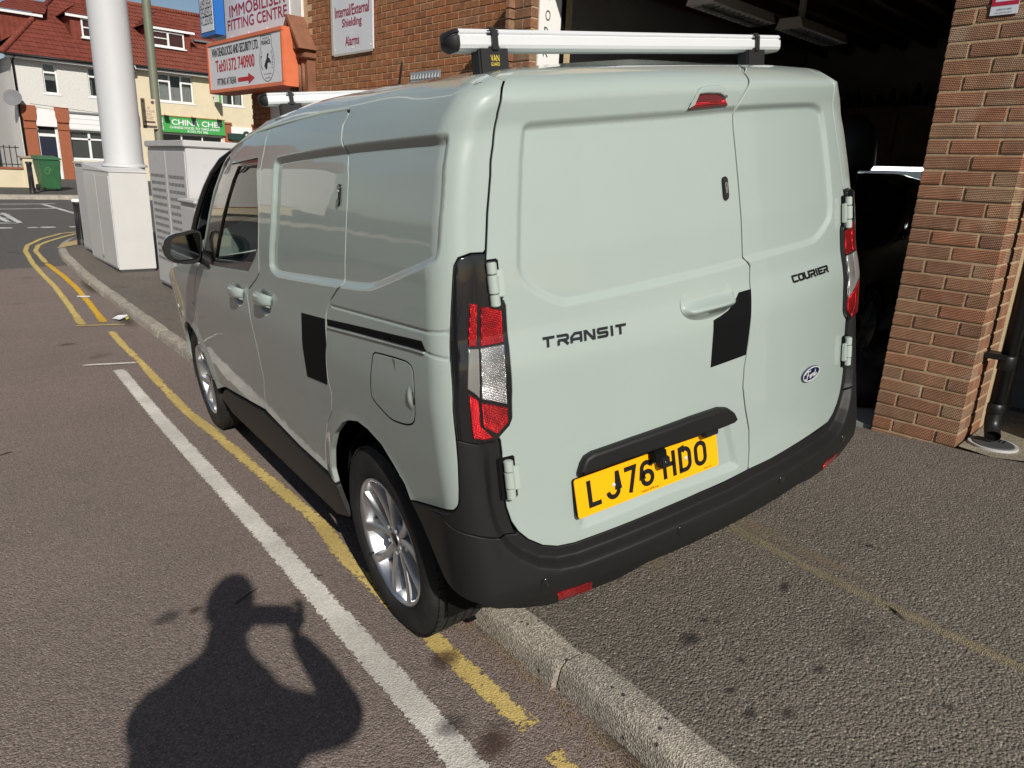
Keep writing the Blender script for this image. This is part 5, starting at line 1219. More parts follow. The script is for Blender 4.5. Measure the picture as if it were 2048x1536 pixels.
# far jamb with its painted panel
jamb = empty('garage_jamb', (4.14, 4.3, .1)); tag(jamb, 'ribbed brick jamb on the far side of the garage opening', 'pillar'); bpy.context.view_layer.update()
child(box('mortar_core', 4.147, 4.60, 4.206, 4.45, 0, 3.91, MORT), jamb)
z = -.005; k = 0
while z < 3.85:
    zc = z+.0375
    if zc > 1.2:
        if k % 2: child(brick(None, brick_mesh(.1025, .215, .0655, PILB), (4.14+.05125, 4.20+.1085, zc)), jamb)
        else:
            child(brick(None, brick_mesh(.1025, .128, .0655, PILB), (4.14+.05125, 4.20+.153, zc)), jamb); child(brick(None, brick_mesh(.1025, .078, .0655, PILB), (4.14+.05125, 4.20+.040, zc)), jamb)
        child(brick(None, brick_mesh(.062, .045, .0655, PILB), (4.115, 4.405, zc)), jamb)
    z += .075; k += 1
WSM = plain('white_sign_board', (.78, .77, .74), .45); BLK = plain('sign_black', (.01, .01, .01), .5)
wsg = empty('works_sign', (4.33, 4.19, 2.0)); tag(wsg, 'tall white board with black letters WORKS on the far jamb', 'sign'); bpy.context.view_layer.update()
child(box('sign_board', 4.215, 4.455, 4.188, 4.2, 1.3, 3.85, WSM), wsg)
for ch, px in (('W', (1098, -10)), ('O', (1096, 31)), ('R', (1093, 65)), ('K', (1091, 103)), ('S', (1087, 142))):
    q = on_plane(px, (0, 4.187, 0), (0, 1, 0)); child(text('letter', ch, lambda a, b, d: np.array([q[0]+a, 4.187-d, q[2]+b]), .055, .075, BLK, None, .0005), wsg)
G(box('door_guide', 4.458, 4.50, 4.18, 4.45, .1, 3.05, BLKMT))
# ---- things in the garage
CABM = plain('wall_cabinet_wood', (.14, .085, .045), .6, var=.2); DK = plain('dark_steel', (.02, .021, .024), .5); WKB = plain('grey_panel', (.16, .18, .19), .5)
wc = empty('wall_cabinets', (9.05, 3.0, 1.75)); tag(wc, 'brown wall cabinets above the lit strip at the back of the garage', 'cabinet'); bpy.context.view_layer.update()
child(box('carcass', 8.93, 9.24, 1.3, 4.40, 1.74, 2.38, CABM), wc)
for i in range(5): y = 1.32+.61*i; child(box('door', 8.91, 8.928, y, y+.59, 1.76, 2.36, CABM, bevel=.003), wc); child(box('handle', 8.895, 8.91, y+(.54 if i % 2 else .03), y+(.56 if i % 2 else .05), 1.8, 1.92, CHROME), wc)
LEDM = plain('led_tube', (.9, .95, .95), .4, emit=((.86, .97, 1.0), 5.0))
tag(box('led_strip', 8.98, 9.02, 1.4, 4.3, 1.695, 1.735, LEDM), 'lit white lamp strip under the wall cabinets', 'lamp')
wb = empty('workbench', (8.9, 2.8, .17)); tag(wb, 'dark workbench with grey panelled back under the lit strip', 'workbench'); bpy.context.view_layer.update()
child(box('bench_top', 8.55, 9.24, 1.3, 4.4, .98, 1.03, DK), wb); child(box('drawer_unit', 8.6, 9.2, 1.4, 4.3, .166, .98, DK), wb)
for i in range(4): child(box('back_panel', 9.22, 9.247, 1.3+.78*i, 1.3+.78*i+.77, 1.032, 1.69, WKB), wb)
bx = empty('tool_box', (8.8, 3.25, 1.03)); tag(bx, 'black tool case standing on the workbench', 'box'); bpy.context.view_layer.update()
child(box('case', 8.68, 8.95, 3.05, 3.45, 1.032, 1.32, DK, bevel=.02), bx); child(MB().tube([(8.8, 3.12, 1.32), (8.8, 3.14, 1.38), (8.8, 3.36, 1.38), (8.8, 3.38, 1.32)], .012, 8).build('handle', DK), bx)
for i in range(22):
    y = 1.5+i*.128; h = rb.uniform(.10, .30)
    o = MB().lathe([(.0001, 0), (.04, 0), (.042, .02), (.04, h*.7), (.02, h*.85), (.02, h), (.0001, h)], (9.05, y, 2.382), (0, 0, 1), 10).build('spray_can', DK, smooth=True); tag(o, 'dark can in the row on top of the wall cabinets', 'can', 'cans on top of the wall cabinets')
FXM = plain('fitting_white', (.62, .6, .58), .5); LVR = plain('louvre_metal', (.25, .25, .25), .3, metal=.8)
for nm, x0, x1, y0, y1 in (('near the garage opening, its drop pipe beside it', 5.0, 5.95, 3.18, 3.42), ('deeper in the garage behind the other', 6.16, 7.08, 3.05, 3.29)):
    e = empty('strip_light', ((x0+x1)/2, (y0+y1)/2, 2.75)); tag(e, 'unlit ceiling light trough '+nm, 'light fitting', 'strip lights in the garage'); bpy.context.view_layer.update()
    child(MB().add([(x0, y0, 2.75), (x1, y0, 2.75), (x1, y1, 2.75), (x0, y1, 2.75), (x0, y0+.03, 2.83), (x1, y0+.03, 2.83), (x1, y1-.03, 2.83), (x0, y1-.03, 2.83)], [(4, 5, 6, 7), (0, 1, 5, 4), (1, 2, 6, 5), (2, 3, 7, 6), (3, 0, 4, 7), (0, 3, 2, 1)]).build('trough', FXM), e)
    for i in range(12): xl = x0+.06+(x1-x0-.12)*i/11; child(box('louvre', xl-.003, xl+.003, y0+.03, y1-.03, 2.735, 2.749, LVR), e)
    child(box('louvre_rail', x0+.03, x1-.03, (y0+y1)/2-.006, (y0+y1)/2+.006, 2.733, 2.7485, LVR), e)
    child(MB().tube([(x0+.2, y0+.12, 2.83), (x0+.2, y0+.12, 3.09)], .03, 10).build('drop_pipe', FXM, smooth=True), e)
# black covered machine at the back of the van's far edge
hd = on_plane((1700, 300), (6.0, 0, 0), (1, 0, 0))
mc = empty('garage_machine', (6.0, float(hd[1]), .166)); tag(mc, 'tall black workshop machine with a rounded head in the dark garage', 'machine'); bpy.context.view_layer.update()
child(MB().tube([(6.0, hd[1], .166), (6.0, hd[1], .3), (6.0, hd[1], .32)], [.25, .25, .1], 20).build('base', DK, smooth=True), mc)
child(MB().tube([(6.0, hd[1], .32), (6.0, hd[1], 1.7)], .085, 14).build('column', DK, smooth=True), mc)
child(MB().lathe([(.0001, .42), (.08, .40), (.15, .33), (.19, .2), (.2, .05), (.17, 0), (.0001, 0)], (6.0, hd[1], 1.62), (0, 0, 1), 20).build('head', DK, smooth=True), mc)
bag = MB().lathe([(.0001, .30), (.05, .31), (.12, .26), (.2, .2), (.26, .1), (.27, .02), (.0001, 0)], (4.75, 1.66, .166), (0, 0, 1), 14); rj = random.Random(2); bag.v = [(a+rj.uniform(-.03, .03), b+rj.uniform(-.03, .03), c if c < .2 else c+rj.uniform(-.03, .03)) for a, b, c in bag.v]
tag(bag.build('black_sack', DK, smooth=True), 'black sack lying on the floor just inside the garage opening', 'sack')

# ---- a small car, used for the black one in the garage and the pale one across the street
def make_car(name, label, loc, rz, pmat, group=None):
    e = empty(name, loc, rz); tag(e, label, 'car', group); Lh, Wd = 3.9, 1.68
    top = [(0, .45), (.03, .62), (.12, .82), (.45, .95), (.95, 1.0), (1.25, 1.22), (1.6, 1.42), (2.2, 1.47), (2.9, 1.43), (3.4, 1.28), (3.72, 1.05), (3.86, .8), (3.9, .5)]
    T = chaikin(top, 2, closed=False); n = len(T); m = 15; v, f = [], []
    for i, (xx, zt) in enumerate(T):
        ex_ = min(1, xx/.35, (Lh-xx)/.3+.15); wmax = Wd/2*(.80+.20*math.sqrt(max(0, min(1, ex_))))
        for k in range(m):
            t = k/(m-1); zz_ = .22+(zt-.22)*t; wb_ = wmax*(1-.02*(1-t)); wt = wmax if zz_ < .92 else wmax*(1-.32*((zz_-.92)/.55)**1.3)
            if zz_ < .35: wt *= .96
            if t > .93: wt *= .9 if t < 1 else .55
            v.append((xx, -wt, zz_))
    o = len(v); v += [(a, -b, c) for a, b, c in v]
    for i in range(n-1):
        for k in range(m-1):
            xm, zm = (T[i][0]+T[i+1][0])/2, v[i*m+k][2]
            if min(math.hypot(xm-.72, zm-.3), math.hypot(xm-3.2, zm-.3)) < .33 and zm < .62: continue
            f.append((i*m+k, i*m+k+1, (i+1)*m+k+1, (i+1)*m+k)); f.append((o+i*m+k, o+(i+1)*m+k, o+(i+1)*m+k+1, o+i*m+k+1))
        f.append((i*m+m-1, o+i*m+m-1, o+(i+1)*m+m-1, (i+1)*m+m-1))
    f += [tuple(k for k in range(m))+tuple(o+k for k in range(m-1, -1, -1)), tuple((n-1)*m+k for k in range(m-1, -1, -1))+tuple(o+(n-1)*m+k for k in range(m))]
    mesh_obj('body', v, f, pmat, e, smooth=True)
    GW = MATS.get('car_glass') or plain('car_glass', (.012, .015, .016), .04, coat=1.0)
    for s in (-1, 1):
        for poly_ in ([(1.12, .98), (1.52, 1.30), (2.02, 1.38), (2.02, .98)], [(2.10, .98), (2.10, 1.38), (2.75, 1.36), (3.25, 1.18), (3.35, .98)]):
            def sd(a, b, d): wt = Wd/2*(1-.32*(max(0, b-.92)/.55)**1.3)*(1.0); return (a, s*(wt+d), b)
            MB().prism(poly_ if s < 0 else poly_[::-1], sd, -.01, .012).build('side_window', GW, e)
        MB().box(3.72, 3.9, s*.62-.12, s*.62+.12, .72, .9).build('tail_light', REDD, e, bevel=.03); MB().box(.06, .3, s*.6-.14, s*.6+.14, .66, .78).build('headlight', CLRL, e, bevel=.03)
        MB().obox((1.35, s*.93, 1.02), (1, 0, 0), (0, 1, 0), (0, 0, 1), .06, .09, .06).build('door_mirror', BLKGL, e, bevel=.03)
        for xw in (.72, 3.2):
            w = empty('wheel', (xw, s*.74, .30), 0, e)
            MB().lathe([(.20, .09), (.25, .1), (.29, .085), (.30, .06), (.30, -.06), (.29, -.085), (.2, -.09)], (0, 0, 0), (0, s, 0), 36).build('tyre', RUBBER, w, smooth=True)
            rm = MB().lathe([(.2, .09), (.19, .075), (.18, .03), (.0001, .02)], (0, 0, 0), (0, s, 0), 30).build('rim', ALLOYD, w, smooth=True)
            for k in range(5):
                a = 2*math.pi*k/5; MB().obox((.1*math.cos(a), s*.07, .1*math.sin(a)), (math.cos(a), 0, math.sin(a)), (0, 1, 0), (-math.sin(a), 0, math.cos(a)), .095, .012, .02).build('spoke', ALLOY, rm)
    MB().add([(1.14, -.56, 1.13), (1.14, .56, 1.13), (1.60, .50, 1.425), (1.60, -.50, 1.425)], [(0, 1, 2, 3)]).build('windscreen', GW, e)
    MB().add([(3.40, -.5, 1.30), (3.40, .5, 1.30), (3.72, .58, 1.07), (3.72, -.58, 1.07)], [(0, 1, 2, 3)]).build('rear_window', GW, e)
    return e
BLKP = plain('black_car_paint', (.006, .006, .007), .2, coat=1.0, spec=.4)
make_car('parked_car', 'black hatchback parked inside the dark garage', (4.95, 2.78, .166), 0.0, BLKP)

# ---- sign wall of the older building
ow = empty('sign_wall_building', (5.33, 8.5, -.1)); tag(ow, 'brown brick end building carrying the shop signs', 'building'); bpy.context.view_layer.update()
O = lambda o: child(o, ow)
WX = 5.33
O(box('wall', WX+.006, WX+6, 4.62, 10.0, -.4, 7.0, MORT2))
zj = 3.203-.0  # a bed joint seen in the photo
rowsb = []
n0 = 0; cand = []
for r in range(-24, 14):
    zc = zj+.075*r-.0375; off = .1125 if r % 2 else 0
    y = 5.62+off
    while y < 9.75:
        q = (WX, y, zc); cand.append(q); y += .225
# the 300 that show largest become bricks of their own, the rest one joined part
def pxpos(p):
    d = CR @ (np.array(p)-CAMP); return 1024+FPX*d[0]/d[2], 768-FPX*d[1]/d[2], d[2]
def vis(p):
    x, y, d = pxpos(p); return 590 < x < 1060 and -15 < y < 300 and not (x > 700 and y > 215) and not (650 < x < 756 and y < 103)
cv = sorted([c for c in cand if vis(c)], key=lambda c: pxpos(c)[2]); own = set(cv[:299])
restm = MB()
for c in cand:
    j = rb.uniform(-.0015, .0015)
    if c in own: O(brick(None, brick_mesh(.1025, .2150, .0655, OLDB), (WX+.05125+j, c[1], c[2])))
    elif c[1] > 5.3: restm.box(WX+j, WX+.1025+j, c[1]-.1075, c[1]+.1075, c[2]-.0328, c[2]+.0328)
o = O(restm.build('brick_courses', OLDB)); o['kind'] = 'stuff'
SGW = plain('sign_white', (.62, .63, .66), .45, var=.04, scale=3); SGR = plain('sign_crimson', (.30, .015, .055), .5); SGO = plain('sign_orange', (.62, .16, .07), .5, var=.12, scale=5); SGRED = plain('sign_red', (.42, .012, .02), .5); WPT = plain('white_paint', (.72, .70, .66), .6, var=.08, scale=6, dirt=(.35, .32, .27), dscale=5, damt=.5); TERRA = plain('terracotta', (.20, .085, .045), .75, var=.25, scale=9, bump=.3)
def wx(px, X): return on_plane(px, (X, 0, 0), (1, 0, 0))
# alarms board
a, b_ = wx((664, 0), WX-.02), wx((746, 98.5), WX-.02); c_ = wx((668, 108), WX-.02)
isg = empty('alarms_sign', (WX, (a[1]+b_[1])/2, c_[2])); tag(isg, 'grey white board reading Internal/External Shielding Alarms in crimson', 'sign'); bpy.context.view_layer.update()
ya, yb_, z0 = a[1], b_[1], (c_[2]+b_[2])/2; child(box('board', WX-.022, WX-.002, yb_, ya, z0, z0+1.1, SGW), isg); child(box('edge_trim', WX-.026, WX-.0225, ya-.02, ya+.035, z0-.01, z0+1.1, RENDER), isg); child(box('edge_trim', WX-.026, WX-.0225, yb_, ya-.022, z0-.028, z0-.002, RENDER), isg)
ymid = (ya+yb_)/2
fmw = lambda a, b, d: np.array([WX-.0225-d, ymid-a, b])
for tx, py_, w_, h_ in (('Internal/External', 18, .80, .125), ('Shielding', 45, .46, .125), ('Alarms', 80, .33, .11)):
    q = wx((705, py_), WX-.022); child(text('lettering', tx, lambda a, b, d: fmw(a, q[2]+b, d), w_, h_, SGR, None, .001, heavy=.04), isg)
for yy, zz_ in ((ya-.05, z0+.05), (ymid, z0+.05), (yb_+.05, z0+.05)): child(MB().lathe([(.0001, .006), (.008, .005), (.009, 0)], (WX-.0225, yy, zz_), (-1, 0, 0), 8).build('screw_cap', WSM), isg)
# ventilator
va, vb = wx((820, 146), WX-.012), wx((880, 138), WX-.012); vz = wx((880, 172), WX-.012)[2]
VM_ = plain('zinc_grille', (.42, .43, .44), .4, metal=.6)
vt = empty('vent_grille', (WX, va[1], vz)); tag(vt, 'pressed zinc air vent set in the brown brick wall', 'vent'); bpy.context.view_layer.update()
zt_ = (va[2]+vb[2])/2; child(box('plate', WX-.012, WX-.001, vb[1], va[1], vz-.05, zt_, VM_), vt)
for r in range(3):
    for i in range(10):
        yy = vb[1]+.03+(va[1]-vb[1]-.06)*i/9; z1 = zt_-.035-.075*r; child(MB().add([(WX-.0125, yy-.016, z1-.045), (WX-.0125, yy+.016, z1-.045), (WX-.0125, yy+.016, z1+.02), (WX-.0125, yy-.016, z1+.02), (WX-.03, yy, z1-.04)], [(0, 1, 4), (1, 2, 4), (2, 3, 4), (3, 0, 4)]).build('louvre', VM_), vt)
# painted fascia and the immobiliser board
fas = O(box('fascia', WX-.03, WX+.8, 9.90, 12.85, 3.12, 5.2, WPT)); O(box('pilaster', WX-.02, WX+.8, 11.12, 11.62, -.4, 2.70, OLDB)); O(box('shop_wall', WX+.03, WX+.8, 9.95, 11.12, -.4, 3.11, WPT))
O(MB().prism([(11.12, 2.7), (11.62, 2.7), (12.0, 3.11), (11.0, 3.11)], lambda a, b, d: (d, a, b), WX-.03, WX+.5).build('corbel', TERRA))
for i in range(14):
    for yy in (11.235, 11.475): O(brick(None, brick_mesh(.03, .225, .0655, OLDB), (WX-.026, yy+(.02 if i % 2 else 0), 1.5+.075*i)))
# fluted terracotta bracket with a gabled cap
c1, c2 = 9.62, 10.16; xo = WX-.13
tb = empty('terracotta_bracket', (WX, 9.9, 2.3)); tag(tb, 'fluted terracotta bracket with a gabled cap between the signs and brick wall', 'bracket'); bpy.context.view_layer.update()
child(MB().prism([(c1, 2.36), (c2, 2.36), (c2, 2.88), (c1, 2.88)], lambda a, b, d: (d, a, b), WX-.12, WX+.02).build('shaft', TERRA), tb)
for i in range(4): yy = c1+.1+i*.11; child(MB().tube([(WX-.125, yy, 2.42), (WX-.125, yy, 2.82)], .028, 10).build('flute', TERRA, smooth=True), tb)
child(MB().prism([(c1-.04, 2.88), (c2+.04, 2.88), (c2+.04, 2.95), (c1-.04, 2.95)], lambda a, b, d: (d, a, b), WX-.18, WX+.02).build('moulding', TERRA, bevel=.012), tb); child(MB().prism([(c1, 2.952), (c2, 2.952), (c2, 3.0), (c1, 3.0)], lambda a, b, d: (d, a, b), WX-.14, WX+.02).build('moulding', TERRA), tb)
child(MB().prism([(c1-.02, 3.0), (c2+.02, 3.0), ((c1+c2)/2, 3.40)], lambda a, b, d: (d, a, b), WX-.22, WX+.02).build('gable', TERRA), tb)
child(MB().prism([(c1-.06, 2.99), (c1-.02, 2.99), ((c1+c2)/2, 3.36), (c2+.02, 2.99), (c2+.06, 2.99), ((c1+c2)/2, 3.44)], lambda a, b, d: (d, a, b), WX-.26, WX+.02).build('gable_coping', TERRA), tb)
child(MB().prism([(c1+.02, 2.26), (c2-.02, 2.26), (c2, 2.36), (c1, 2.36)], lambda a, b, d: (d, a, b), WX-.10, WX+.02).build('foot', TERRA), tb)
im = empty('immobiliser_sign', (WX, 11.4, 3.3)); tag(im, 'pale board reading IMMOBILISER FITTING CENTRE in crimson', 'sign'); bpy.context.view_layer.update()
XI = WX-.045
qa, qb, qc = wx((449, 76), XI), wx((580, 48), XI), wx((449, 0), XI)
child(box('board', XI, WX-.031, qb[1], qa[1], min(qa[2], qb[2])-.02, 4.9, SGW), im)
fmi = lambda y0: (lambda a, b, d: np.array([XI-.001-d, y0-a, b]))
for tx, pL, pR, h_ in (('IMMOBILISER', (459, 21), (570, -6), .165), ('FITTING CENTRE', (456, 51), (574, 21), .150)):
    q1, q2 = wx(pL, XI), wx(pR, XI); zc = (q1[2]+q2[2])/2
    child(text('lettering', tx, lambda a, b, d: np.array([XI-.001-d, (q1[1]+q2[1])/2-a, zc+b]), abs(q1[1]-q2[1]), h_, SGR, None, .001, heavy=.045), im)
for i in range(4): child(MB().lathe([(.0001, .006), (.012, .005), (.013, 0)], (XI, qb[1]+.1+i*.62, min(qa[2], qb[2])+.02), (-1, 0, 0), 8).build('screw_cap', WSM), im)
# deadlocks light box
XB = 4.98
b1, b2, b3, b4 = wx((415, 86), XB), wx((566, 53), XB), wx((571, 176), XB), wx((421, 184), XB)
y0, y1, z0, z1 = (b2[1]+b3[1])/2, (b1[1]+b4[1])/2, (b3[2]+b4[2])/2, (b1[2]+b2[2])/2
lb = empty('deadlocks_sign', (XB, (y0+y1)/2, z0)); tag(lb, 'orange framed sign box reading VAN DEADLOCKS AND SECURITY LTD. with red arrow', 'sign'); bpy.context.view_layer.update()
child(box('case', XB, WX-.03, y0, y1, z0, z1, SGO), lb)
t = .055
for nm, a in (('frame', (y0, y1, z0, z0+t)), ('frame', (y0, y1, z1-t, z1)), ('frame', (y0, y0+t, z0+t, z1-t)), ('frame', (y1-t, y1, z0+t, z1-t))): child(box(nm, XB-.022, XB-.001, a[0], a[1], a[2], a[3], SGO, bevel=.006), lb)
child(box('face', XB-.008, XB-.0012, y0+t, y1-t, z0+t, z1-t, SGW), lb)
W_ = y1-y0; fmb = lambda a, b, d: np.array([XB-.009-d, y1-a*W_, z0+b*(z1-z0)])
def sgt(tx, a0, a1, b0, h_, mt, bold=.03): o = text('lettering', tx, lambda a, b, d: fmb((a0+a1)/2+a, b0+b, d), a1-a0, h_, mt, None, .0008, heavy=bold and .018); child(o, lb)
sgt('VAN DEADLOCKS AND SECURITY LTD.', .07, .71, .79, .165, BLK); sgt('Tel:01372 740900', .115, .65, .52, .225, SGRED); sgt('FITTING AT REAR', .125, .395, .215, .13, BLK)
ar = [(.42, .245), (.56, .245), (.56, .31), (.645, .205), (.56, .10), (.56, .165), (.42, .165)]
child(mesh_obj('arrow', [fmb(a, b, .0008) for a, b in ar], [tuple(range(7))], SGRED), lb)
emb = MB(); oc = [(.735+.012, .90), (.84, .90), (.852, .89)]; ol = [(.738, .72), (.738, .89), (.75, .905), (.855, .905), (.868, .89), (.868, .72)]+[(.803+.088*math.cos(q), .46+.355*math.sin(q)) for q in np.linspace(.75, -math.pi-.75, 34)]+[(.738, .72)]
stroke(emb, [(a*W_, b*(z1-z0)) for a, b in ol], .008, lambda a, b, d: fmb(a/W_, b/(z1-z0), d), 0, .0012); child(emb.build('emblem_outline', BLK), lb)
sgt('PROTECTED BY', .765, .845, .855, .035, BLK, .0); sgt('FRANCE', .75, .855, .785, .075, BLK, .005); sgt('SECURITY SYSTEMS', .76, .85, .235, .022, BLK, 0); sgt('01372 740900', .775, .835, .165, .03, BLK, 0)
for wd, sgn in (('SECURITY', 1), ('SYSTEMS', -1)):
    for i, ch in enumerate(wd):
        q = (math.pi-.62+1.25*(i-3.5)/7.0*-1*-1) if sgn > 0 else (.55-1.2*(i-3)/6.5)
        q = math.pi+.5-1.1*i/7 if sgn > 0 else .55-1.05*i/6
        V_, F__ = text_mesh(ch, .014, .032, 0); child(mesh_obj('lettering', [fmb(.803+.068*math.cos(q)+p[0], .47+.28*math.sin(q)+p[1], .0008) for p in V_], F__, BLK), lb)
rid = [(.77, .38), (.79, .31), (.805, .33), (.812, .42), (.835, .44), (.842, .40), (.852, .43), (.838, .50), (.82, .52), (.83, .57), (.822, .60), (.808, .575), (.80, .50), (.782, .44)]
child(mesh_obj('rider_figure', [fmb(a, b, .0008) for a, b in rid], [tuple(range(len(rid)))], BLK), lb)
# blue light box beyond
BLU = plain('sign_blue', (.01, .12, .42), .4); XS = 4.95
g1, g2, g3 = wx((396, 5), XS), wx((427, 2), XS), wx((404, 75), XS)
bs_ = empty('audio_sign', (XS, g1[1], g3[2])); tag(bs_, 'blue edged sign box listing amplifiers, speakers and accessories', 'sign'); bpy.context.view_layer.update()
yA, yB = g2[1], (g1[1]+g3[1])/2; zb_ = g3[2]
child(box('case', XS, XS+.15, yA, yB, zb_, zb_+2.0, BLU), bs_); child(box('face', XS-.008, XS-.001, yA+.05, yB-.05, zb_+.06, zb_+2.0, SGW), bs_)
ym_ = (yA+yB)/2
for tx, py_ in (('AMPLIFIERS', 9), ('SPEAKERS &', 26), ('ACCESSORIES', 42)):
    q = wx((410, py_), XS); child(text('lettering', tx, lambda a, b, d: np.array([XS-.010, ym_-a, q[2]+b]), abs(yB-yA)*.78, .14, BLK, None, .001), bs_)
# ---- alley beside the pillar: gate, downpipe, gully, neighbouring wall
CONC = stone_mat('old_concrete', (.30, .26, .19), (.20, .175, .135), 240)
cz = pav_z(4.4, .75)
struct(MB().add([(4.20, .87, cz+.004), (4.16, .70, cz+.004), (4.28, .50, cz+.006), (4.6, .42, cz+.006), (5.2, .42, cz+.006), (5.2, .884, cz+.004)], [(0, 1, 2, 3, 4, 5)]).build('concrete_patch', CONC))
PIPM = plain('black_downpipe', (.012, .012, .012), .4, spec=.45)
pq = np.array([4.40, .785]); zg = cz+.012
dp = empty('downpipe', (pq[0], pq[1], zg)); tag(dp, 'black plastic downpipe beside the brick pier, ending over a gully', 'pipe'); bpy.context.view_layer.update()
child(MB().tube([(pq[0], pq[1], zg+.17), (pq[0], pq[1], 3.9)], .034, 20).build('pipe', PIPM, smooth=True), dp)
child(MB().lathe([(.034, 0), (.041, .004), (.041, .07), (.0385, .075), (.034, .08)], (pq[0], pq[1], zg+.40), (0, 0, 1), 20).build('socket', PIPM, smooth=True), dp); child(MB().lathe([(.034, 0), (.040, .003), (.040, .05), (.034, .056)], (pq[0], pq[1], zg+.16), (0, 0, 1), 20).build('socket', PIPM, smooth=True), dp)
child(MB().tube([(pq[0], pq[1], zg+.19), (pq[0], pq[1], zg+.12), (pq[0]-.02, pq[1]-.012, zg+.075), (pq[0]-.065, pq[1]-.03, zg+.05)], .038, 20, caps=False).build('shoe', PIPM, smooth=True), dp)
child(MB().lathe([(.0001, .0), (.034, .0)], (pq[0]-.055, pq[1]-.026, zg+.054), (-.85, -.4, -.35), 20).build('shoe_throat', SHELL), dp)
child(MB().box(pq[0]-.05, pq[0]+.05, pq[1]-.006, .884, zg+.455, zg+.485).build('bracket', PIPM, bevel=.004), dp)
gl = empty('gully_cover', (4.36, .755, cz)); tag(gl, 'round grey plastic gully cover under the downpipe', 'drain cover'); bpy.context.view_layer.update()
GLM = plain('gully_grey', (.40, .40, .39), .6); GLD = plain('gully_dark', (.05, .05, .052), .6)
child(MB().lathe([(.0001, .010), (.098, .010), (.105, .013), (.116, .012), (.118, .004), (.118, -.02)], (4.37, .752, cz+.004), (0, 0, 1), 36).build('rim', GLM, autosmooth=.6), gl)
child(MB().lathe([(.0001, .0165), (.095, .0165), (.1, .012)], (4.37, .752, cz+.004), (0, 0, 1), 32).build('grate', GLD, autosmooth=.6), gl)
for i in range(5): child(box('grate_slot', 4.39, 4.455, .71+i*.02, .718+i*.02, cz+.0206, cz+.0216, SHELL), gl)
GTM = plain('weathered_grey_board', (.11, .11, .108), .8, var=.3, scale=4, bump=.2, bscale=60)
gt = empty('alley_gate', (5.25, .2, cz)); tag(gt, 'dark grey boarded gate in the alley beside the brick pier', 'gate'); bpy.context.view_layer.update()
for i in range(9): child(box('board', 5.25, 5.275, -.58+.162*i, -.58+.162*i+.158, cz+.02, 2.4, GTM), gt)
child(box('ledge', 5.222, 5.249, -.58, .87, cz+.35, cz+.47, GTM), gt); child(box('ledge', 5.222, 5.249, -.58, .87, 1.9, 2.02, GTM), gt)
nb = empty('neighbour_building', (4.05, -3, .2)); tag(nb, 'plain rendered neighbouring building beyond the alley', 'building'); bpy.context.view_layer.update()
child(box('wall', 4.05, 9.4, -9, -.62, -.2, 4.4, RENDER), nb); child(box('coping', 3.99, 9.46, -9.05, -.58, 4.402, 4.5, CONC), nb)
# ================================================================== STREET FURNITURE
CABP = plain('cabinet_grey_paint', (.50, .50, .50), .5, var=.05, scale=4, dirt=(.32, .31, .28), dscale=4, damt=.35); CABD = plain('cabinet_plinth_dark', (.05, .05, .05), .8); CABV = plain('vent_slot', (.06, .06, .06), .8)  # CABD is the even dark grey of the cabinet plinths
WHP = plain('cabinet_white_paint', (.55, .55, .54), .42, var=.04, scale=3)
YK = .06                                                         # street direction at the cabinets
def cabinet(name, label, x, y, w, l, zb, zt, slope=0.0, vents=None, lid=.05, over=.03, mat=None, group='telecom cabinets on the pavement'):
    mat = mat or CABP; e = empty(name, (x, y, zb), -YK); tag(e, label, 'cabinet', group); h = zt-zb
    MB().box(0, w, 0, l, .06, h).build('body', mat, e, bevel=.006); MB().box(.015, w-.015, .015, l-.015, -.05, .062).build('plinth', CABD, e)
    if slope: MB().add([(-over, -over, h+.002), (w+over, -over, h+.002), (w+over, l+over, h+.002), (-over, l+over, h+.002), (-over, -over, h+lid*.5), (w+over, -over, h+lid*.5+slope*.2), (w+over, l+over, h+lid+slope), (-over, l+over, h+lid*.5+slope*.6)], [(0, 3, 2, 1), (4, 5, 6, 7), (0, 1, 5, 4), (1, 2, 6, 5), (2, 3, 7, 6), (3, 0, 4, 7)]).build('lid', mat, e, bevel=.008)
    else: MB().box(-over, w+over, -over, l+over, h+.002, h+lid).build('lid', mat, e, bevel=.01)
    nd = max(1, round(l/.78))
    for i in range(nd):
        y0, y1 = .02+(l-.04)*i/nd+.003, .02+(l-.04)*(i+1)/nd-.003
        d = MB().box(-.012, -.001, y0, y1, .09, h-.05).build('door', mat, e, bevel=.004)
        MB().box(-.022, -.0125, (y0 if i else y1)-.02+(.05 if i else -.03), (y0 if i else y1)-.02+(.07 if i else -.01), .14, .2).build('latch', CHROME, d)
        if vents:
            for r in range(vents):
                zz_ = h-.34-(h-.75)*r/(vents-1); yy = np.linspace(y0+.10, y1-.10, 11)
                m = MB()
                for q in yy: m.box(-.0155, -.0122, q-.011, q+.011, zz_-.018, zz_+.018)
                o = m.build('vent_slots', CABV, d); o['kind'] = 'stuff'
    return e
cabinet('telecom_cabinet', 'tall grey cabinet with rows of vent slots in its doors', 3.12, 8.62, .86, 1.56, -.17, 1.62, vents=13, lid=.075)
cabinet('telecom_cabinet', 'low pale cabinet standing against the end of the tall vented cabinet', 2.95, 7.98, .60, .54, -.16, 1.03, lid=.035)
cabinet('telecom_cabinet', 'white wedge topped cabinet wrapped round the foot of the mast', 3.05, 11.40, .50, 1.75, -.16, 1.27, slope=.14, lid=.02, over=.008, mat=WHP)
cabinet('telecom_cabinet', 'narrow grey cabinet behind the mast cabinet, beside the bollards', 3.22, 13.2, .46, .92, -.12, 1.34, lid=.04, mat=CABP)
mast = empty('mast', (3.50, 12.2, -.16)); tag(mast, 'thick pale grey telecom mast rising from the wedge topped cabinet', 'mast')
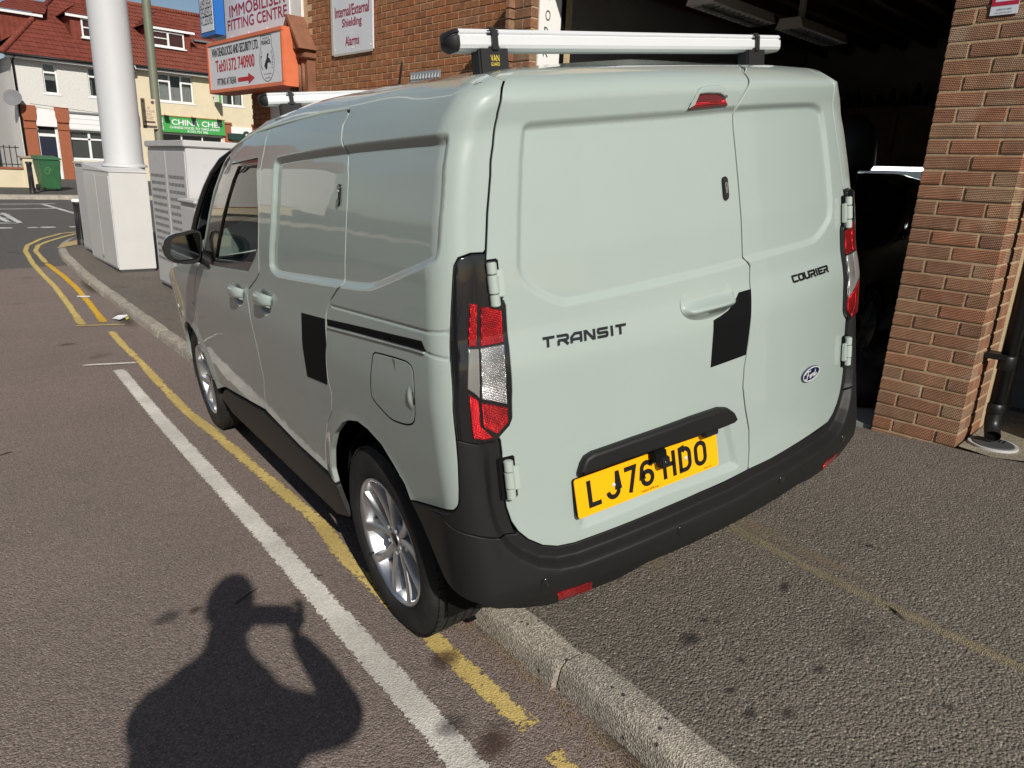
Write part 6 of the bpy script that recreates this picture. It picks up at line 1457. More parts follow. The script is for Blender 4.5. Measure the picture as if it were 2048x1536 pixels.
MASTM = plain('mast_grey', (.50, .51, .52), .55, var=.04, scale=2, dirt=(.42, .43, .44), dscale=2, damt=.4)
MB().lathe([(.275, 0), (.275, 1.55), (.268, 1.58), (.262, 3.5), (.255, 6), (.24, 14), (.23, 15)], (0, 0, 0), (0, 0, 1), 48).build('shaft', MASTM, mast, smooth=True)
MB().lathe([(.31, 1.50), (.31, 1.53), (.28, 1.545)], (0, 0, 0), (0, 0, 1), 40).build('base_collar', MASTM, mast, smooth=True)
MB().lathe([(.23, 15), (.30, 15.05), (.30, 17), (.1, 17.1), (.0001, 17.1)], (0, 0, 0), (0, 0, 1), 32).build('antenna_shroud', MASTM, mast, smooth=True)
# lamp column with the no cold calling notice
LCM = plain('lamp_column_green', (.135, .145, .10), .6, var=.1)
lc = empty('lamp_column', (4.275, 12.92, pav_z(4.3, 12.9))); tag(lc, 'olive green lamp column carrying a notice behind the cabinets', 'lamp post')
MB().lathe([(.085, 0), (.085, 1.2), (.066, 1.25), (.064, 7.5), (.05, 8)], (0, 0, 0), (0, 0, 1), 20).build('column', LCM, lc, smooth=True); MB().tube([(0, 0, 8), (-.2, -.3, 8.25), (-.6, -.9, 8.3)], .03, 8).build('bracket_arm', LCM, lc, smooth=True); MB().box(-.78, -.52, -1.3, -.85, 8.24, 8.36).build('lantern', CABP, lc, bevel=.03)
NTC = plain('notice_cream', (.62, .52, .36), .6); NTD = plain('notice_dark', (.10, .075, .07), .6)
yn = 12.83; na, nb2 = on_plane((280.5, 196), (0, yn, 0), (0, 1, 0)), on_plane((312, 258), (0, yn, 0), (0, 1, 0))
nt_ = empty('notice', (nb2[0], yn, nb2[2])); tag(nt_, 'cream notice reading NO COLD CALLING ZONE on the lamp column', 'sign'); bpy.context.view_layer.update()
nx0, nx1, nz0, nz1 = na[0], nb2[0]+.03, nb2[2], na[2]; nw, nh = nx1-nx0, nz1-nz0
child(box('board', nx0, nx1, yn, yn+.004, nz0, nz1, NTC), nt_); child(box('footer', nx0+.01, nx1-.01, yn-.002, yn-.0005, nz0+.01, nz0+nh*.11, NTD), nt_); child(box('footer', nx0+.03, nx1-.03, yn-.002, yn-.0005, nz0+nh*.19, nz0+nh*.26, NTD), nt_)
for tx, b, w_, h_ in (('NO', .70, .18, .035), ('COLD CALLING', .59, .78, .035), ('ZONE', .48, .3, .035), ('SURREY TRADING', .39, .6, .02), ('STANDARDS', .33, .45, .02)): child(text('lettering', tx, lambda a, bb, d: np.array([(nx0+nx1)/2+a, yn-.001, nz0+nh*b+bb]), nw*w_, h_, NTD, None), nt_)
child(MB().lathe([(.0001, .001), (.028, .001)], (nx1-.045, yn, nz1-.05), (0, -1, 0), 16).build('crest', NTD), nt_); child(MB().lathe([(.0001, .001), (.014, .001)], (nx0+.03, yn, nz1-.045), (0, -1, 0), 12).build('crest', NTD), nt_)
# bollards
BOM = plain('bollard_black', (.018, .018, .019), .5, spec=.4)
def bollard(x, y, z, label, h=.80, cap=True, group='black bollards at the street corner'):
    e = empty('bollard', (x, y, z)); tag(e, label, 'bollard', group); r = .07
    MB().lathe([(r+.01, -.05), (r+.01, .06), (r, .08), (r-.006, h-.10), (r+.006, h-.09), (r+.008, h-.06), (r, h-.05)], (0, 0, 0), (0, 0, 1), 20).build('post', BOM, e, smooth=True)
    for k in range(12): a = 2*math.pi*k/12; MB().tube([((r-.002)*math.cos(a), (r-.002)*math.sin(a), .1), ((r-.007)*math.cos(a), (r-.007)*math.sin(a), h-.11)], .009, 6).build('rib', BOM, e, smooth=True)
    MB().lathe([(r+.012, h-.05), (r+.02, h-.045), (r+.02, h-.015), (r+.008, h), (.0001, h+.004)], (0, 0, 0), (0, 0, 1), 24).build('cap', WSM if cap else BOM, e, autosmooth=.7)
    return e
bollard(3.40, 14.82, pav_z(3.4, 14.82), 'fluted black bollard with white cap nearest the kerb corner'); bollard(3.64, 15.30, pav_z(3.64, 15.3), 'fluted black bollard with white cap tucked behind the narrow cabinet')
hb = ground((66, 387), .13); bollard(hb[0], hb[1], gz(hb[1])+.13, 'all black bollard in front of the cream garden wall', .92, False, 'bollard across the main road')
# ================================================================== HOUSES ACROSS THE MAIN ROAD
def tile_mat(name, c, rib=False):
    m, nt, b, out = new_mat(name); L = nt.links.new; t = N(nt, 'ShaderNodeTexCoord'); b.inputs['Roughness'].default_value = .85; b.inputs['Specular IOR Level'].default_value = .25
    n = N(nt, 'ShaderNodeTexNoise', Scale=3.0, Detail=8.0, Roughness=.7); L(t.outputs['Object'], n.inputs['Vector']); rp = N(nt, 'ShaderNodeValToRGB'); rp.color_ramp.elements[0].position = .3; rp.color_ramp.elements[1].position = .75
    rp.color_ramp.elements[0].color = (*[q*.62 for q in c], 1); rp.color_ramp.elements[1].color = (*[q*1.25 for q in c], 1); L(n.outputs['Fac'], rp.inputs[0]); L(rp.outputs[0], b.inputs['Base Color'])
    w = N(nt, 'ShaderNodeTexWave', Scale=1.0/.30*.5 if not rib else 1.0/.2*.5, bands_direction='X'); L(t.outputs['Object'], w.inputs['Vector']); bp = N(nt, 'ShaderNodeBump', Strength=.35 if not rib else .9, Distance=.03); L(w.outputs['Fac'], bp.inputs['Height']); L(bp.outputs[0], b.inputs['Normal'])
    return m
TILE = tile_mat('red_concrete_tile', (.185, .045, .030)); TILE2 = tile_mat('red_rolled_tile', (.22, .062, .040), True)
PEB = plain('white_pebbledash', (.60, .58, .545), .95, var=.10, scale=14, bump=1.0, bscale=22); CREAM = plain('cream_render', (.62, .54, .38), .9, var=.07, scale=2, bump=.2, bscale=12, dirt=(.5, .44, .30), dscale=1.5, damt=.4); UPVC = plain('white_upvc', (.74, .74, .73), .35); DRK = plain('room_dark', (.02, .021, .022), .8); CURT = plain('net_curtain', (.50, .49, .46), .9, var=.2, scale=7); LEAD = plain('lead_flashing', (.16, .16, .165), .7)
HBR = plain('red_pilaster_brick', (.30, .095, .045), .9, var=.3, scale=30); NAVY = plain('navy_door', (.012, .016, .035), .3, coat=.4)
WGL = glass('window_glass', (.9, .92, .92), trans=.9)
def slope_rows(mb, eL, eR, rL, rR, n, lift=.03, th=.028):
    """tiled slope: n overlapping rows from the eaves to the ridge"""
    eL, eR, rL, rR = (np.array(q, float) for q in (eL, eR, rL, rR)); nn = np.cross(eR-eL, rL-eL); nn /= np.linalg.norm(nn); nn = nn if nn[2] > 0 else -nn
    for i in range(n):
        a, b = i/n, (i+1.08)/n
        p = [eL+(rL-eL)*a+nn*lift, eR+(rR-eR)*a+nn*lift, eR+(rR-eR)*min(b, 1), eL+(rL-eL)*min(b, 1)]; q = [x-nn*th for x in p]
        mb.add(p+q, [(0, 1, 2, 3), (4, 5, 1, 0), (5, 6, 2, 1), (7, 4, 0, 3)])
def window(parent, x0, x1, z0, z1, yf, bars, panes=(), sill=True, fr=.06, deep=.10, curtain=0):
    """bars: list of (x0,x1,z0,z1) mullions/transoms in 0..1"""
    w = MB(); w.box(x0, x1, yf-.03, yf+.04, z0, z0+fr).box(x0, x1, yf-.03, yf+.04, z1-fr, z1).box(x0, x0+fr, yf-.03, yf+.04, z0+fr, z1-fr).box(x1-fr, x1, yf-.03, yf+.04, z0+fr, z1-fr)
    f = child(w.build('window', UPVC), parent); W, H = x1-x0, z1-z0
    for a, b, c, d in bars: child(box('glazing_bar', x0+a*W, x0+b*W, yf-.026, yf+.035, z0+c*H, z0+d*H, UPVC), f)
    child(box('pane', x0+fr, x1-fr, yf+.0, yf+.004, z0+fr, z1-fr, WGL), f)
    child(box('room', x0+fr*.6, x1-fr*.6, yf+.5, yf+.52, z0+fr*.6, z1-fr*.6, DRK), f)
    if curtain & 1:
        v, ff = [], []
        for i in range(25):
            t = i/24; xx = x0+fr+(W-2*fr)*t*.30; yy = yf+.12+.02*math.sin(i*1.7); v += [(xx, yy, z0+fr), (xx, yy, z1-fr)]
        ff = [(2*i, 2*i+2, 2*i+3, 2*i+1) for i in range(24)]; child(mesh_obj('curtain', v, ff, CURT), f)
        v = [(x1-fr-(a-x0-fr), b, c) for a, b, c in v]; child(mesh_obj('curtain', v, ff, CURT), f)
    if curtain & 2: child(box('blind', x0+fr, x1-fr, yf+.08, yf+.09, z0+H*.45, z1-fr, CURT), f)
    if curtain & 4: child(box('net', x0+fr, x1-fr, yf+.06, yf+.065, z0+fr, z0+H*.55, CURT), f)
    if sill: child(box('sill', x0-.07, x1+.07, yf-.12, yf-.031, z0-.06, z0-.005, UPVC), f)
    return f
YH = 36.0; GZ = gz(YH)+.13
h1 = empty('corner_house', (6.6, YH, GZ)); tag(h1, 'white pebbledashed corner house with red hipped roof and navy door', 'house'); bpy.context.view_layer.update()
A1 = lambda o: child(o, h1)
EV = 5.16
# front wall with openings cut as separate piers so windows sit in real holes
def wall_with_holes(x0, x1, z0, z1, y0, y1, holes, mat, name='wall'):
    xs_ = sorted({x0, x1, *[h[0] for h in holes], *[h[1] for h in holes]}); zs_ = sorted({z0, z1, *[h[2] for h in holes], *[h[3] for h in holes]}); m = MB()
    for i in range(len(xs_)-1):
        j = 0
        while j < len(zs_)-1:
            xm, zm = (xs_[i]+xs_[i+1])/2, (zs_[j]+zs_[j+1])/2
            if any(h[0] < xm < h[1] and h[2] < zm < h[3] for h in holes): j += 1; continue
            k = j
            while k+1 < len(zs_)-1 and not any(h[0] < xm < h[1] and h[2] < (zs_[k+1]+zs_[k+2])/2 < h[3] for h in holes): k += 1
            m.box(xs_[i], xs_[i+1], y0, y1, zs_[j], zs_[k+1]); j = k+1
    return m.build(name, mat)
w1 = (7.62, 8.14, 3.86, 5.04); w2 = (9.27, 9.82, 3.88, 5.06); w3 = (10.2, 10.75, 3.88, 5.06); dr = (7.12, 7.86, GZ, 2.55); sw = (8.30, 10.6, 1.30, 2.48)
A1(wall_with_holes(6.58, 11.02, GZ-.2, EV, YH, YH+.3, [w1, w2, w3, dr, sw], PEB)); A1(box('side_wall', 6.58, 6.88, YH+.3, YH+9, GZ-.2, EV, PEB)); A1(box('back_wall', 6.88, 11.0, YH+8.7, YH+9, GZ-.2, EV, PEB))
A1(box('lower_render', 8.28, 10.98, YH-.02, YH-.002, GZ, 1.24, CREAM))
window(h1, *w1, YH+.1, [(0, 1, .66, .72)], curtain=2); window(h1, *w2, YH+.1, [(0, 1, .66, .72)], curtain=1); window(h1, *w3, YH+.1, [(0, 1, .66, .72)], curtain=1)
sh = window(h1, *sw, YH+.1, [(.31, .35, 0, 1), (.64, .68, 0, 1), (0, 1, .68, .74)], sill=False); child(box('grey_blind', sw[0]+.06, sw[1]-.06, YH+.13, YH+.14, sw[2]+.06, sw[3]-.06, plain('grey_blind', (.13, .135, .14), .7)), sh)
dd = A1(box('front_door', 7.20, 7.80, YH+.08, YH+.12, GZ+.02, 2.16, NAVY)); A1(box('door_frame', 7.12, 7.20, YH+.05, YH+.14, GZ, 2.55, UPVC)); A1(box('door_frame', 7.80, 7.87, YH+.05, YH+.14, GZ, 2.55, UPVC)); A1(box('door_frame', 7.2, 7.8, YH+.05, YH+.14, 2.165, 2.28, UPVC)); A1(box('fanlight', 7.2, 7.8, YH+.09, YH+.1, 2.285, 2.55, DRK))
mbx = MB(); stroke(mbx, [(7.5+.2*math.cos(t), 1.72+.24*math.sin(t)) for t in np.linspace(0, 2*math.pi, 28)], .022, lambda a, b, d: np.array([a, YH+.079-d, b]), 0, .008); stroke(mbx, [(7.28, 1.70), (7.72, 1.70)], .02, lambda a, b, d: np.array([a, YH+.0785-d, b]), 0, .008); child(mbx.build('door_moulding', NAVY), dd)
child(text('door_number', '164B', lambda a, b, d: np.array([7.5+a, YH+.075, 1.22+b]), .18, .07, BADGEW, None), dd)
for nm, z0_, z1_ in (('shop_canopy', 2.56, 3.18), ): A1(box(nm, 7.14, 7.88, YH-.10, YH-.004, z0_, z1_, UPVC)); A1(box(nm, 8.32, 10.7, YH-.12, YH-.004, 2.50, 3.14, UPVC))
for k in range(3): A1(box('canopy_board', 8.33, 10.69, YH-.128, YH-.121, 2.54+.2*k, 2.545+.2*k, LEAD))
A1(box('canopy_flashing', 8.30, 10.8, YH-.17, YH-.004, 3.145, 3.22, LEAD))
for x0_, x1_ in ((6.70, 7.12), (7.90, 8.30), (10.72, 11.05)):
    p_ = A1(box('brick_pilaster', x0_, x1_, YH-.09, YH-.003, GZ, 2.75, HBR)); child(MB().prism([(x0_-.0, 2.752), (x1_+.0, 2.752), (x1_+.05, 2.95), (x1_+.05, 3.34), (x0_-.05, 3.34), (x0_-.05, 2.95)], lambda a, b, d: (a, d, b), YH-.16, YH-.004).build('pilaster_head', HBR), p_); child(box('string_course', x0_-.03, x1_+.03, YH-.13, YH-.0905, 2.45, 2.52, HBR), p_)
A1(box('fascia_board', 6.35, 11.05, YH-.34, YH-.30, 5.06, 5.19, UPVC)); A1(box('soffit', 6.38, 11.05, YH-.299, YH-.002, 5.06, 5.09, UPVC)); A1(MB().tube([(6.3, YH-.40, 5.17), (11.05, YH-.40, 5.19)], .055, 8).build('gutter', BLKPL, smooth=True)); A1(MB().tube([(6.66, YH-.38, 5.14), (6.62, YH-.08, 4.95), (6.64, YH-.08, GZ)], .04, 8).build('downpipe', BLKPL, smooth=True))
A1(MB().tube([(7.0, YH-.13, 3.40), (8.3, YH-.18, 3.32), (9.6, YH-.16, 3.24), (10.9, YH-.15, 3.42)], .008, 5).build('cable', BLKPL))
r1 = MB(); RL, RR = (9.85, 41.0, 8.75), (11.0, 41.0, 8.75)
slope_rows(r1, (6.25, YH-.42, 5.17), (11.05, YH-.42, 5.17), RL, (11.05, 41.0, 8.75), 17); slope_rows(r1, (6.25, YH+9.4, 5.17), (6.25, YH-.42, 5.17), (9.85, 41.2, 8.75), RL, 17)
rf1 = A1(r1.build('roof', TILE)); child(MB().tube([(6.25, YH-.42, 5.23), RL], .11, 8).build('hip_tiles', TILE, smooth=True), rf1); child(MB().tube([RL, (11.05, 41.0, 8.78)], .11, 8).build('ridge_tiles', TILE, smooth=True), rf1)
# side dormer block on the left slope
sdm = A1(MB().add([(6.75, 38.2, 5.9), (6.75, 43.5, 5.9), (6.75, 43.5, 7.05), (6.75, 38.2, 7.05), (8.5, 38.2, 7.05), (8.5, 43.5, 7.05)], [(0, 1, 2, 3), (0, 3, 4), (3, 2, 5, 4)]).build('side_dormer', TILE)); child(box('dormer_fascia', 6.65, 8.35, 38.05, 38.12, 7.02, 7.14, UPVC), sdm)
rr = MB(); slope_rows(rr, (6.6, 38.0, 7.15), (8.42, 38.0, 7.15), (7.75, 40.0, 7.95), (9.1, 40.0, 7.95), 6); child(rr.build('dormer_roof', TILE), sdm); rr = MB(); slope_rows(rr, (6.6, 43.6, 7.15), (6.6, 38.0, 7.15), (7.75, 42, 7.95), (7.75, 40.0, 7.95), 6); child(rr.build('dormer_roof', TILE), sdm)
def front_dormer(hp, x0, x1, zb, zt, yf, mt, apex, glaz, name='dormer'):
    d = child(MB().add([(x0, yf, zb), (x1, yf, zb), (x1, yf, zt), (x0, yf, zt), (x0, yf+3.2, zt), (x1, yf+3.2, zt), (x0, yf+.01, zb), (x1, yf+.01, zb)], [(0, 1, 2, 3), (0, 3, 4), (1, 5, 2), ]).build(name, mt), hp)
    o_ = .18; xm = (x0+x1)/2; rr = MB(); slope_rows(rr, (x0-o_, yf-o_, zt), (x1+o_, yf-o_, zt), (xm, yf+1.1, apex), (xm+.001, yf+1.1, apex), 5); slope_rows(rr, (x0-o_, yf+3.0, zt), (x0-o_, yf-o_, zt), (xm, yf+3.2, apex), (xm, yf+1.1, apex), 5); slope_rows(rr, (x1+o_, yf-o_, zt), (x1+o_, yf+3.0, zt), (xm, yf+1.1, apex), (xm, yf+3.2, apex), 5)
    child(rr.build('dormer_roof', mt), d); child(box('dormer_fascia', x0-o_, x1+o_, yf-o_+.02, yf-o_+.05, zt-.11, zt-.0, UPVC), d); child(box('dormer_soffit', x0-o_, x1+o_, yf-o_+.051, yf-.001, zt-.11, zt-.09, BLKPL), d)
    for s_ in ((x0-o_, x0-.0), ): pass
    window(d, *glaz, yf-.03, [(.46, .52, 0, 1), (0, .46, .5, .56)], sill=True, curtain=1); child(box('flashing', glaz[0], glaz[1], yf-.035, yf-.002, glaz[2]-.28, glaz[2]-.07, LEAD), d)
    return d
front_dormer(h1, 9.15, 10.5, 5.9, 7.2, 37.2, TILE, 7.85, (9.55, 10.25, 6.35, 7.1))
A1(MB().tube([(6.5, YH-.1, 3.3), (6.45, YH-.35, 3.42)], .02, 6).build('dish_arm', BLKPL)); A1(MB().lathe([(.0001, 0), (.15, .02), (.28, .07), (.33, .11), (.33, .12), (.28, .085), (.0001, .02)], (6.42, YH-.32, 3.52), (-.35, -.85, .35), 24).build('satellite_dish', LEAD, smooth=True))
# ---- takeaway house
h2 = empty('takeaway_house', (13, YH, GZ)); tag(h2, 'cream rendered house with red roof over the green takeaway shopfront', 'house'); bpy.context.view_layer.update()
A2 = lambda o: child(o, h2)
E2 = 5.30; u1 = (12.08, 13.62, 3.98, 5.16); u2 = (14.95, 16.0, 4.06, 5.1); shf = (11.95, 14.85, .9, 2.62)
A2(wall_with_holes(11.03, 17.6, GZ-.2, E2, YH, YH+.3, [u1, u2, shf], CREAM)); A2(box('party_wall', 17.3, 17.6, YH+.3, YH+9, GZ-.2, E2, CREAM)); A2(box('back_wall', 11.05, 17.3, YH+8.7, YH+9, GZ-.2, E2, CREAM))
window(h2, *u1, YH+.1, [(.31, .36, 0, 1), (.64, .69, 0, 1), (0, .31, .70, .76), (.69, 1, .70, .76)], curtain=5); window(h2, *u2, YH+.1, [(.48, .54, 0, 1)], curtain=1); window(h2, *shf, YH+.1, [(.33, .35, 0, 1), (.66, .68, 0, 1)], sill=False)
GRN = plain('takeaway_green', (.055, .33, .075), .45); GRD = plain('bank_green', (.012, .045, .035), .5)
sg = empty('takeaway_sign', (13.4, YH-.15, 2.7)); tag(sg, 'bright green shop sign reading CHINA CHEF Chinese food to take away', 'sign'); bpy.context.view_layer.update()
child(box('board', 11.86, 14.92, YH-.16, YH-.003, 2.66, 3.33, GRN), sg); child(box('sign_trim', 11.84, 14.94, YH-.19, YH-.004, 3.335, 3.38, plain('brass_trim', (.30, .2, .06), .5)), sg)
fg = lambda a, b, d: np.array([13.4+a, YH-.161-d, b])
for tx, xo_, zc, w_, h_ in (('CHINA CHEF', .22, 3.11, 2.3, .25), ('CHINESE FOOD TO TAKE AWAY', .12, 2.88, 2.3, .11), ('01372 721 386', .22, 2.74, .95, .10)): child(text('lettering', tx, lambda a, b, d: fg(a+xo_, zc+b, d), w_, h_, UPVC, None, .004, bold=.02), sg)
mbx = MB()
for k, zc in enumerate((3.14, 2.86)):
    for st_ in ([(-.08, .1), (.08, .1)], [(0, .13), (0, -.12)], [(-.09, 0), (.09, 0)], [(-.07, -.1), (.07, -.1)], [(-.07, .06), (-.07, -.06), (.07, -.06), (.07, .06)]): stroke(mbx, [(-1.38+a, zc+b) for a, b in st_], .025, fg, 0, .004)
child(mbx.build('sign_characters', UPVC), sg)
for xx in (12.2, 13.4, 14.6): child(MB().box(xx-.09, xx+.09, YH-.42, YH-.3, 3.22, 3.36).build('sign_lamp', BLKPL), sg); child(MB().tube([(xx, YH-.3, 3.33), (xx, YH-.15, 3.42)], .015, 6).build('lamp_arm', BLKPL), sg)
s2_ = empty('shop_fascia', (16.2, YH-.15, 2.5)); tag(s2_, 'dark green shop fascia with round crest beside the takeaway sign', 'sign'); bpy.context.view_layer.update()
child(box('board', 15.05, 17.5, YH-.22, YH-.02, 2.50, 2.78, GRD), s2_); child(MB().lathe([(.0001, .02), (.17, .02), (.19, 0)], (15.95, YH-.22, 2.74), (0, -1, 0), 24).build('crest', GRD, autosmooth=.6), s2_); child(MB().lathe([(.0001, .026), (.07, .026)], (15.95, YH-.22, 2.74), (0, -1, 0), 5).build('crest_mark', UPVC), s2_)
ps = empty('hanging_sign', (14.5, YH-.5, 4.0)); tag(ps, 'small green sign box hung out from the cream wall', 'sign'); bpy.context.view_layer.update()
child(box('box', 14.50, 14.60, YH-.75, YH-.15, 4.10, 4.62, GRN), ps); child(box('face', 14.485, 14.499, YH-.72, YH-.18, 4.13, 4.59, UPVC), ps); child(box('bracket', 14.52, 14.58, YH-.15, YH-.002, 4.3, 4.4, BLKPL), ps)
for x0_, x1_ in ((14.95, 15.25), (16.35, 16.7)): p_ = A2(box('brick_pilaster', x0_, x1_, YH-.10, YH-.003, GZ, 3.2, HBR)); child(box('pilaster_cap', x0_-.04, x1_+.04, YH-.15, YH-.003, 3.202, 3.28, HBR), p_)
A2(box('white_panel', 15.27, 16.33, YH-.04, YH-.003, 2.8, 3.1, UPVC)); A2(box('stall_riser', 11.9, 14.9, YH-.04, YH-.003, GZ, .88, WPT))
A2(box('fascia_board', 11.07, 17.6, YH-.34, YH-.30, 5.18, 5.32, UPVC)); A2(box('soffit', 11.07, 17.6, YH-.299, YH-.002, 5.18, 5.21, UPVC)); A2(MB().tube([(11.1, YH-.40, 5.30), (17.6, YH-.40, 5.32)], .055, 8).build('gutter', BLKPL, smooth=True))
r2 = MB(); slope_rows(r2, (11.07, YH-.42, 5.30), (17.7, YH-.42, 5.30), (11.07, 40.6, 8.55), (17.7, 40.6, 8.55), 15, .035); rf2 = A2(r2.build('roof', TILE2)); r2 = MB(); slope_rows(r2, (17.7, 45.4, 5.3), (11.07, 45.4, 5.3), (17.7, 40.6, 8.55), (11.07, 40.6, 8.55), 12); child(r2.build('rear_slope', TILE2), rf2); child(MB().tube([(11.05, 40.6, 8.6), (17.7, 40.6, 8.6)], .11, 8).build('ridge_tiles', TILE2, smooth=True), rf2)
front_dormer(h2, 12.25, 14.1, 5.75, 7.22, 37.15, TILE, 8.15, (12.40, 13.80, 6.42, 7.08)); child(box('rooflight', 14.6, 15.6, 37.9, 38.9, 6.98, 7.06, LEAD), rf2)
ch = A2(box('chimney', 10.75, 11.4, 40.1, 40.9, 7.6, 9.8, HBR)); child(MB().lathe([(.13, 0), (.11, .3), (.13, .35)], (11.0, 40.5, 9.8), (0, 0, 1), 12).build('chimney_pot', TERRA), ch)
# next roofs along the terrace
h3 = empty('terrace_house', (20, YH, GZ)); tag(h3, 'pale terrace house further along the main road', 'house'); bpy.context.view_layer.update()
child(wall_with_holes(17.62, 25, GZ-.2, 5.3, YH, YH+.3, [(18.6, 20, 4.0, 5.1), (21.5, 23, 4.0, 5.1)], PEB), h3); window(h3, 18.6, 20, 4.0, 5.1, YH+.1, [(.45, .55, 0, 1)]); window(h3, 21.5, 23, 4.0, 5.1, YH+.1, [(.45, .55, 0, 1)])
r3 = MB(); slope_rows(r3, (17.7, YH-.4, 5.3), (25.3, YH-.4, 5.3), (17.7, 40.6, 8.4), (25.3, 40.6, 8.4), 12); child(r3.build('roof', TILE2), h3)
h4 = empty('side_house', (-3, YH+3, GZ)); tag(h4, 'white house set back beyond the garden wall', 'house'); bpy.context.view_layer.update()
child(wall_with_holes(-6, 5.2, GZ-.2, 5.1, YH+2, YH+2.3, [(3.0, 4.2, 3.8, 5.0), (0, 1.2, 3.8, 5.0)], PEB), h4); window(h4, 3.0, 4.2, 3.8, 5.0, YH+2.1, [(.45, .55, 0, 1)]); window(h4, 0, 1.2, 3.8, 5.0, YH+2.1, [(.45, .55, 0, 1)])
r3 = MB(); slope_rows(r3, (-6.3, YH+1.7, 5.1), (5.4, YH+1.7, 5.1), (-6.3, YH+6, 8), (5.4, YH+6, 8), 12); child(r3.build('roof', TILE), h4)
# ---- garden wall, railings, bin
gwl = empty('garden_wall', (5, 29, gz(29))); tag(gwl, 'low cream garden wall with an end pier across the road', 'wall'); bpy.context.view_layer.update()
gw0 = ground((0, 376), .13); gw1 = ground((85, 376), .13); yw = (gw0[1]+gw1[1])/2+.3; zw = gz(yw)+.13
xr_ = on_plane((85, 350), (0, yw, 0), (0, 1, 0))[0]; ztw = on_plane((20, 338), (0, yw, 0), (0, 1, 0))[2]; ztp = on_plane((60, 316), (0, yw, 0), (0, 1, 0))[2]; xp = on_plane((46, 330), (0, yw, 0), (0, 1, 0))[0]
child(box('wall', -3, xp, yw, yw+.22, zw-.2, ztw, CREAM), gwl); child(box('coping', -3, xp-.001, yw-.04, yw+.26, ztw+.002, ztw+.06, HBR), gwl); child(box('pier', xp, xr_-.18, yw-.05, yw+.35, zw-.2, ztp, CREAM), gwl); child(box('pier', xr_-.179, xr_+.02, yw-.03, yw+.33, zw-.2, zw+.55, CREAM), gwl); child(box('pier_cap', xp-.06, xr_-.12, yw-.1, yw+.4, ztp+.002, ztp+.06, plain('pier_cap_stone', (.34, .29, .22), .9)), gwl)
rlg = empty('railings', (4, yw+.1, ztw)); tag(rlg, 'black iron railings on the cream garden wall', 'railings'); bpy.context.view_layer.update()
for k in range(22): xx = xp-.12-.16*k; child(MB().tube([(xx, yw+.11, ztw+.06), (xx, yw+.11, ztw+.75)], .014, 6).build('bar', BLKPL), rlg)
for zz_ in (.15, .68): child(MB().tube([(xp-.02, yw+.11, ztw+zz_), (xp-3.7, yw+.11, ztw+zz_)], .016, 6).build('rail', BLKPL), rlg)
bn = ground((104, 383), .13); bz = gz(bn[1])+.13; BINM = plain('bin_green', (.030, .115, .045), .5, var=.15, scale=5); 
wb_ = empty('wheelie_bin', (bn[0]+.05, bn[1]+.45, bz), .08); tag(wb_, 'green wheelie bin beside the garden wall pier', 'bin'); GRAF = plain('pale_green_scrawl', (.12, .30, .12), .6)
MB().add([(-.23, -.28, .06), (.23, -.28, .06), (.23, .26, .06), (-.23, .26, .06), (-.30, -.37, .96), (.30, -.37, .96), (.30, .34, .96), (-.30, .34, .96)], [(0, 3, 2, 1), (4, 5, 6, 7), (0, 1, 5, 4), (1, 2, 6, 5), (2, 3, 7, 6), (3, 0, 4, 7)]).build('body', BINM, wb_, bevel=.02)
MB().add([(-.33, -.40, .962), (.33, -.40, .962), (.33, .38, .962), (-.33, .38, .962), (-.31, -.36, 1.03), (.31, -.36, 1.03), (.31, .36, 1.09), (-.31, .36, 1.09)], [(0, 3, 2, 1), (4, 5, 6, 7), (0, 1, 5, 4), (1, 2, 6, 5), (2, 3, 7, 6), (3, 0, 4, 7)]).build('lid', BINM, wb_, bevel=.015)
for s_ in (-1, 1): MB().lathe([(.0001, .03), (.10, .03), (.10, -.03), (.0001, -.03)], (s_*.27, .24, .10), (1, 0, 0), 20).build('wheel', RUBBER, wb_)
MB().tube([(-.26, .40, .93), (.26, .40, .93)], .016, 8).build('handle', BINM, wb_)
mbx = MB(); stroke(mbx, [(-.1+.1*math.cos(t)*(1-t/14), .62+.13*math.sin(t)*(1-t/14)) for t in np.linspace(0, 9, 40)], .014, lambda a, b, d: np.array([a, -.285-.09*(b-.06)/.9-.004-d, b]), 0, .001); mbx.build('scrawl', GRAF, wb_)
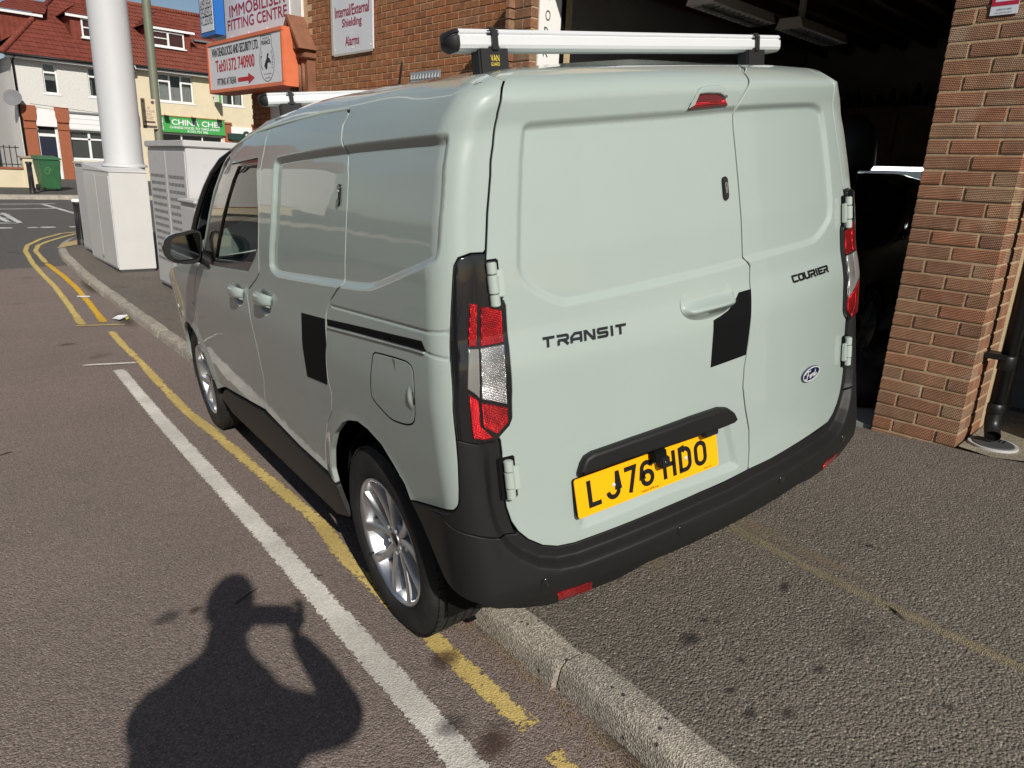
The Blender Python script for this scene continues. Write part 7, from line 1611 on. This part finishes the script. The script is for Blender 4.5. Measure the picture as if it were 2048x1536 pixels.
# ================================================================== OTHER SIDE OF THE STREET (seen as reflections)
OPB = plain('opposite_red_brick', (.22, .10, .06), .9, var=.25, scale=12); HEDGE = plain('hedge_leaf', (.035, .06, .018), .8, var=.4, scale=6)
def simple_house(label, x, y, w, mat):
    e = empty('street_house', (x, y, gz(y)+.12)); tag(e, label, 'house', 'houses across the side street'); d, h = 8.0, 5.2
    MB().box(-d, 0, -w/2, w/2, -.3, h).build('wall', mat, e)
    r = MB(); slope_rows(r, (.4, -w/2-.3, h), (.4, w/2+.3, h), (-d/2, -w/2-.3, h+2.8), (-d/2, w/2+.3, h+2.8), 14); slope_rows(r, (-d-.4, w/2+.3, h), (-d-.4, -w/2-.3, h), (-d/2, w/2+.3, h+2.8), (-d/2, -w/2-.3, h+2.8), 14); rf = r.build('roof', TILE, e)
    MB().add([(0, -w/2, h), (-d, -w/2, h), (-d/2, -w/2, h+2.7), (0, w/2, h), (-d, w/2, h), (-d/2, w/2, h+2.7)], [(0, 1, 2), (3, 5, 4)]).build('gable', mat, e); MB().box(-d/2-.4, -d/2+.4, -w/2+.3, -w/2+1.1, h+2, h+3.9).build('chimney', OPB, rf)
    for yy in (-w/4, w/4):
        for z0, z1 in ((.9, 2.2), (3.3, 4.6)):
            f = MB().box(.001, .06, yy-.85, yy+.85, z0-.06, z1+.06).build('window', UPVC, e)
            for k in range(3): MB().box(.061, .07, yy-.79+.54*k, yy-.79+.54*k+.5, z0, z1).build('pane', plain('opp_pane', (.02, .024, .028), .06, coat=.6) if 'opp_pane' not in MATS else MATS['opp_pane'], f)
    MB().box(.001, .07, -.5, .5, 0, 2.1).build('door', NAVY, e)
    return e
simple_house('red brick house facing the van across the side street', -11.5, 3.5, 8.5, OPB); simple_house('cream house next to the red brick house across the side street', -11.5, 12.5, 8.0, CREAM); simple_house('white pebbledashed house behind the photographer across the side street', -11.5, -6.0, 8.5, PEB)
WHC = plain('white_car_paint', (.62, .63, .63), .25, coat=1.0)
make_car('parked_car', 'white hatchback parked across the side street', (-3.6, 12.5, gz(10.5)), -math.pi/2, WHC); make_car('parked_car', 'dark grey hatchback parked behind the white car across the street', (-3.6, 6.0, gz(4.0)), -math.pi/2, plain('grey_car_paint', (.06, .065, .07), .25, coat=1.0))
def hedge_tree(name, label, x, y, h, rad, n=2600, seed=1):
    e = empty(name, (x, y, gz(y)+.1)); tag(e, label, 'tree', 'trees across the side street'); r = np.random.RandomState(seed)
    tr = MB().tube([(0, 0, -.2), (.03, .02, h*.35), (.1, -.05, h*.6)], [.16, .13, .07], 10); 
    for k in range(6):
        a = k*1.05; tr.tube([(.03, .02, h*(.3+.04*k)), (rad*.3*math.cos(a), rad*.3*math.sin(a), h*.55), (rad*.6*math.cos(a), rad*.6*math.sin(a), h*(.62+.04*k))], [.06, .045, .02], 6)
    tr.build('trunk', plain('bark', (.06, .045, .03), .95) if 'bark' not in MATS else MATS['bark'], e)
    c = r.normal(size=(14, 3))*np.array([rad*.5, rad*.5, h*.16])+np.array([0, 0, h*.68]); v, f = [], []
    for i in range(n):
        p = c[r.randint(14)]+r.normal(size=3)*rad*.24; a = r.normal(size=3); a /= np.linalg.norm(a); b = np.cross(a, r.normal(size=3)); b /= np.linalg.norm(b); s = .10+.08*r.rand()
        k = len(v); v += [p-a*s, p+b*s*.5, p+a*s, p-b*s*.5]; f.append((k, k+1, k+2, k+3))
    o = mesh_obj('crown', v, f, HEDGE, e); return e
hedge_tree('street_tree', 'round leafy tree between the red brick and cream houses', -7.5, 8.2, 5.5, 1.9, seed=4); hedge_tree('street_tree', 'tall leafy tree in front of the white pebbledashed house', -7.5, -2.0, 6.5, 2.1, seed=9)

# ================================================================== SMALL THINGS ON THE GROUND
rg = random.Random(21)
# weeds in the gutter
def tuft(loc, n, h, mat, name, label, group=None, spread=.03):
    v, f = [], []
    for i in range(n):
        a = rg.uniform(0, 6.283); r0 = rg.uniform(0, spread); x, y = loc[0]+r0*math.cos(a), loc[1]+r0*math.sin(a); b = a+rg.uniform(-1, 1); L_ = h*rg.uniform(.5, 1.1); le = rg.uniform(.2, .9); w = rg.uniform(.0012, .003)
        px_, py_ = -math.sin(b)*w, math.cos(b)*w; k = len(v)
        for t in (0, .5, 1): q = le*L_*t*t; v += [(x+math.cos(b)*q-px_*(1-t*.9), y+math.sin(b)*q-py_*(1-t*.9), loc[2]+L_*t*(1-.25*t)), (x+math.cos(b)*q+px_*(1-t*.9), y+math.sin(b)*q+py_*(1-t*.9), loc[2]+L_*t*(1-.25*t))]
        f += [(k, k+1, k+3, k+2), (k+2, k+3, k+5, k+4)]
    o = mesh_obj(name, v, f, mat); return tag(o, label, 'weed', group)
WEED = plain('weed_green', (.07, .13, .025), .7, var=.3, scale=20); STRAW = plain('dry_grass', (.30, .22, .10), .8, var=.3, scale=20)
for px_, n, h, m_, lb_ in (((1136, 1338), 90, .035, WEED, 'green weed growing at the kerb joint'), ((1294, 1500), 80, .04, WEED, 'green grass tuft in the gutter further from the van'), ((1190, 1388), 40, .05, STRAW, 'dry straw coloured grass lying against the kerb'), ((172, 563), 40, .06, WEED, 'small weed at the kerb beside the double yellow lines')):
    g_ = ground(px_); tuft((g_[0], g_[1], g_[2]), n, h, m_, 'weed_tuft', lb_, 'weeds along the gutter', .035 if n > 50 else .06)
# gutter dirt: grit and leaf crumbs nobody could count
v, f = [], []
DIRT = plain('gutter_grit', (.13, .085, .05), .95, var=.5, scale=60)
for i in range(2600):
    y = rg.uniform(.3, 3.2); x = kerb_x(y)-abs(rg.gauss(0, .055))-.004; s = rg.uniform(.001, .0042); z = gz(y)+s*.3; k = len(v)
    v += [(x-s, y-s*rg.uniform(.4, 1), z), (x+s, y-s*.6, z), (x+s*.3, y+s, z), (x, y, z+s*rg.uniform(.6, 1.4))]; f += [(0+k, 1+k, 3+k), (1+k, 2+k, 3+k), (2+k, k, 3+k)]
o = mesh_obj('gutter_grit', v, f, DIRT); o['kind'] = 'stuff'; o['label'] = 'brown grit and leaf crumbs along the foot of the kerb'
o['category'] = 'grit'
v, f = [], []
for i in range(700):
    y = rg.uniform(.3, 2.4); x = kerb_x(y)-abs(rg.gauss(0, .05))-.006; L_ = rg.uniform(.006, .03); a = rg.uniform(0, 3.14); w = .0008; z = gz(y)+.004; k = len(v); dx, dy = math.cos(a)*L_, math.sin(a)*L_
    v += [(x-dy/L_*w, y+dx/L_*w, z), (x+dy/L_*w, y-dx/L_*w, z), (x+dx, y+dy, z+rg.uniform(0, .006))]; f.append((k, k+1, k+2))
o = mesh_obj('gutter_straw', v, f, STRAW); o['kind'] = 'stuff'; o['label'] = 'dry straw and stalks lying in the gutter'; o['category'] = 'straw'
def scrap(name, label, cat, pts_px, mat, dz=.006, curl=.01, seed=0, group=None, pav=False):
    r = random.Random(seed); P = [ground(p, pav=pav) for p in pts_px]; c = np.mean(P, 0); v = []; n = len(P)
    for rr_ in (1, .5):
        for p in P: q = c+(p-c)*rr_; v.append((q[0], q[1], q[2]+dz+r.uniform(0, curl)))
    v.append((c[0], c[1], c[2]+dz+curl)); f = [(i, (i+1) % n, n+(i+1) % n, n+i) for i in range(n)]+[(n+i, n+(i+1) % n, 2*n) for i in range(n)]
    o = mesh_obj(name, v, f, mat); md = o.modifiers.new('thick', 'SOLIDIFY'); md.thickness = .0008; return tag(o, label, cat, group)
def splash_mat(name, c1, c2, sc, thr=.55):
    m, nt, b, out = new_mat(name); L = nt.links.new; t = N(nt, 'ShaderNodeTexCoord'); n = N(nt, 'ShaderNodeTexNoise', Scale=sc, Detail=3.0); L(t.outputs['Object'], n.inputs['Vector']); r_ = N(nt, 'ShaderNodeValToRGB'); r_.color_ramp.interpolation = 'CONSTANT'; r_.color_ramp.elements[0].color = (*c1, 1); r_.color_ramp.elements[1].position = thr; r_.color_ramp.elements[1].color = (*c2, 1); L(n.outputs['Fac'], r_.inputs[0]); L(r_.outputs[0], b.inputs['Base Color']); b.inputs['Roughness'].default_value = .3; return m
scrap('crisp_packet', 'shiny black and red crumpled crisp packet behind the rear tyre', 'litter', ((910,1236),(922,1224),(945,1214),(958,1222),(965,1246),(935,1253)), splash_mat('packet_print', (.008, .008, .01), (.35, .01, .03), 22), .01, .03, 3)
scrap('paper_scrap', 'white paper strip lying beside the single yellow line end', 'litter', ((225,640),(236,634),(255,633),(256,636),(240,643)), plain('paper_white', (.72, .72, .74), .7), .006, .02, 5)
scrap('paper_scrap', 'pale yellow scrap next to the white paper strip', 'litter', ((250,637),(256,634),(258,639),(253,641)), plain('paper_yellow', (.60, .55, .10), .7), .006, .015, 6)
scrap('paper_scrap', 'thin white strip lying across the double yellow lines', 'litter', ((154,593),(180,593),(180,596),(155,595)), MATS['paper_white'], .008, .006, 7)
scrap('pale_stone', 'flat whitish stone chip in the gutter below the kerb joint', 'stone', ((1078,1322),(1094,1318),(1118,1330),(1118,1339),(1098,1334)), plain('stone_white', (.44, .40, .37), .9, var=.2, scale=60), .008, .01, 8)
LEAFM = plain('orange_leaf', (.45, .17, .04), .6, var=.3, scale=40)
for k, (px_, lb_) in enumerate((((1160, 1403), 'orange fallen leaf among the gutter grit'), ((1313, 1527), 'brown fallen leaf at the near end of the gutter'), ((1003, 1257), 'small ochre leaf beside the crisp packet'))):
    x, y = px_; scrap('fallen_leaf', lb_, 'leaf', ((x-9, y-3), (x-3, y-6), (x+5, y-3), (x+9, y+2), (x+3, y+5), (x-5, y+3)), LEAFM, .008, .014, 20+k, 'fallen leaves in the gutter')
# twigs and crumbs
TW = plain('twig', (.05, .035, .025), .9)
for k, (a_, b_, pv) in enumerate((((470, 1210), (515, 1178), 0), ((0, 912), (24, 905), 0), ((1770, 1212), (1810, 1243), 1), ((14, 505), (46, 508), 0), ((1735, 1093), (1749, 1098), 1))):
    p, q = ground(a_, pav=bool(pv)), ground(b_, pav=bool(pv)); m_ = (p+q)/2
    tag(MB().tube([(p[0], p[1], p[2]+.004), (m_[0]+.004, m_[1], m_[2]+.008), (q[0], q[1], q[2]+.004)], [.0025, .003, .0015], 6).build('twig', TW), ['thin dark twig lying across the shadow of the head on the road', 'short dark twig alone on the open road', 'pale bent twig beside the sandy edging strip', 'long thin twig near the double yellow bend', 'tiny dark twig on the pavement behind the van'][k], 'twig', 'twigs on the ground')
# ================================================================== THE PHOTOGRAPHER (behind the lens, casting the shadow)
CLO = plain('dark_jacket', (.03, .032, .036), .9); SKIN = plain('skin', (.42, .24, .17), .6); TRS = plain('dark_trousers', (.025, .026, .03), .9); HAIR = plain('short_hair', (.04, .028, .02), .8); PHN = plain('phone_black', (.01, .01, .012), .2, coat=.5)
fw = np.array([math.sin(YAW), math.cos(YAW), 0]); rt = np.array([math.cos(YAW), -math.sin(YAW), 0]); up = np.array([0, 0, 1.0])
man = empty('person'); gz0 = gz(-.5); man.location = (*(CAMP-fw*.52)[:2], gz0); tag(man, 'person in dark jacket holding up a phone with both hands', 'person')
H0 = CAMP-fw*.40+up*.02; HC = H0-rt*.055+up*.30
def W_(r_, f_, u_): return HC+rt*r_+fw*f_+up*u_
def V_(r_, f_, u_): return H0+rt*r_+fw*f_+up*u_
def skin_body(name, nodes, edges, mat, parent, sub=2, root=0):
    me = bpy.data.meshes.new(name); me.from_pydata([tuple(n[0]) for n in nodes], edges, []); o = bpy.data.objects.new(name, me); me.materials.append(mat); link(o)
    md = o.modifiers.new('skin', 'SKIN'); md.use_smooth_shade = True
    for i, n in enumerate(nodes): sv_ = me.skin_vertices[0].data[i]; sv_.radius = (n[1], n[2] if len(n) > 2 else n[1]); sv_.use_root = i == root
    s_ = o.modifiers.new('sub', 'SUBSURF'); s_.levels = sub; s_.render_levels = sub
    dg = bpy.context.evaluated_depsgraph_get(); me2 = bpy.data.meshes.new_from_object(o.evaluated_get(dg)); o.modifiers.clear(); o.data = me2; bpy.data.meshes.remove(me)
    return child(o, parent)
bpy.context.view_layer.update()
cc = CAMP-CR[2]*.0105-CR[0]*.045
lh, rh = cc-CR[0]*.075-fw*.02, cc+CR[0]*.080-fw*.012
G0 = gz0-H0[2]
# torso as lofted rings so that it has real breadth, then arms and legs grown by skin
tv, tf = [], []; nt2 = 28
for u_, hw, hd, fo2, ro in ((G0+.78, .155, .12, -.09, -.04), (G0+.86, .19, .145, -.09, -.04), (G0+.98, .215, .165, -.07, -.04), (G0+1.12, .215, .165, -.06, -.04), (-.22, .215, .15, -.07, -.045), (-.08, .215, .135, -.08, -.045), (.02, .195, .115, -.08, -.045), (.075, .15, .095, -.07, -.045), (.115, .085, .075, -.05, -.047), (.16, .066, .064, -.03, -.05), (.24, .06, .06, -.01, -.055)):
    for k in range(nt2): a = 2*math.pi*k/nt2; tv.append(V_(ro+hw*math.copysign(abs(math.cos(a))**.8, math.cos(a)), fo2+hd*math.copysign(abs(math.sin(a))**.8, math.sin(a)), u_))
for i in range(10):
    for k in range(nt2): tf.append((i*nt2+k, i*nt2+(k+1) % nt2, (i+1)*nt2+(k+1) % nt2, (i+1)*nt2+k))
tf += [tuple(range(nt2-1, -1, -1)), tuple(10*nt2+k for k in range(nt2))]
nod = []
def limb(pts): return [(p, r) for p, r in pts]
parts_ = [limb([(V_(-.14, -.08, .0), .085), (V_(-.245, -.05, -.06), .082), (V_(-.275, .08, -.20), .066), ((V_(-.275, .08, -.20)+lh-up*.03)/2, .052), (lh-up*.035-fw*.02, .034)]), limb([(V_(.06, -.08, .0), .085), (V_(.165, -.05, -.06), .082), (V_(.262, .16, -.19), .064), ((V_(.262, .16, -.19)+rh-up*.04)/2, .050), (rh-up*.045-fw*.02, .033)]),
          limb([(V_(-.13, -.09, G0+.82), .10), (V_(-.145, -.06, G0+.48), .072), (V_(-.15, -.11, G0+.11), .048), (V_(-.155, .0, G0+.045), .046), (V_(-.165, .09, G0+.035), .036)]), limb([(V_(.05, -.09, G0+.82), .10), (V_(.065, -.06, G0+.48), .072), (V_(.07, -.11, G0+.11), .048), (V_(.075, .0, G0+.045), .046), (V_(.085, .09, G0+.035), .036)])]
bmj = bmesh.new(); tmpm = bpy.data.meshes.new('b'); tmpm.from_pydata([tuple(map(float, p)) for p in tv], [], tf); bmj.from_mesh(tmpm); bpy.data.meshes.remove(tmpm)
for L_ in parts_:
    o_ = skin_body('limb', L_, [(i, i+1) for i in range(len(L_)-1)], CLO, man, 2); bmj.from_mesh(o_.data); bpy.data.objects.remove(o_)
mb_ = bpy.data.meshes.new('body'); bmj.to_mesh(mb_); bmj.free(); mb_.materials.append(CLO); mb_.polygons.foreach_set('use_smooth', [True]*len(mb_.polygons))
bo_ = link(bpy.data.objects.new('body', mb_)); rmd = bo_.modifiers.new('remesh', 'REMESH'); rmd.mode = 'VOXEL'; rmd.voxel_size = .018; smd = bo_.modifiers.new('smooth', 'SMOOTH'); smd.iterations = 6
m3 = bpy.data.meshes.new_from_object(bo_.evaluated_get(bpy.context.evaluated_depsgraph_get())); bo_.modifiers.clear(); bo_.data = m3; m3.polygons.foreach_set('use_smooth', [True]*len(m3.polygons)); child(bo_, man)
# head with face
hv, hf = [], []; nu, nv = 28, 20
for j in range(nv+1):
    t = math.pi*j/nv
    for i in range(nu):
        a = 2*math.pi*i/nu; x = math.sin(t)*math.sin(a)*.076; y = math.sin(t)*math.cos(a)*.098; z = math.cos(t)*.118
        if z < -.02: k = (-.02-z)/.1; x *= 1-.28*k; y = y*(1-.10*k)+.012*k
        if y > .05: y += .018*math.exp(-((x/.014)**2+((z+.012)/.03)**2))+.006*math.exp(-((x/.025)**2+((z+.06)/.012)**2))-.008*(math.exp(-(((abs(x)-.032)/.014)**2+((z-.012)/.012)**2)))
        hv.append(W_(x, y, z))
for j in range(nv):
    for i in range(nu): hf.append((j*nu+i, j*nu+(i+1) % nu, (j+1)*nu+(i+1) % nu, (j+1)*nu+i))
head = child(mesh_obj('head', hv, hf, SKIN, smooth=True), man)
for s_ in (-1, 1):
    child(MB().lathe([(.0001, .010), (.012, .009), (.02, .003), (.018, -.004)], W_(s_*.076, -.005, -.005), rt*s_, 14).build('ear', SKIN, smooth=True), head); child(MB().lathe([(.0001, .004), (.007, .002), (.009, -.004)], W_(s_*.032, .088, .012), fw, 12).build('eye', BADGEW, smooth=True), head)
hr_v = [W_(math.sin(t)*math.sin(a)*.083, math.sin(t)*math.cos(a)*.104-.006, math.cos(t)*.125) for t in np.linspace(0, 1.75, 14) for a in np.linspace(0, 2*math.pi, 28, endpoint=False)]
hr_v = [p if (p-HC) @ fw < .062 or (p-HC) @ up > .06 else p-fw*.05 for p in hr_v]
child(mesh_obj('hair', hr_v, [(j*28+i, j*28+(i+1) % 28, (j+1)*28+(i+1) % 28, (j+1)*28+i) for j in range(13) for i in range(28)], HAIR, smooth=True), head)
# phone just behind the lens, held between both hands
ph = empty('phone', tuple(CAMP-fw*.02)); tag(ph, 'black smartphone held out sideways by the photographer', 'phone'); bpy.context.view_layer.update()
R3 = CR
child(MB().obox(cc, R3[0], R3[1], R3[2], .076, .037, .004).build('case', PHN, bevel=.003), ph); child(MB().obox(cc-R3[2]*.0045, R3[0], R3[1], R3[2], .073, .034, .0004).build('screen', BLKGL), ph)
def hand(base, s_):
    """palm and five separate fingers curled round the phone's short end"""
    wr = base-up*.05-fw*.03
    n = [(wr, .027, .022), (base+rt*s_*.018-up*.005, .036, .016), (base+rt*s_*.022+up*.025, .030, .014)]
    pal = skin_body('hand', n, [(0, 1), (1, 2)], SKIN, man, 1)
    for k, (o_, L_) in enumerate(((.034, .068), (.013, .075), (-.008, .070), (-.028, .056))):
        b0 = base+rt*s_*.026+up*(o_+.008); skin_body('finger', [(b0, .0095), (b0+fw*.022+rt*s_*.006, .0088), (b0+fw*.034-rt*s_*.016, .008), (b0+fw*.034-rt*s_*L_*.5, .0068)], [(0, 1), (1, 2), (2, 3)], SKIN, pal if False else man, 1)
    b0 = base+rt*s_*.004-up*.028-fw*.012; skin_body('thumb', [(b0, .011), (b0-fw*.012-rt*s_*.014+up*.016, .0095), (b0-fw*.010-rt*s_*.030+up*.032, .0078)], [(0, 1), (1, 2)], SKIN, man, 1)
hand(cc+R3[0]*.080-fw*.012, 1)
hand(cc-R3[0]*.078-fw*.012, -1)
